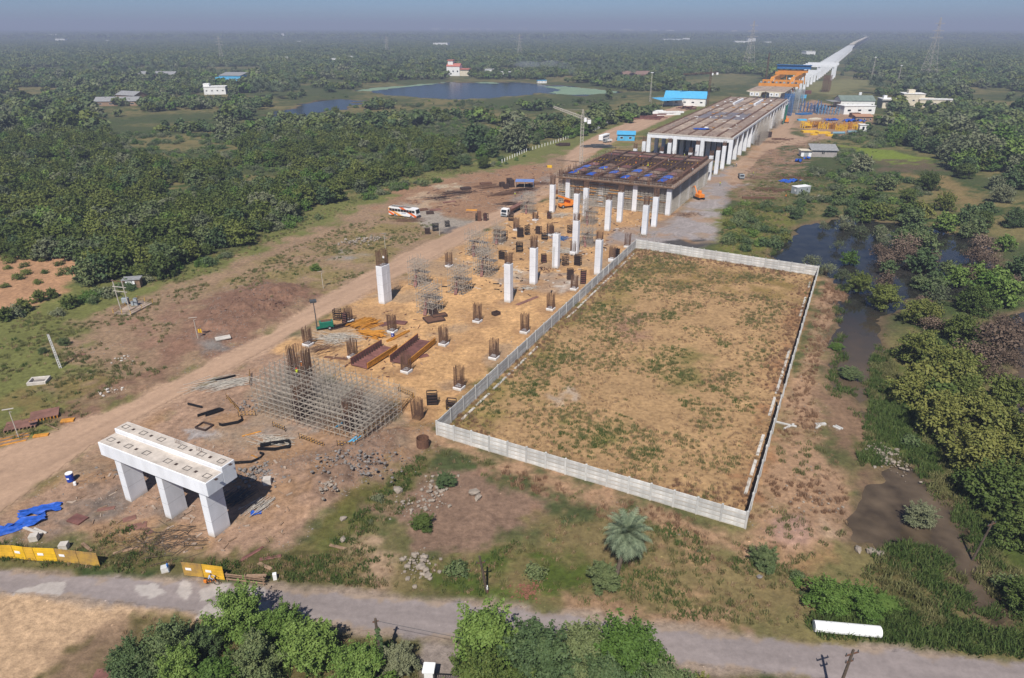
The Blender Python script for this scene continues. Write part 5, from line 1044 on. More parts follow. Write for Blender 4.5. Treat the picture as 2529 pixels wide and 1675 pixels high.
parts = [tufts_in(FIELD, 4.6, f_plot, 1), tufts_in([(2040,690),(2100,730),(2020,900),(2010,1000),(2040,1090),(2095,1200),(2085,1330),(1960,1400),(1845,1310)], 2.4, f_dry, 2), tufts_in([(1060,1095),(1830,1315),(1960,1420),(1830,1420),(1690,1350),(1400,1250),(1100,1140)], 2.2, f_dry, 3),
 tufts_in([(760,1390),(850,1330),(1000,1380),(1200,1380),(1350,1290),(1480,1260),(1640,1290),(1830,1380),(1990,1400),(2110,1420),(2110,1560),(1690,1530),(1200,1470),(850,1445)], 3.0, f_verge, 4), tufts_in([(820,1340),(960,1180),(1060,1110),(1100,1150),(1000,1260),(900,1340)], 2.6, f_verge, 5),
 tufts_in([(2000,1490),(2200,1480),(2529,1570),(2700,1600),(2700,1650),(2260,1596),(2010,1565)], 5, f_lush, 6), tufts_in([(2180,1350),(2330,1330),(2440,1430),(2460,1520),(2300,1500),(2120,1440)], 3.5, f_lush, 7), tufts_in([(2110,870),(2200,870),(2240,1000),(2310,1110),(2420,1290),(2529,1420),(2529,1560),(2440,1500),(2400,1370),(2330,1270),(2260,1150),(2120,1150),(2150,1000)], 3, f_lush, 8),
 tufts_in([(0,1345),(250,1352),(560,1388),(720,1365),(850,1400),(850,1445),(600,1430),(280,1412),(0,1385)], 3, f_verge, 9), tufts_in([(200,1300),(300,1290),(420,1335),(400,1362),(230,1352)], 2.4, f_verge, 10), tufts_in([(0,1080),(120,1040),(330,930),(560,650),(760,560),(1060,448),(1180,428),(1310,362),(1000,440),(760,525),(490,645),(300,700),(0,780)], 1.6, f_left, 11),
 tufts_in([(560,700),(700,620),(850,560),(1000,520),(1080,560),(960,640),(800,730),(640,760)], 1.4, f_left, 12), tufts_in([(150,870),(420,900),(330,1000),(100,1090),(0,1090),(0,990)], 1.8, f_left, 13), tufts_in([(1775,520),(1850,500),(1950,510),(1960,560),(1930,630),(1890,640),(1780,618)], 2.4, f_verge, 14), tufts_in([(1830,500),(1900,430),(2060,420),(2100,500),(1960,545)], 1.2, f_verge, 15),
 tufts_in([(300,1520),(500,1535),(1030,1600),(1030,1690),(300,1690)], 3, f_verge, 16), tufts_in([(1900,630),(1990,655),(2060,680),(2060,870),(2040,960),(2150,1060),(2180,960),(2190,800),(2170,720),(2100,640),(1960,560)], 1.6, f_reed, 18), tufts_in([(2190,200),(2200,330),(2130,420),(2060,420),(2060,345),(2130,330)], .3, f_left, 17, 700)]
x, y, ix, sc_ = (np.concatenate([q[k] for q in parts]) for k in range(4))
zz, _c, dw, fl = terrain(x, y); X_, Y_ = to_px(x, y); ok = (fl < .35) & ((dw < .6) | ((X_ > 1900) & (Y_ < 1100) & (dw < 1.6))); zz = np.maximum(zz, -.32)
scatter('grass', np.c_[x, y, zz][ok], g.uniform(0,6.28,ok.sum()), sc_[ok], ix[ok], TF, [G_DRY, G_DRY, G_RUST, G_GRN, G_LUSH, G_GRN], 'dry and green grass tufts over the plot and verges')

scrub('low green scrub right of the steel yard and hut', [[(2040,345),(2130,325),(2190,330),(2210,360),(2130,375),(2120,430),(2290,440),(2300,480),(2200,520),(2100,540),(1960,545),(1990,440)]], .16, 71, [L_MID, L_MID, L_BRT, L_PALE])
scrub('low scrub in the fields round the lake', [[(840,236),(900,250),(1100,250),(1300,250),(1560,240),(1430,262),(1300,272),(1180,275),(1050,268),(920,264),(900,278),(800,302),(640,302)]], .02, 72, [L_MID, L_PALE, L_BRT, L_MID])
scrub('low green scrub along the plantation edge', [[(0,790),(300,705),(490,648),(760,530),(1000,448),(1180,418),(1310,370),(1330,380),(1180,432),(1000,470),(760,550),(490,670),(300,730),(0,830)], [(260,330),(560,335),(800,300),(1170,360),(1150,405),(900,440),(740,470),(500,500),(120,430),(120,395)], [(1000,320),(1150,300),(1290,345),(1180,362),(1060,364)]], .10, 73, [L_MID, L_BRT, L_MID, L_PALE])
scrub('low scrub between the road and the plot', [[(700,1395),(850,1330),(1000,1395),(1200,1390),(1350,1300),(1480,1270),(1640,1300),(1830,1390),(2110,1430),(1990,1500),(1690,1530),(1200,1470),(850,1445)], [(2000,1480),(2200,1470),(2529,1550),(2529,1625),(2260,1590),(2200,1520),(2010,1515)], [(820,1340),(960,1180),(1060,1110),(1100,1150),(1000,1260),(900,1340)], [(300,1530),(1030,1610),(1030,1700),(300,1700)]], .05, 74, [L_MID, L_MID, L_BRT, L_PALE])
scrub('low scrub in the bank grass at the right', [[(2110,870),(2200,870),(2240,1000),(2310,1110),(2420,1290),(2529,1420),(2529,1560),(2440,1500),(2400,1370),(2330,1270),(2260,1150),(2120,1150),(2150,1000)], [(1775,520),(1850,500),(1950,510),(1960,560),(1930,630),(1780,618)]], .10, 75, [L_MID, L_BRT, L_MID, L_YEL])

CL = [bpy.data.meshes.new('clod') for k in range(3)]
for k, me_ in enumerate(CL):
    gq = np.random.default_rng(90+k); v_ = np.array([(1,0,0),(-1,0,0),(0,1,0),(0,-1,0),(0,0,1),(0,0,-1)], float)*gq.uniform(.6,1.2,(6,1))*np.array([1,.8,.6]); me_.from_pydata([tuple(q) for q in v_], [], [(0,2,4),(2,1,4),(1,3,4),(3,0,4),(2,0,5),(1,2,5),(3,1,5),(0,3,5)])
def f_clod(x, y, g): 
    n = fbm(x, y, 5, 4, 81); r = g.random(len(x)); return np.where(r < sstep(.40,.66,n), g.integers(0, 3, len(x)), -1), .05+.16*g.random(len(x))**3.
qq = [tufts_in(pl, d, f_clod, 200+i) for i, (pl, d) in enumerate((([(150,860),(400,715),(760,572),(1060,448),(1420,372),(1440,440),(960,690),(640,860),(420,960),(280,1000)], 1.6),([(430,985),(640,868),(930,1000),(1078,1052),(1090,1110),(860,1240),(720,1360),(560,1384),(250,1352),(0,1340),(110,1192),(330,1042)], 4.),([(640,872),(960,690),(1262,532),(1690,500),(1570,614),(1078,1050),(930,1000)], 1.0),([(700,1130),(900,1090),(1040,1060),(1000,1140),(860,1230),(770,1260)], 9.),([(1842,1310),(2040,690),(2095,1200),(2085,1330),(1690,1340),(1060,1110)], 1.4),([(1800,470),(1850,425),(2000,350),(1990,470),(1880,495)], 1.),([(525,730),(640,690),(790,738),(640,830),(545,880),(420,870)], 6.)))]
x, y, ix, sc_ = (np.concatenate([q[k] for q in qq]) for k in range(4)); zz, cc_, dw, fl = terrain(x, y); ok = (fl < .6) & (dw < .3)
scatter('clods', np.c_[x, y, zz][ok], g.uniform(0,6.28,ok.sum()), sc_[ok], ix[ok], CL, [M_GROCK, mat('earth_clod', (.24,.16,.115), .95, .3, 2), M_ROCK], 'loose clods and stones strewn over the churned ground')
# ================================================================== vehicles
def wheel(parent, x, y, r, w, name='wheel'):
    o = obj(name, None, None, parent) if False else thing(name, None, None)
    o.parent = parent; o.location = (x, y, r)
    for k in list(o.keys()): del o[k]
    obj('tyre', MB().tube((0,-w/2,0),(0,w/2,0),r,14,cap=True), M_RUBBER, o); obj('rim', MB().tube((0,-w/2-.01,0),(0,w/2+.01,0),r*.55,10,cap=True), M_GREY, o); return o
def bus():
    a, b = P(966,533), P(1030,541); rz = math.atan2(b.y-a.y, b.x-a.x); c = (a+b)/2
    t = thing('bus', 'white and orange coach with roof rack parked on the dirt left of the track', 'bus', (c.x, c.y+1.2, 0), rz)
    L_, Wd = 5.6, 1.28
    bm = bpy.data.materials.new('bus_livery'); bm.use_nodes = True; tt = bm.node_tree; N = tt.nodes; L = tt.links; bs = N['Principled BSDF']; bs.inputs['Roughness'].default_value = .35
    tc = N.new('ShaderNodeTexCoord'); sx = N.new('ShaderNodeSeparateXYZ'); L.new(tc.outputs['Object'], sx.inputs[0])
    m1 = N.new('ShaderNodeMath'); m1.operation = 'MULTIPLY_ADD'; m1.inputs[1].default_value = 2.2; L.new(sx.outputs['Z'], m1.inputs[0]); L.new(sx.outputs['X'], m1.inputs[2])
    cr = N.new('ShaderNodeValToRGB'); cr.color_ramp.interpolation = 'CONSTANT'; mr = N.new('ShaderNodeMapRange'); mr.inputs['From Min'].default_value = -5.6; mr.inputs['From Max'].default_value = 12; L.new(m1.outputs[0], mr.inputs['Value']); L.new(mr.outputs[0], cr.inputs['Fac'])
    e = cr.color_ramp.elements; e[0].position = 0; e[0].color = (.78,.77,.76,1); e[1].position = .13; e[1].color = (.72,.13,.015,1)
    for ps, col in ((.24,(.78,.77,.76,1)),(.27,(.75,.30,.06,1)),(.36,(.78,.66,.5,1)),(.42,(.78,.77,.76,1)),(.66,(.72,.13,.015,1)),(.76,(.78,.77,.76,1))): k = e.new(ps); k.color = col
    L.new(cr.outputs[0], bs.inputs['Base Color'])
    obj('body', MB().extr([(-L_,.45),(L_,.45),(L_+.12,1.0),(L_+.02,2.1),(L_-.3,3.15),(L_-.8,3.3),(-L_+.25,3.3),(-L_,3.0)], 1, -Wd, Wd), bm, t)
    for s in (-1, 1):
        for k in range(9): obj('side_window', MB().box(-L_+.35+k*1.16, s*Wd-.02, 1.85, -L_+1.42+k*1.16, s*Wd+.02, 2.75), M_GLASS, t)
        for x in (-3.0, 3.6): wheel(t, x, s*(Wd-.12), .5, .32)
    w = obj('windscreen', MB().add([(L_+.06,-1.1,1.75),(L_+.06,1.1,1.75),(L_-.22,1.1,3.0),(L_-.22,-1.1,3.0)], [(0,1,2,3)]), M_GLASS, t); w.location = (.06, 0, 0)
    obj('bumper', MB().box(L_+.05, -1.2, .4, L_+.22, 1.2, .8), M_DGREY, t)
    for s in (-.85, .85): obj('headlight', MB().box(L_+.1, s-.2, .95, L_+.18, s+.2, 1.2), M_WPAINT, t)
    m = MB()
    for k in range(9): m.tube((-L_+.8+k*.95, -.95, 3.45), (-L_+.8+k*.95, .95, 3.45), .035)
    for s in (-.95, 0, .95): m.tube((-L_+.6, s, 3.45), (3.2, s, 3.45), .04)
    obj('roof_rack', m, M_GALV, t); obj('roof_hatch', MB().box(-L_+.7, -.85, 3.3, 2.8, .85, 3.38), M_DGREY, t)
    for k in range(9): obj('name_letter', MB().box(-.3+k*.2, -Wd-.015, 1.35, -.16+k*.2, -Wd-.004, 1.55), M_BLUEP, t)
bus()
def flatbed():
    a, b = P(1248,536), P(1300,508); rz = math.atan2(a.y-b.y, a.x-b.x); c = P(1246,536)
    t = thing('flatbed_truck', 'white cab truck with long flatbed carrying brown steel on the dirt track', 'truck', (c.x, c.y, 0), rz)
    obj('cab', MB().extr([(-1.9,.7),(.55,.7),(.6,1.5),(.3,2.75),(-1.7,2.85),(-1.9,2.6)], 1, -1.2, 1.2), M_WPAINT, t)
    w = obj('windscreen', MB().add([(.60,-1.0,1.65),(.60,1.0,1.65),(.36,1.0,2.6),(.36,-1.0,2.6)], [(0,1,2,3)]), M_GLASS, t)
    for s in (-1.21, 1.21): obj('door_window', MB().box(-1.3, s-.012, 1.7, -.1, s+.012, 2.5), M_GLASS, t)
    obj('grille', MB().box(.56, -.9, .8, .66, .9, 1.4), M_DGREY, t); obj('bumper', MB().box(.5, -1.2, .45, .75, 1.2, .75), M_GREY, t)
    for s in (-.95, .95): obj('headlight', MB().box(.6, s-.15, .8, .7, s+.15, 1.05), M_GREY, t)
    obj('flatbed', MB().box(-16.5, -1.25, 1.15, -2.2, 1.25, 1.4), M_DGREY, t); obj('chassis', MB().box(-15, -.5, .7, -1, .5, 1.12), M_RUSTD, t)
    obj('side_board', MB().box(-16.3, 1.18, 1.41, -2.4, 1.26, 2.1), M_RUST, t); obj('headboard', MB().box(-2.4, -1.2, 1.4, -2.25, 1.2, 2.6), M_RUST, t)
    obj('steel_load', MB().box(-15.8, -1.0, 1.42, -2.6, .9, 1.9), M_PLY, t)
    for x in (-.5, -4.6, -12.6, -14.0):
        for s in (-1.02, 1.02): wheel(t, x, s, .52, .34)
flatbed()
def crane_truck(px, py, rz, label, boom):
    p = P(px, py); t = thing('mobile_crane', label, 'crane', (p.x, p.y, 0), rz)
    obj('chassis', MB().bbox(-3.2, -1.2, .7, 3.2, 1.2, 1.4, .08), M_ORANGE, t); obj('cab', MB().extr([(-.9,1.42),(.9,1.42),(.9,2.4),(.5,3.0),(-.9,3.0)], 1, -1.15, -.1), M_ORANGE, t); obj('cab_window', MB().box(-.6, -1.18, 2.0, .7, -1.155, 2.8), M_GLASS, t)
    obj('engine_housing', MB().bbox(-3.0, -1.1, 1.42, -1.0, 1.1, 2.3, .1), M_ORANGE, t); obj('boom', MB().beam((-1.6, .5, 2.6), boom, .55, .6), M_ORANGE, t); obj('outrigger', MB().box(2.4, -1.7, .5, 2.8, 1.7, .8), M_DGREY, t)
    for x in (-2.1, 2.0):
        for s in (-1.1, 1.1): wheel(t, x, s, .6, .4)
crane_truck(1400, 512, R(200), 'orange mobile crane working between the white columns', (3.8,.5,4.6))
def rig(px, py, label, rz):
    p = P(px, py); t = thing('excavator', label, 'excavator', (p.x, p.y, 0), rz)
    for s in (-1, 1): obj('track', MB().extr([(-1.8,.1),(-1.5,0),(1.5,0),(1.8,.1),(2,.45),(1.7,.85),(-1.7,.85),(-2,.45)], 1, s*1.1-.28, s*1.1+.28), M_RUBBER, t)
    obj('house', MB().bbox(-1.9, -1.2, .95, 1.1, 1.2, 2.1, .1), M_ORANGE, t); obj('cab', MB().bbox(.1, -1.15, 2.1, 1.4, -.05, 3.1, .12), M_ORANGE, t); obj('cab_window', MB().box(.3, -1.18, 2.3, 1.2, -1.155, 2.95), M_GLASS, t)
    obj('boom', MB().path([(1.0,.3,1.8),(3.0,.3,4.4),(4.6,.3,3.6)], [.28,.26,.2], 6), M_ORANGE, t); obj('stick', MB().path([(4.6,.3,3.7),(5.2,.3,1.6)], [.2,.16], 6), M_ORANGE, t); obj('bucket', MB().extr([(4.7,1.6),(5.6,1.5),(5.5,.7),(4.9,.6)], 1, -.2, .8), M_DGREY, t)
rig(1726, 492, 'orange excavator beside the formwork deck on the gravel yard', R(110)); rig(1942, 304, 'yellow orange excavator on the haul path by the green net', R(70))
def pickup(px, py, rz, label, bodym):
    p = P(px, py); t = thing('tipper_truck', label, 'truck', (p.x, p.y, 0), rz)
    obj('cab', MB().extr([(1.1,.6),(2.8,.6),(2.85,1.3),(2.5,2.1),(1.1,2.15)], 1, -1, 1), M_GREY, t); obj('windscreen', MB().add([(2.86,-.85,1.35),(2.86,.85,1.35),(2.55,.85,2.02),(2.55,-.85,2.02)], [(0,1,2,3)]), M_GLASS, t)
    obj('load_bed', MB().box(-2.9, -1.05, .85, 1.0, 1.05, 1.0).box(-2.9,-1.05,1.0,-2.8,1.05,1.7).box(-2.8,-1.05,1.0,1.0,-.97,1.7).box(-2.8,.97,1.0,1.0,1.05,1.7), bodym, t); obj('load', MB().box(-2.7, -.9, 1.01, .9, .9, 1.45), M_GROCK, t)
    for x in (-1.8, 1.9):
        for s in (-.9, .9): wheel(t, x, s, .42, .28)
pickup(1830, 441, R(-100), 'dark grey tipper truck driving on the gravel yard', M_DGREY); pickup(1500, 352, R(220), 'white van truck parked behind the formwork deck by the blue shed', M_WPAINT)
p = P(1512, 350); t = thing('coach', 'pale white coach parked beside the blue shed behind the deck', 'bus', (p.x-4, p.y+6, 0), R(60)); obj('body', MB().bbox(-5.2,-1.3,.5,5.2,1.3,3.3,.15), M_WPAINT, t)
for s in (-1, 1):
    for k in range(7): obj('side_window', MB().box(-4.6+k*1.3, s*1.31-.02, 1.8, -3.6+k*1.3, s*1.31+.02, 2.6), M_GLASS, t)
    for x in (-3.2, 3.2): wheel(t, x, s*1.2, .5, .3)
def roller(px, py, label):
    p = P(px, py); t = thing('loader', label, 'loader', (p.x, p.y, 0), R(95)); obj('body', MB().bbox(-1.8,-.9,.6,1.4,.9,1.6,.1), M_YPAINT, t); obj('cab', MB().bbox(-.6,-.7,1.6,.7,.7,2.7,.1), M_DGREY, t); obj('bucket', MB().extr([(1.6,.2),(2.6,.2),(2.4,1.1),(1.7,1.2)], 1, -1.1, 1.1), M_RUSTD, t)
    for x in (-1.2, 1.1):
        for s in (-.9, .9): wheel(t, x, s, .6, .4)
roller(1850, 326, 'small dark loader on the haul path beyond the hut')

for k_, (a_, b_, w_, d_, h_, r_, m_, l_) in enumerate(((1062,528,2.6,2.0,.8,.2,M_RUSTD,'dark steel crate just right of the coach'),(1075,520,4,1.6,.5,.4,M_PLY,'brown steel bundle right of the coach front'),(1040,520,5,2,.5,.5,M_RUST,'rusty sheet stack behind the coach'),(1150,468,4,2.4,.9,.5,M_RUSTD,'dark stack left of the blue canopy'),(1200,455,5,2,.7,.4,M_RUST,'rusty bundle nearer the blue canopy'),(1110,500,5,1.2,.4,.5,M_PLY,'brown planks between coach and truck'),(1165,520,4,1.2,.3,-.1,M_YEL,'yellow planks beside the truck'),(1380,478,3,2,1.4,.2,M_RUST,'rusty tank right of the truck load'))):
    p_ = P(a_, b_); o_ = obj('steel_stock', MB().bbox(-w_/2,-d_/2,0,w_/2,d_/2,h_,.05), m_, None, (p_.x, p_.y, 0), r_); tag(o_, l_, 'steel stock')
# light tower
p = P(808, 812); t = thing('light_tower', 'green trailer light tower with tall dark mast beside the track', 'light tower', (p.x, p.y, 0), R(20))
obj('generator', MB().bbox(-1.5,-.7,.6,1.4,.7,1.9,.08), M_GREEN, t); obj('frame', MB().box(-2.3,-.6,.45,1.5,.6,.58), M_GREEN, t); obj('top_panel', MB().box(-1.2,-.5,1.9,1.0,.5,1.98), M_RUST, t)
obj('mast', MB().path([(-2.1,0,.5),(-2.1,0,3.4),(-2.2,0,6.6)], [.13,.11,.08], 6), M_DGREY, t)
hd = obj('lamp_head', MB().box(-2.9,-.5,6.5,-1.6,.5,6.65), M_DGREY, t)
for k in range(4): obj('lamp', MB().tube((-2.7+k*.33, -.55, 6.75), (-2.7+k*.33, .4, 6.9), .22, 8, cap=True), M_DGREY, hd)
for s in (-.8, .8): wheel(t, .5, s, .42, .25)
for x in (-2.2, 1.3): obj('jack', MB().tube((x,-.8,0),(x,-.8,.6),.05).tube((x,.8,0),(x,.8,.6),.05), M_DGREY, t)

# ================================================================== steel trough forms
def trough(q, label, seed):
    FL, FR, BR, BL = [P(*a) for a in q]; d = ((BL-FL)+(BR-FR))/2; L_ = d.length; rz = math.atan2(-d.x, d.y); w = ((FR-FL).length+(BR-BL).length)/2; c = (FL+FR)/2
    t = thing('steel_trough_form', label, 'formwork', (c.x, c.y, .1), rz)
    obj('floor_sheet', MB().box(-w/2, 0, .15, w/2, L_, .25), M_MAROON, t); obj('left_side', MB().box(-w/2-.1, 0, .1, -w/2-.004, L_, 1.55), M_MAROON, t); obj('right_side', MB().box(w/2+.004, 0, .1, w/2+.1, L_, 1.35), M_MAROON, t)
    for k in range(5):
        obj('waling', MB().box(w/2+.12, .1, .25+k*.24, w/2+.3, L_-.1, .37+k*.24), M_YEL, t)
        obj('floor_joint', MB().box(-w/2+.05, (k+.5)*L_/5, .252, w/2-.05, (k+.5)*L_/5+.05, .262), M_RUSTD, t)
    for k in range(int(L_/.75)):
        obj('rib', MB().extr([(-w/2+.01,.26),(-w/2+.42,.26),(-w/2+.01,1.2)], 1, .3+k*.75, .38+k*.75), M_RUSTD, t)
    obj('top_rail', MB().box(-w/2-.25, 0, 1.4, -w/2-.12, L_, 1.56), M_YEL, t)
trough([(868,905),(905,913),(981,866),(944,856)], 'maroon steel trough form with yellow walings, left of the two', 1); trough([(966,896),(1006,905),(1073,850),(1035,840)], 'maroon steel trough form with yellow walings, right of the two', 2)

# ================================================================== piles of beams, bars and pipes
def pile(n, px, py, L_, rz, spread, label, name, cat, m, sec=(.14,.2), jit=.15, group=None, levels=3, seed=0):
    rr = random.Random(seed); c = P(px, py); me = MB().box(-L_/2, -sec[0]/2, 0, L_/2, sec[0]/2, sec[1]).mesh(name)
    for k in range(n):
        lv = int(levels*k/n); off = rr.uniform(-spread/2, spread/2)*(1-.25*lv); al = rr.gauss(0, .5)
        o = obj(name, me, m, None, (c.x-math.sin(rz)*off+math.cos(rz)*al, c.y+math.cos(rz)*off+math.sin(rz)*al, gz(c.x, c.y)+.06+lv*sec[1]*1.05+k*.004), rz+rr.gauss(0, jit)); tag(o, label, cat, group)
pile(26, 897, 802, 5.6, R(52), 6.5, 'orange yellow timber beam in the rear heap beside the green light tower', 'timber_beam', 'beam', M_YEL, jit=.12, group='rear heap of yellow beams', seed=1)
pile(30, 918, 828, 4.6, R(-14), 3.4, 'orange yellow timber beam in the front heap behind the trough forms', 'timber_beam', 'beam', M_YEL, jit=.22, group='front heap of yellow beams', seed=2)
pile(4, 981, 831, 6.2, R(58), 1.2, 'long yellow timber beam lying by the blue drum', 'timber_beam', 'beam', M_YEL, jit=.05, group='long yellow beams by the blue drum', seed=3, levels=1)
pile(16, 842, 806, 5, R(38), 2.4, 'dark brown steel bar in the bundle beside the light tower', 'steel_bar', 'steel bar', M_RUSTD, sec=(.1,.12), jit=.05, group='dark bars beside the light tower', seed=4, levels=4)
def heap(name, label, px, py, n, L_, spread, rz, m, r=.035, jit=.35, hgt=.5, seed=0, cat='pipe heap'):
    rr = random.Random(seed); c = P(px, py); mb = MB()
    for k in range(n):
        a = rz+rr.gauss(0, jit); x, y, z = rr.gauss(0, spread*.4), rr.gauss(0, spread*.25), rr.uniform(.03, hgt); l2 = L_*rr.uniform(.6,1.1)/2; dz = rr.gauss(0,.08)
        mb.tube((x-math.cos(a)*l2, y-math.sin(a)*l2, max(.03,z-dz)), (x+math.cos(a)*l2, y+math.sin(a)*l2, max(.03,z+dz)), r)
    return tag(obj(name, mb, m, None, (c.x, c.y, gz(c.x, c.y))), label, None, None, 'stuff')
heap('scaffold_pipe_heap', 'tangled grey scaffold pipes behind the large scaffold', 832, 838, 110, 4.2, 6, R(-10), M_GALV, seed=1)
heap('scaffold_pipe_heap', 'brown pipes and bars beside the starter cages', 795, 862, 40, 3.6, 4, R(50), M_REBAR, seed=2, jit=.3, hgt=.3)
heap('scaffold_pipe_heap', 'grey pipes laid beside the dirt track near the dark bundles', 550, 950, 70, 5.5, 5, R(32), M_GALV, seed=3, jit=.12, hgt=.35)
heap('scaffold_pipe_heap', 'short grey pipes above the laid pipes', 595, 945, 50, 3, 3, R(25), M_GALV, seed=4, jit=.15, hgt=.3)
heap('scaffold_pipe_heap', 'pale grey pipes fanned out beside a coil of black bars', 672, 1090, 34, 4.5, 2.4, R(-12), M_GALV, seed=5, jit=.3, hgt=.35)
heap('scaffold_pipe_heap', 'grey pipes stacked in the pier shadow', 583, 1232, 60, 3.2, 2.4, R(65), M_DGREY, seed=6, jit=.08, hgt=.5)
heap('scaffold_pipe_heap', 'pale pipes stacked at the edge of the pier shadow', 645, 1252, 46, 2.8, 2, R(62), M_GALV, seed=7, jit=.08, hgt=.35)
heap('scaffold_pipe_heap', 'grey pipes between the middle columns', 1395, 622, 90, 4, 5, R(-15), M_GALV, seed=8, hgt=.6)
heap('scaffold_pipe_heap', 'blue grey steel heap behind the middle columns', 1385, 590, 50, 3.4, 3.5, R(-5), M_BLUEP, seed=9, hgt=.7)
heap('scaffold_pipe_heap', 'brown bars scattered beside the gravel yard', 1690, 530, 70, 4, 8, R(60), M_REBAR, seed=10, jit=.5, hgt=.4)
heap('scaffold_pipe_heap', 'grey steel heap left of the orange crane', 1385, 534, 60, 4, 5, R(10), M_GALV, seed=11, hgt=.8)
heap('brushwood', 'dry sticks and rubbish between the pier and the road', 400, 1340, 90, 3, 6, R(15), M_BARK, r=.03, seed=12, jit=.6, hgt=.4)
heap('scaffold_pipe_heap', 'grey pipes below the middle columns', 1300, 712, 30, 3.5, 3, R(20), M_GALV, seed=13, jit=.3, hgt=.2)
for k, (a, b, n, L_, sp, rz) in enumerate(((1130,478,60,8,9,R(28)),(1200,462,50,9,9,R(30)),(1085,490,40,6,7,R(25)),(1245,480,50,9,6,R(33)),(1290,470,50,7,6,R(30)),(1330,455,50,6,6,R(20)),(1270,505,50,6,6,R(20)),(1010,545,40,7,6,R(-12)))):
    heap('rebar_stock', ['long dark bars laid out right of the bus','long bars laid toward the blue canopy','brown bars beside the coach front','bars laid beside the flatbed truck','bars at the canopy edge','bars under the small crane','bars right of the truck load','rusty bars lying in front of the coach'][k], a, b, n, L_, sp, rz, M_REBAR if k % 2 else M_RUSTD, r=.05, jit=.06, hgt=.5, seed=30+k)
def coil(name, label, px, py, kind, rz, n=9, s=1.):
    p = P(px, py); t = MB(); rr = random.Random(int(px))
    for k in range(n):
        z = .06+.09*(k // 3)+rr.uniform(0,.04); o = .12*(k % 3)+rr.uniform(-.05,.05)
        pts = {'U': [(-1.8,-1+o),(-1.9,.7-o),(-1.2,1.2-o),(1.2,1.1-o),(1.7,.5-o)], 'L': [(-2.4,-.4+o),(.6,-.5+o),(1.6,.3+o),(1.9,1.2+o),(1.3,1.6+o)], 'S': [(-2,o),(2,o+.2)], 'C': [(-1.9,-.4+o),(.2,-.9+o),(2,-.4-o),(1.8,.9-o),(.6,.8-o),(-1.7,.5-o)], 'V': [(-1.9,-.8+o),(1.2,1.0+o),(1.9,.6+o),(-.6,-.9+o)]}[kind]
        t.path([(a*s, b*s, z) for a, b in pts], .05, 4)
    return tag(obj(name, t, M_BLACK, None, (p.x, p.y, gz(p.x, p.y)), rz), label, None, None, 'stuff')
coil('bent_bar_bundle', 'dark flat bundle of bars nearest the track', 480, 1005, 'S', R(-25), 12, .8); coil('bent_bar_bundle', 'black bars bent in a V by the track', 520, 1022, 'V', R(10), 14, 1.0); coil('bent_bar_bundle', 'black bars bent in a U hook', 568, 1042, 'U', R(205), 14, 1.0); coil('bent_bar_bundle', 'black bars in a closed loop behind the pier', 677, 1105, 'C', R(10), 16, 1.25); coil('bent_bar_bundle', 'black bars bent in a hook right of the pier top', 612, 1140, 'L', R(8), 10, 1.1); coil('bent_bar_bundle', 'black straight sheet bundle above the grey pipes', 558, 937, 'S', R(30), 12, .9)
def slabs(name, cat, label, px, py, w, d, h, rz, m, tilt=0., dz=0.):
    p = P(px, py); o = obj(name, MB().bbox(-w/2, -d/2, 0, w/2, d/2, h, min(.03, h*.3)), m, None, (p.x, p.y, gz(p.x, p.y)+.02+dz), rz); o.rotation_euler[0] = tilt; return tag(o, label, cat)
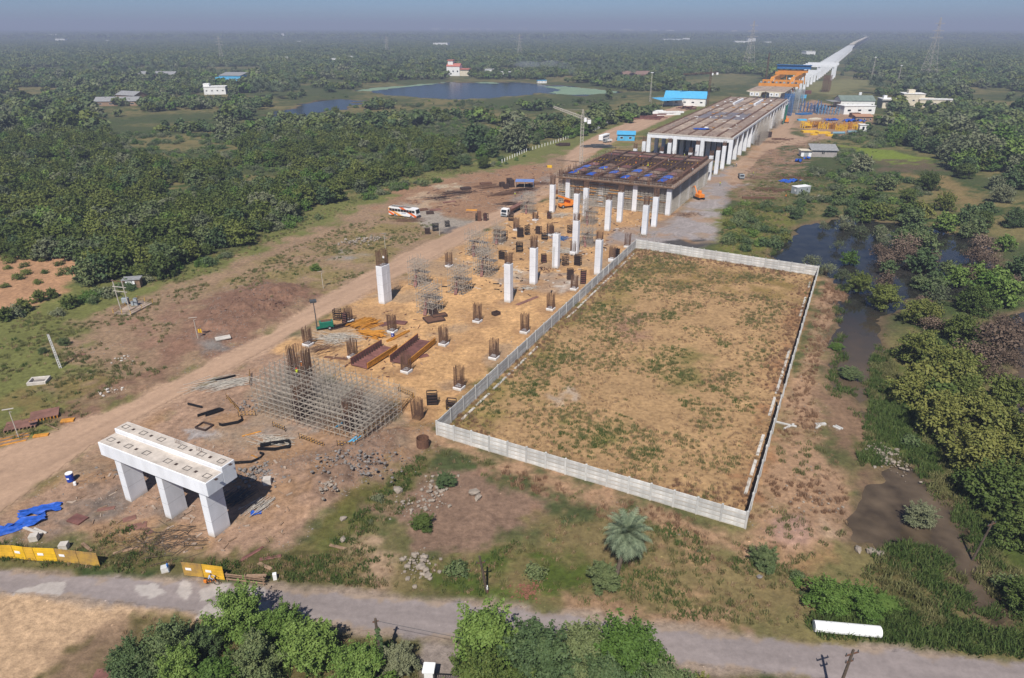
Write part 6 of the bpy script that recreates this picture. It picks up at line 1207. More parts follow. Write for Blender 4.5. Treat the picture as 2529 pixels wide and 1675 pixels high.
for a in [('steel_plate','plate','long brown steel plate lying on the sand',1303,743,7.6,1.0,.12,R(47),M_PLY), ('steel_plate','plate','brown board lying flat in front of the pier',338,1301,2.4,1.3,.06,R(20),M_PLY), ('steel_plate','plate','short brown board behind the flat one at the pier',320,1282,1.6,1.0,.06,R(30),M_PLY), ('steel_plate','plate','small brown board leaning on rubble before the pier',366,1312,1.6,.8,.06,R(-35),M_PLY),('steel_plate','plate','brown plank between the pier and the drum',262,1257,2.2,.7,.06,R(15),M_PLY),
          ('red_plank','plank','pair of faded red planks in the verge grass, left one',618,1372,2.8,.4,.1,R(50),M_MAROON), ('red_plank','plank','faded red plank right of the paired ones',668,1378,2.6,.5,.1,R(15),M_MAROON), ('red_plank','plank','upper faded red plank of the pair',625,1366,2.8,.3,.1,R(48),M_MAROON), ('timber_plank','plank','weathered plank in the grass above the wooden rail',655,1400,2.2,.45,.15,R(-28),M_WOOD), ('timber_plank','plank','grey plank beside the stones on the verge',835,1352,2.4,.4,.15,R(-18),M_WOOD), ('timber_plank','plank','weathered plank behind the yellow barricade',310,1360,2.8,.4,.12,R(25),M_WOOD),('timber_plank','plank','weathered plank leaning behind the barricade end',215,1352,2.4,.4,.15,R(-35),M_WOOD),
          ('timber_plank','plank','yellow plank lying alone left of the scaffold',622,1073,3.0,.22,.12,R(30),M_YEL), ('timber_plank','plank','orange brown plank under the hook bars',632,1130,2.0,.2,.1,R(-30),M_YEL), ('concrete_block','block','grey concrete block behind the pier shadow',662,1198,1.1,1.0,.95,R(10),M_CONC), ('concrete_block','block','concrete block beside the blue tarpaulin',86,1333,1.0,.9,.8,R(15),M_CONC), ('concrete_block','block','concrete block behind the yellow barricade',160,1355,1.0,.9,.8,R(10),M_CONC), ('timber_plank','plank','pale concrete lintel lying beside the tarpaulin',80,1312,3.6,.35,.2,R(-22),M_CONC), ('timber_plank','plank','second pale lintel beside the tarpaulin',100,1312,2.4,.25,.2,R(-24),M_CONC),
          ('steel_plate','plate','stack of brown steel sections below the drum',192,1284,2.2,1.6,.25,R(-20),M_MAROON), ('steel_plate','plate','rusty sheet at the bottom edge of the sandy lot',262,1672,2.6,2.0,.12,R(5),M_MAROON), ('concrete_slab','slab','pale broken slab lying on the churned ground',552,842,3.0,1.6,.25,R(30),M_CONC), ('steel_plate','plate','brown plank lying left of the lattice pole',195,878,2.4,.5,.1,R(25),M_PLY), ('concrete_post','post','pale post piece lying outside the wall gap',2026,1050,1.8,.5,.35,R(5),M_PRECAST), ('concrete_post','post','second pale post piece across the first',2020,1056,1.3,.35,.3,R(40),M_PRECAST), ('concrete_post','post','left of two short posts in the creek bed',2066,1058,1.3,.3,.25,R(-55),M_PRECAST), ('concrete_post','post','right of two short posts in the creek bed',2072,1057,1.3,.3,.25,R(-55),M_PRECAST),
          ('steel_girder','girder','long rusty girder at the right of the gravel yard',1872,492,12,.7,.9,R(-5),M_RUST), ('steel_plate','plate','flat maroon sheets by the yellow beams',955,800,3.4,1.8,.12,R(40),M_MAROON), ('steel_plate','plate','maroon sheet behind the starter cage',988,798,3.0,1.6,.3,R(-15),M_MAROON), ('steel_plate','plate','maroon sheet beside the right trough',1045,880,2.2,1.4,.06,R(30),M_MAROON),('steel_plate','plate','brown panel lying behind the large scaffold',830,885,5,.8,.1,R(-12),M_RUST)]:
    slabs(*a)
# pallet of dark blocks, square frames
for k, (a, b, w, h, lb) in enumerate(((1225,777,1.6,.7,'dark square steel frame lying on the sand'),(1085,782,3.4,.5,'dark row of steel boxes on the sand'),(1072,790,4.2,.4,'dark flat steel lattice beside the boxes'),(1070,777,1.5,1.6,'tall dark rusty box on the lattice'),(505,1055,2.2,.35,'thin square steel frame beside the grey patch'))):
    p = P(a, b); t = thing('steel_box_frame', lb, 'frame', (p.x, p.y, gz(p.x,p.y)), [.7,.45,.45,.45,-.4][k]); d = .8*w if k != 1 else 1.6
    for s in (-1, 1): obj('side', MB().box(-w/2, s*d/2-.08, 0, w/2, s*d/2+.08, h), M_RUSTD, t); obj('end', MB().box(s*w/2-.08, -d/2+.085, 0, s*w/2+.08, d/2-.085, h-.02), M_RUSTD, t)
    if k in (1, 2, 3): obj('cover', MB().box(-w/2+.09, -d/2+.09, h*.7, w/2-.09, d/2-.09, h*.8), M_RUST, t)
# black steel column shutters standing among the columns: frame with panel
SHUT = [(1200,545,2.6),(1262,545,2.8),(1285,586,3.0),(1302,580,2.8),(1330,578,2.6),(1345,592,2.0),(1343,648,2.4),(1396,655,2.6),(1427,655,2.8),(1440,700,3.6),(1408,690,2.8),(1520,640,3.2),(855,797,2.6),(834,790,2.6),(1068,1000,2.2),(1105,560,2.0),(1246,590,2.6),(1283,622,2.9),(1362,580,2.8),(1408,575,2.6),(1241,640,2.4),(1180,545,2.2),(1056,578,2.0),(1076,570,2.4),(1357,540,2.4),(1115,1010,1.8)]
for k, (a, b, h) in enumerate(SHUT):
    p = P(a, b); w = 1.3+.25*(k % 3)
    near = min(range(len(SHUT)), key=lambda q: 1e9 if q == k else (SHUT[q][0]-a)**2+(SHUT[q][1]-b)**2)
    t = thing('column_shutter', ['dark','rusty','black'][k % 3]+' steel column shutter number %d from the left among the works' % (1+sorted(SHUT).index(SHUT[k])) if False else 'standing steel column shutter, %s from the left among the works' % (['first']+ORD[1:]+['seventeenth','eighteenth','nineteenth','twentieth','twenty-first','twenty-second','twenty-third','twenty-fourth','twenty-fifth','twenty-sixth'])[sorted(SHUT).index(SHUT[k])], 'formwork', (p.x, p.y, gz(p.x,p.y)), -SITE+.3*(k % 4), 'steel column shutters standing on the sand')
    m = MB()
    for sx in (-w/2, w/2):
        for sy in (-.5, .5): m.beam((sx, sy, 0), (sx, sy, h), .12, .12)
    for q in range(int(h/.55)+1): m.beam((-w/2, -.5, .15+q*.55), (w/2, -.5, .15+q*.55), .1, .16); m.beam((-w/2, .5, .15+q*.55), (w/2, .5, .15+q*.55), .1, .16); m.beam((-w/2, -.5, .15+q*.55), (-w/2, .5, .15+q*.55), .1, .1)
    obj('frame', m, M_BLACK if k % 3 != 1 else M_RUSTD, t)
    if k % 2 == 0 or h > 2.9: obj('panel', MB().box(-w/2+.07, -.40, .1, w/2-.07, -.34, h-.1), M_RUSTD if k % 3 else M_MAROON, t)
    else: obj('shelf', MB().box(-w/2+.1, -.4, h*.55, w/2-.1, .4, h*.6), M_BLACK, t)

# small drums, bags, signs, tarps
def drum(px, py, m, label, s=1.):
    p = P(px, py); t = thing('drum', label, 'drum', (p.x, p.y, gz(p.x,p.y)), 0); t.scale = (s,)*3
    obj('barrel', MB().tube((0,0,0),(0,0,1.1),.42,16,cap=True).tube((0,0,.35),(0,0,.4),.44,16,cap=True).tube((0,0,.72),(0,0,.77),.44,16,cap=True), m, t); obj('lid', MB().tube((0,0,1.1),(0,0,1.16),.43,16,cap=True), M_WPAINT if m is MATS['blue_drum'] else m, t); obj('sticker', MB().box(-.15,-.445,.45,.15,-.43,.65), M_WPAINT, t)
mat('blue_drum', (.012,.05,.33), .4, .1, 2)
drum(179, 1199, MATS['blue_drum'], 'blue plastic drum with white lid beside the track', 1.15); drum(970, 831, MATS['blue_drum'], 'small blue drum at the foot of a starter cage', .8)
slabs('bucket', 'bucket', 'small white bucket beside the blue drum', 189, 1207, .35, .35, .5, .3, M_WPAINT)
tarp('tarpaulin', 'crumpled blue tarpaulin on the ground left of the pier', P(50,1300), 6.0, 2.0, .5, R(35), seed=5); tarp('tarpaulin', 'upper crumpled blue tarpaulin beside the drum', P(100,1262), 5.0, 1.8, .5, R(22), seed=6); tarp('tarpaulin', 'small blue sheet beside the stacked pipes', P(633,1268), 1.4, 1.0, .2, R(15), seed=7, n=6); tarp('tarpaulin', 'crumpled blue tarpaulin in the scrub right of the yard', P(1950,449), 9, 4, .9, R(25), seed=8); tarp('tarpaulin', 'blue cloth strips hanging below the grey hut', P(1972,400), 4, 3, 1.6, R(60), seed=9); tarp('tarpaulin', 'small blue cloth right of the hanging strips', P(1993,394), 3, 2, 1.6, R(10), seed=10, n=6); tarp('tarpaulin', 'blue tarpaulin beside the yellow frames', P(2052,298), 9, 5, 1.4, R(10), seed=11); tarp('tarpaulin', 'dark blue tarpaulin at the right of the steel yard', P(2102,300), 12, 7, 1.5, R(30), seed=12); tarp('tarpaulin','blue tarpaulin beside the small brown shed',P(2132,302),5,4,1.6,R(30),seed=13,n=6)
for k, (a, b, rz, L_, w) in enumerate(((871,1098,R(62),2.4,.3),(884,1098,R(62),2.0,.25),(838,1052,R(55),2.2,.25))): slabs('blue_beam', 'beam', ['left blue steel beam before the large scaffold','right blue steel beam before the large scaffold','short blue steel beam under the large scaffold'][k], a, b, L_, w, .25, rz, M_BLUESH)
# rusty casing ring
p = P(1045,1106); t = thing('steel_casing', 'rusty open steel casing ring near the wall corner', 'casing', (p.x, p.y, gz(p.x,p.y)), 0); n = 20; m = MB()
for r, fl in ((1.0,1),(.93,-1)):
    for k in range(n):
        a0, a1 = 2*math.pi*k/n, 2*math.pi*(k+1)/n; q = [(math.cos(a0)*r,math.sin(a0)*r,0),(math.cos(a1)*r,math.sin(a1)*r,0),(math.cos(a1)*r,math.sin(a1)*r,1.5),(math.cos(a0)*r,math.sin(a0)*r,1.5)]; m.add(q if fl > 0 else q[::-1], [(0,1,2,3)])
obj('shell', m, M_RUST, t); m = MB()
for k in range(n):
    a0, a1 = 2*math.pi*k/n, 2*math.pi*(k+1)/n; m.add([(math.cos(a0)*.92,math.sin(a0)*.92,1.505),(math.cos(a0)*1.02,math.sin(a0)*1.02,1.505),(math.cos(a1)*1.02,math.sin(a1)*1.02,1.505),(math.cos(a1)*.92,math.sin(a1)*.92,1.505)], [(0,1,2,3)])
obj('rim', m, M_RUST, t)
# concrete manhole surround
p = P(97,944); t = thing('concrete_pit', 'square concrete pit surround in the grass at the left', 'pit', (p.x, p.y, gz(p.x,p.y)), R(12))
for s in (-1, 1): obj('side', MB().bbox(-1.6, s*1.1-.15, -.1, 1.6, s*1.1+.15, .6, .03), M_CONC, t); obj('end', MB().bbox(s*1.45-.15, -.945, -.1, s*1.45+.15, .945, .59, .03), M_CONC, t)
obj('floor', MB().box(-1.29,-.94,-.02,1.29,.94,.12), M_GROCK, t)
# black and yellow hazard rails round the pit
HZM = bpy.data.materials.new('hazard_stripe'); HZM.use_nodes = True; _t = HZM.node_tree; _w = _t.nodes.new('ShaderNodeTexWave'); _w.inputs['Scale'].default_value = .55; _w.inputs['Distortion'].default_value = .6; _c = _t.nodes.new('ShaderNodeTexCoord'); _r = _t.nodes.new('ShaderNodeValToRGB'); _r.color_ramp.interpolation = 'CONSTANT'; _r.color_ramp.elements[0].color = (.03,.02,.015,1); _r.color_ramp.elements[1].position = .5; _r.color_ramp.elements[1].color = (.42,.22,.04,1)
_t.links.new(_c.outputs['Object'], _w.inputs['Vector']); _t.links.new(_w.outputs['Fac'], _r.inputs['Fac']); _t.links.new(_r.outputs[0], _t.nodes['Principled BSDF'].inputs['Base Color'])
for k, (a, b, c_, d_, lb) in enumerate(((880,1114,970,1042,'long striped hazard rail along the right foot of the large scaffold'),(835,1113,870,1120,'short striped hazard rail at the front corner of the scaffold'),(740,1085,800,1108,'striped hazard rail left of the front corner'),(675,1055,705,1067,'short striped hazard rail before the scaffold'),(590,1030,632,1028,'yellow striped barrier beside the hook bars'),(618,925,618,955,'striped hazard rail at the rear left of the scaffold'),(985,970,1022,985,'striped hazard rail right of the scaffold'),(1020,985,992,1020,'striped hazard rail towards the bare rebar bundle'),(560,985,590,1018,'striped hazard rail left of the scaffold pit'))):
    A, B = P(a,b), P(c_,d_); t = thing('hazard_rail', lb, 'barrier', (A.x, A.y, gz(A.x,A.y)), math.atan2(B.y-A.y, B.x-A.x)); L_ = (B-A).length
    for z in (.45, .95): obj('rail', MB().tube((0,0,z),(L_,0,z),.06,6), HZM, t)
    for q in range(max(2, int(L_/2)+1)): obj('post', MB().tube((L_*q/max(1,int(L_/2)),0,0),(L_*q/max(1,int(L_/2)),0,1.1),.05,6), HZM, t)
# ================================================================== roadside: barricades, rail, people, pipe
def barricade(pts, label, mats_, plates):
    t = thing('barricade', label, 'barricade', (0,0,0))
    for k in range(len(pts)-1):
        A, B = P(*pts[k]), P(*pts[k+1]); d = B-A; L_ = d.length; an = math.atan2(d.y, d.x)
        pn = obj('sheet', MB().box(0, -.03, .1, L_-.05, .03, 2.1), mats_[k], t, (A.x, A.y, .0), an)
        for z in (.45, .85, 1.25, 1.65): obj('ridge', MB().box(.02, -.05, z, L_-.07, -.032, z+.1), mats_[k], pn)
        obj('post', MB().box(-.05, .035, 0, .05, .13, 2.15), M_RUSTD, t, (A.x, A.y, 0), an)
        if plates[k]: obj('notice', MB().box(L_*.15, -.075, 1.0, L_*.15+.75, -.055, 1.35), M_WPAINT, pn)
M_YDIRT = mat('dusty_yellow_sheet', (.34,.215,.09), .8, .3, .8, col2=(.5,.30,.05)); M_YMID = mat('faded_yellow_sheet', (.62,.36,.03), .6, .25, .7)
barricade([(-60,1378),(40,1380),(68,1384),(92,1386),(145,1388),(198,1394),(249,1400)], 'yellow sheet metal barricade along the road at the left', [M_YMID,M_YPAINT,M_YMID,M_YPAINT,M_YDIRT,M_YDIRT], [1,1,0,1,1,0])
barricade([(456,1422),(505,1427),(557,1434)], 'short yellow sheet barricade behind the cyclist', [M_YDIRT,M_YMID], [1,1])
p = P(563,1436); q = P(652,1446); t = thing('wooden_rail', 'broken wooden rail fence right of the short barricade', 'fence', (p.x, p.y, 0), math.atan2(q.y-p.y, q.x-p.x)); L_ = (q-p).length
for k in range(3): obj('post', MB().beam((L_*k/2,0,0),(L_*k/2,.1,1.3),.12,.12), M_WOOD, t)
for z in (.45, .9, 1.2): obj('rail', MB().beam((-.1,-.08,z),(L_+.3,-.08,z-.05),.08,.14), M_WOOD, t)
obj('leaning_plank', MB().beam((L_*.5,.3,.9),(L_*1.05,.5,1.1),.4,.12), M_WOOD, t)
slabs('sack', 'sack', 'white sack in the grass right of the wooden rail', 680, 1430, .45, .4, .9, .3, M_WPAINT)
def person(name, label, loc, rz, pose, shirt, trous, helmet=None, group=None, hair=(.01,.01,.01)):
    J = {'stand': dict(pel=(0,0,.92), che=(0,.0,1.32), nec=(0,0,1.47), hea=(0,.02,1.62), top=(0,.02,1.72), ls=(-.18,0,1.42), le=(-.24,.03,1.14), lw=(-.22,.14,.92), lh=(-.22,.18,.84), lp=(-.09,0,.88), lk=(-.10,.03,.5), la=(-.10,-.02,.09), lt=(-.11,.14,.04)),
         'walk': dict(pel=(0,0,.92), che=(0,.03,1.32), nec=(0,.04,1.47), hea=(0,.07,1.62), top=(0,.07,1.72), ls=(-.18,.03,1.42), le=(-.24,-.1,1.16), lw=(-.22,.1,.98), lh=(-.22,.18,.94), lp=(-.09,0,.88), lk=(-.10,.16,.52), la=(-.10,.2,.09), lt=(-.11,.36,.05)),
         'ride': dict(pel=(0,-.1,.95), che=(0,.1,1.33), nec=(0,.18,1.47), hea=(0,.24,1.60), top=(0,.25,1.71), ls=(-.18,.14,1.41), le=(-.24,.34,1.2), lw=(-.24,.55,1.1), lh=(-.24,.62,1.08), lp=(-.1,-.08,.93), lk=(-.13,.32,.78), la=(-.13,.2,.38), lt=(-.13,.36,.33))}[pose]
    nm = ['pel','che','nec','hea','top','ls','le','lw','lh','lp','lk','la','lt']; V = [J[k] for k in nm]; ix = {k: i for i, k in enumerate(nm)}; Rr = [.16,.17,.065,.10,.085,.075,.055,.045,.04,.10,.075,.055,.05]
    rnm = ['ls','le','lw','lh','lp','lk','la','lt']
    for k in rnm: ix['r'+k[1:]+'_'] = len(V); V.append((-J[k][0], J[k][1] if pose != 'walk' or k[1] in 'sp' else -J[k][1]*.8, J[k][2])); Rr.append(Rr[nm.index(k)])
    r = lambda k: ix['r'+k[1:]+'_']
    E_ = [(0,1),(1,2),(2,3),(3,4)]+[(1,ix['ls']),(1,r('ls')),(0,ix['lp']),(0,r('lp'))]
    for a, b in (('ls','le'),('le','lw'),('lw','lh'),('lp','lk'),('lk','la'),('la','lt')): E_ += [(ix[a],ix[b]),(r(a),r(b))]
    me = bpy.data.meshes.new('person'); me.from_pydata(V, E_, []); sv = me.skin_vertices if me.skin_vertices else None
    o = obj(name, me, None, None, loc, rz)
    m = bpy.data.materials.new('clothes'); m.use_nodes = True; t_ = m.node_tree; N = t_.nodes; L = t_.links; tc = N.new('ShaderNodeTexCoord'); sx = N.new('ShaderNodeSeparateXYZ'); L.new(tc.outputs['Object'], sx.inputs[0]); mr = N.new('ShaderNodeMath'); mr.operation = 'DIVIDE'; mr.inputs[1].default_value = 1.8; L.new(sx.outputs['Z'], mr.inputs[0]); cr = N.new('ShaderNodeValToRGB'); cr.color_ramp.interpolation = 'CONSTANT'; L.new(mr.outputs[0], cr.inputs['Fac']); L.new(cr.outputs[0], N['Principled BSDF'].inputs['Base Color']); N['Principled BSDF'].inputs['Roughness'].default_value = .8
    e = cr.color_ramp.elements; e[0].color = (.02,.015,.012,1); e[1].position = .07; e[1].color = (*trous,1)
    for ps, cc in ((.53,shirt),(.815,(.16,.085,.05)),(.925,helmet or hair)): k = e.new(ps); k.color = (*cc,1)
    me.materials.append(m); sk = o.modifiers.new('skin','SKIN'); sk.use_smooth_shade = True
    lay = me.skin_vertices[0] if len(me.skin_vertices) else None
    if lay is None:
        bm_ = __import__('bmesh').new(); bm_.from_mesh(me); bm_.verts.layers.skin.verify(); bm_.to_mesh(me); bm_.free(); lay = me.skin_vertices[0]
    for i, d in enumerate(lay.data): d.radius = (Rr[i]*(.72 if i > 1 else 1), Rr[i]*(.72 if i > 1 else .72)); d.use_root = (i == 0)
    sb = o.modifiers.new('sub','SUBSURF'); sb.levels = 1; sb.render_levels = 1
    if helmet: 
        h_ = obj('helmet', MB().tube((0,0,0),(0,0,.1),.135,10,.09,cap=True).tube((0,.03,-.01),(0,.03,.012),.17,10,cap=True), None, o); mm = mat('helmet_%d' % int(helmet[0]*100+helmet[1]*10), helmet, .4, .05); h_.data.materials.append(mm); h_.location = (J['top'][0], J['top'][1], J['top'][2]-.04)
    return tag(o, label, 'person', group)
# cyclist
p = P(524,1444); rz = R(-8); t = thing('bicycle', 'dark bicycle ridden along the road edge', 'bicycle', (p.x, p.y, .05), rz)
for x in (-.62, .62):
    m = MB(); n = 18
    for k in range(n): a0, a1 = 2*math.pi*k/n, 2*math.pi*(k+1)/n; m.tube((x+math.cos(a0)*.36,0,.38+math.sin(a0)*.36),(x+math.cos(a1)*.36,0,.38+math.sin(a1)*.36),.03)
    wl = obj('wheel', m, M_RUBBER, t); m = MB()
    for k in range(6): a0 = math.pi*k/6; m.tube((x-math.cos(a0)*.35,0,.38-math.sin(a0)*.35),(x+math.cos(a0)*.35,0,.38+math.sin(a0)*.35),.008)
    obj('spokes', m, M_GALV, wl)
obj('frame', MB().path([(-.62,0,.38),(-.25,0,.85),(.45,0,.9),(.62,0,.38)], .028, 6).path([(-.25,0,.85),(-.05,0,.35),(.45,0,.85)], .028, 6).path([(-.62,0,.38),(-.05,0,.35)], .022, 6), M_ORANGE, t)
obj('saddle', MB().bbox(-.4,-.09,.88,-.1,.09,.95,.03), M_BLACK, t); obj('handlebar', MB().path([(.38,-.28,1.05),(.45,0,1.08),(.38,.28,1.05)], .022, 6).path([(.45,0,1.08),(.45,0,.85)], .025, 6), M_GALV, t); obj('carrier', MB().box(-.85,-.12,.78,-.4,.12,.82), M_RUSTD, t); obj('basket', MB().box(-.8,-.3,.4,-.45,-.14,.78), M_ORANGE, t)
person('person', 'cyclist in a pale blue shirt and dark trousers riding on the road', Vector((p.x-.12, p.y, .05)), rz-math.pi/2, 'ride', (.42,.48,.62), (.03,.03,.035))
p = P(418,1414); person('person', 'person in a bright blue shirt and pale trousers standing at the roadside', Vector((p.x, p.y, 0)), R(120), 'stand', (.03,.16,.45), (.35,.42,.50))
slabs('sack', 'sack', 'pale bulging sack beside the person in blue', 410, 1412, .9, .7, .8, .4, M_PRECAST)
# motorcycle glimpsed over the tree
p = P(590,1512); t = thing('motorcycle', 'dark motorcycle partly hidden behind the roadside tree', 'motorcycle', (p.x, p.y, .05), R(60)); wheel(t, -.65, 0, .31, .12); wheel(t, .65, 0, .31, .1); obj('tank', MB().bbox(-.1,-.14,.6,.4,.14,.88,.05), M_BLACK, t); obj('seat', MB().bbox(-.75,-.14,.68,-.12,.14,.82,.04), M_BLACK, t); obj('engine', MB().bbox(-.2,-.16,.25,.3,.16,.6,.04), M_DGREY, t); obj('fork', MB().path([(.65,0,.3),(.4,0,.95)], .04, 6).path([(.3,-.33,1.02),(.42,0,.98),(.3,.33,1.02)], .025, 6), M_DGREY, t)
person('person', 'rider in dark clothes on the motorcycle behind the roadside tree', Vector((p.x-.1, p.y-.1, -.05)), R(60)-math.pi/2, 'ride', (.05,.05,.06), (.02,.02,.025))
# white wrapped pipe
a, b = P(2008,1556), P(2172,1571); d = b-a; t = thing('wrapped_pipe', 'long white wrapped pipe lying on the verge at the lower right', 'pipe', (a.x, a.y, .35), math.atan2(d.y, d.x)); L_ = d.length; pr = []
for k in range(12): th = 2*math.pi*k/12; pr.append((math.cos(th)*.62*(1+.04*math.sin(k*2)), .28+math.sin(th)*.6))
M_WRAP = mat('white_wrap', (.85,.85,.84), .5, .04, 2, bump=.25, fine=3)
for k in range(4): obj('wrap_section', MB().extr(pr, 0, L_*k/4, L_*(k+1)/4-.03), M_WRAP, t)
obj('tie', MB().tube((1.2,-.66,.25),(1.28,.66,.25),.02).tube((1.2,-.63,.5),(1.28,.3,.9),.02), M_DGREY, t)
# poles
def pole(name, label, base, top, r, m, arms=(), cat='pole', insul=True):
    B = P(*base); t = thing(name, label, cat, (B.x, B.y, gz(B.x,B.y)), 0); T = Vector(top)
    obj('shaft', MB().path([(0,0,-.3), T*.5, T], [r, r*.88, r*.72], 8), m, t)
    for f, w, an in arms:
        c = T*f; dx = Vector((math.cos(an), math.sin(an), 0))*w/2; obj('cross_arm', MB().beam(c-dx, c+dx, .1, .12), M_RUST, t)
        if insul:
            for s in (-.9, .9): obj('insulator', MB().tube(c+dx*s+Vector((0,0,.06)), c+dx*s+Vector((0,0,.32)), .07, 8, .04, True), M_DGREY, t)
    return t
t = pole('utility_pole', 'dark iron utility pole with red and white foot on the green verge', (1203,1464), (-.75,-.6,6.0), .16, M_BARK, ((.82,1.0,.2),)); obj('white_band', MB().tube((-.03,-.02,.55),(-.08,-.06,1.0),.19,8,cap=True), M_WPAINT, t); obj('red_band', MB().tube((0,0,0),(-.03,-.02,.54),.19,8,cap=True), M_MAROON, t)
pole('utility_pole', 'grey utility pole leaning over the bank at the right', (2401,1380), (0.68,-0.27,6.5), .15, M_BARK, ((.93,1.4,.4),))
pole('utility_pole', 'dark utility pole standing at the near road edge at the lower right', (2056,1745), (.6,.2,7.4), .17, M_BARK, ((.93,1.5,.3),(.80,.9,.3)))
t = pole('utility_pole', 'pole wrapped in green vine at the near road edge', (945,1660), (-.2,.2,7.2), .18, M_BARK, ((.95,.6,.3),), insul=False)
vm = crown_mesh('vine', .5, 7.0, 1500, .16, 77, blobs=26, base=.02); v_ = obj('vine', vm, L_MID, t)
tag(obj('wire', MB().path([tuple(P(945,1660)+Vector((-.2,.2,6.9))), tuple(P(1150,1690)+Vector((0,0,6.3)))], .02, 4), M_DGREY), 'thin wire running from the vine pole over the driveway', 'wire')
# concrete lattice pole, solar lamps, H-frame transformer
B = P(150,910); t = thing('lattice_pole', 'white concrete lattice pole on the grass at the left', 'pole', (B.x, B.y, 0), R(10)); T = (-.5,.2,7.2); m = MB(); m.beam((-.18,0,0),(-.62,.2,7.2),.1,.16); m.beam((.18,0,0),(-.38,.2,7.2),.1,.16); obj('chords', m, M_PRECAST, t)
for k in range(14): z = .3+k*.5; f = z/7.2; obj('rung', MB().box(-.15-.45*f, -.06+.2*f, z, .15-.53*f, .06+.2*f, z+.14), M_PRECAST, t)
for k, (a, b, h, lb) in enumerate(((491,846,4.6,'solar street lamp beside the brown earth mound'),(799,714,4.4,'solar street lamp on the churned ground above the track'),(47,1082,5.2,'solar street lamp beside the timber stacks at the left'),(952,615,4.6,'solar street lamp behind the split white column'),(1086,582,4.0,'thin lamp post beside the concrete apron'),(1615,610,4.0,'thin lamp post at the far wall on the gravel yard'))):
    B = P(a, b); t = thing('solar_lamp', lb, 'street lamp', (B.x, B.y, gz(B.x,B.y)), 0); obj('pole', MB().path([(0,0,-.2),(-.1,0,h)], [.08,.06], 6), M_GALV, t); pn = obj('solar_panel', MB().box(-.75,-.45,-.03,.75,.45,.03), M_CONC if k < 3 else M_GREY, t, (-.2,0,h+.15)); pn.rotation_euler = (R(-18), R(6), R(35))
    obj('lamp_arm', MB().beam((-.1,0,h*.93),(.6,-.4,h*.98),.06,.06), M_GALV, t)
B = P(497,838); slabs('sign_board', 'sign', 'small yellow notice board beside the solar lamp', 498, 840, .7, .05, .9, .1, M_YPAINT, dz=.7); obj('sign_leg', MB().box(-.03,-.02,-.75,.03,.02,0), M_GALV, bpy.data.objects['sign_board'])
B = P(326,772); t = thing('transformer_station', 'concrete plinth with twin pole frame and transformer at the left', 'transformer', (B.x, B.y, 0), 0)
pl = [P(*q)-B for q in ((281,777),(324,780),(378,752),(340,744))]; obj('plinth', MB().prism([(q.x,q.y) for q in pl], -.2, .35), M_SLAB, t)
A1, A2 = P(299,767)-B, P(322,771)-B
for q in (A1, A2): obj('pole', MB().path([(q.x,q.y,.3),(q.x-.25,q.y,7.6)], [.13,.11], 6), M_GALV, t)
for z in (4.9, 6.0, 7.4): obj('cross_bar', MB().beam((A1.x-.6,A1.y,z),(A2.x+.4,A2.y,z),.12,.15), M_GALV if z < 7 else M_RUST, t)
q = P(338,757)-B; obj('meter_box', MB().bbox(q.x-.4,q.y-.3,.35,q.x+.4,q.y+.3,2.1,.04), M_GREY, t); obj('meter_box', MB().bbox(q.x-1.0,q.y-.5,.35,q.x-.45,q.y,1.4,.04), M_GREY, t)
q = P(312,752)-B; obj('transformer_tank', MB().bbox(q.x-.7,q.y-.5,.5,q.x+.7,q.y+.5,1.7,.06), M_GREY, t)
for k in range(3): obj('bushing', MB().tube((q.x-.4+k*.4,q.y,1.7),(q.x-.4+k*.4,q.y,2.2),.07,8,cap=True), M_DGREY, t)
for i in range(4):
    a_, b_ = pl[i], pl[(i+1) % 4]
    for z in (.75, 1.2): obj('fence_rail', MB().tube((a_.x,a_.y,z),(b_.x,b_.y,z),.03), M_RUST, t)
    for f in (0, .5): c_ = a_.lerp(b_, f); obj('fence_post', MB().tube((c_.x,c_.y,.3),(c_.x,c_.y,1.4),.05), M_YPAINT, t)
p = P(330,708); t = thing('lean_to_shed', 'small grey roofed shed behind the transformer plinth', 'shed', (p.x, p.y, 0), R(15)); obj('roof', MB().box(-2.2,-1.6,2.2,2.2,1.6,2.3), M_ROOFG, t); obj('wall', MB().box(-2,-1.4,0,2,1.4,2.19), M_WOOD, t); obj('board', MB().box(-1.2,-1.75,1.2,.9,-1.65,2.0), M_WPAINT, t)
# timber stacks at the left edge
for k, (a, b, w, d, h, rz, lb) in enumerate(((112,1028,4.2,3.2,.45,R(28),'upper brown board stack with slatted edge at the left'),(55,1052,4.6,3.0,.35,R(24),'lower brown board stack beside the solar lamp'),(12,1090,6,.3,.15,R(28),'row of long planks at the left edge'))):
    p = P(a, b); t = thing('board_stack', lb, 'board stack', (p.x, p.y, gz(p.x,p.y)), rz)
    if k < 2:
        obj('board', MB().box(-w/2,-d/2,h,w/2,d/2,h+.06), M_PLY, t)
        for q in range(9): obj('bearer', MB().box(-w/2+q*w/8.6,-d/2-.15,.02,-w/2+q*w/8.6+.16,d/2,h-.01), M_YEL if k == 0 else M_WOOD, t)
    else:
        for q in range(8): obj('plank', MB().box(-w/2+q*.2,-1.4+q*.36,.02,w/2+q*.1,-1.15+q*.36,.16), M_WOOD if q % 3 else M_YEL, t)
slabs('timber_plank', 'plank', 'long pale pole lying from the board stack to the track', 128, 1055, 3.6, .18, .18, R(-28), M_WOOD); slabs('yellow_frame', 'frame', 'crumpled yellow steel frame lower down beside the track', 102, 1077, 2.2, .8, .25, R(15), M_YEL); slabs('yellow_frame', 'frame', 'yellow brown pallet beside the track', 168, 1041, 2.0, 1.0, .3, R(15), M_YEL)
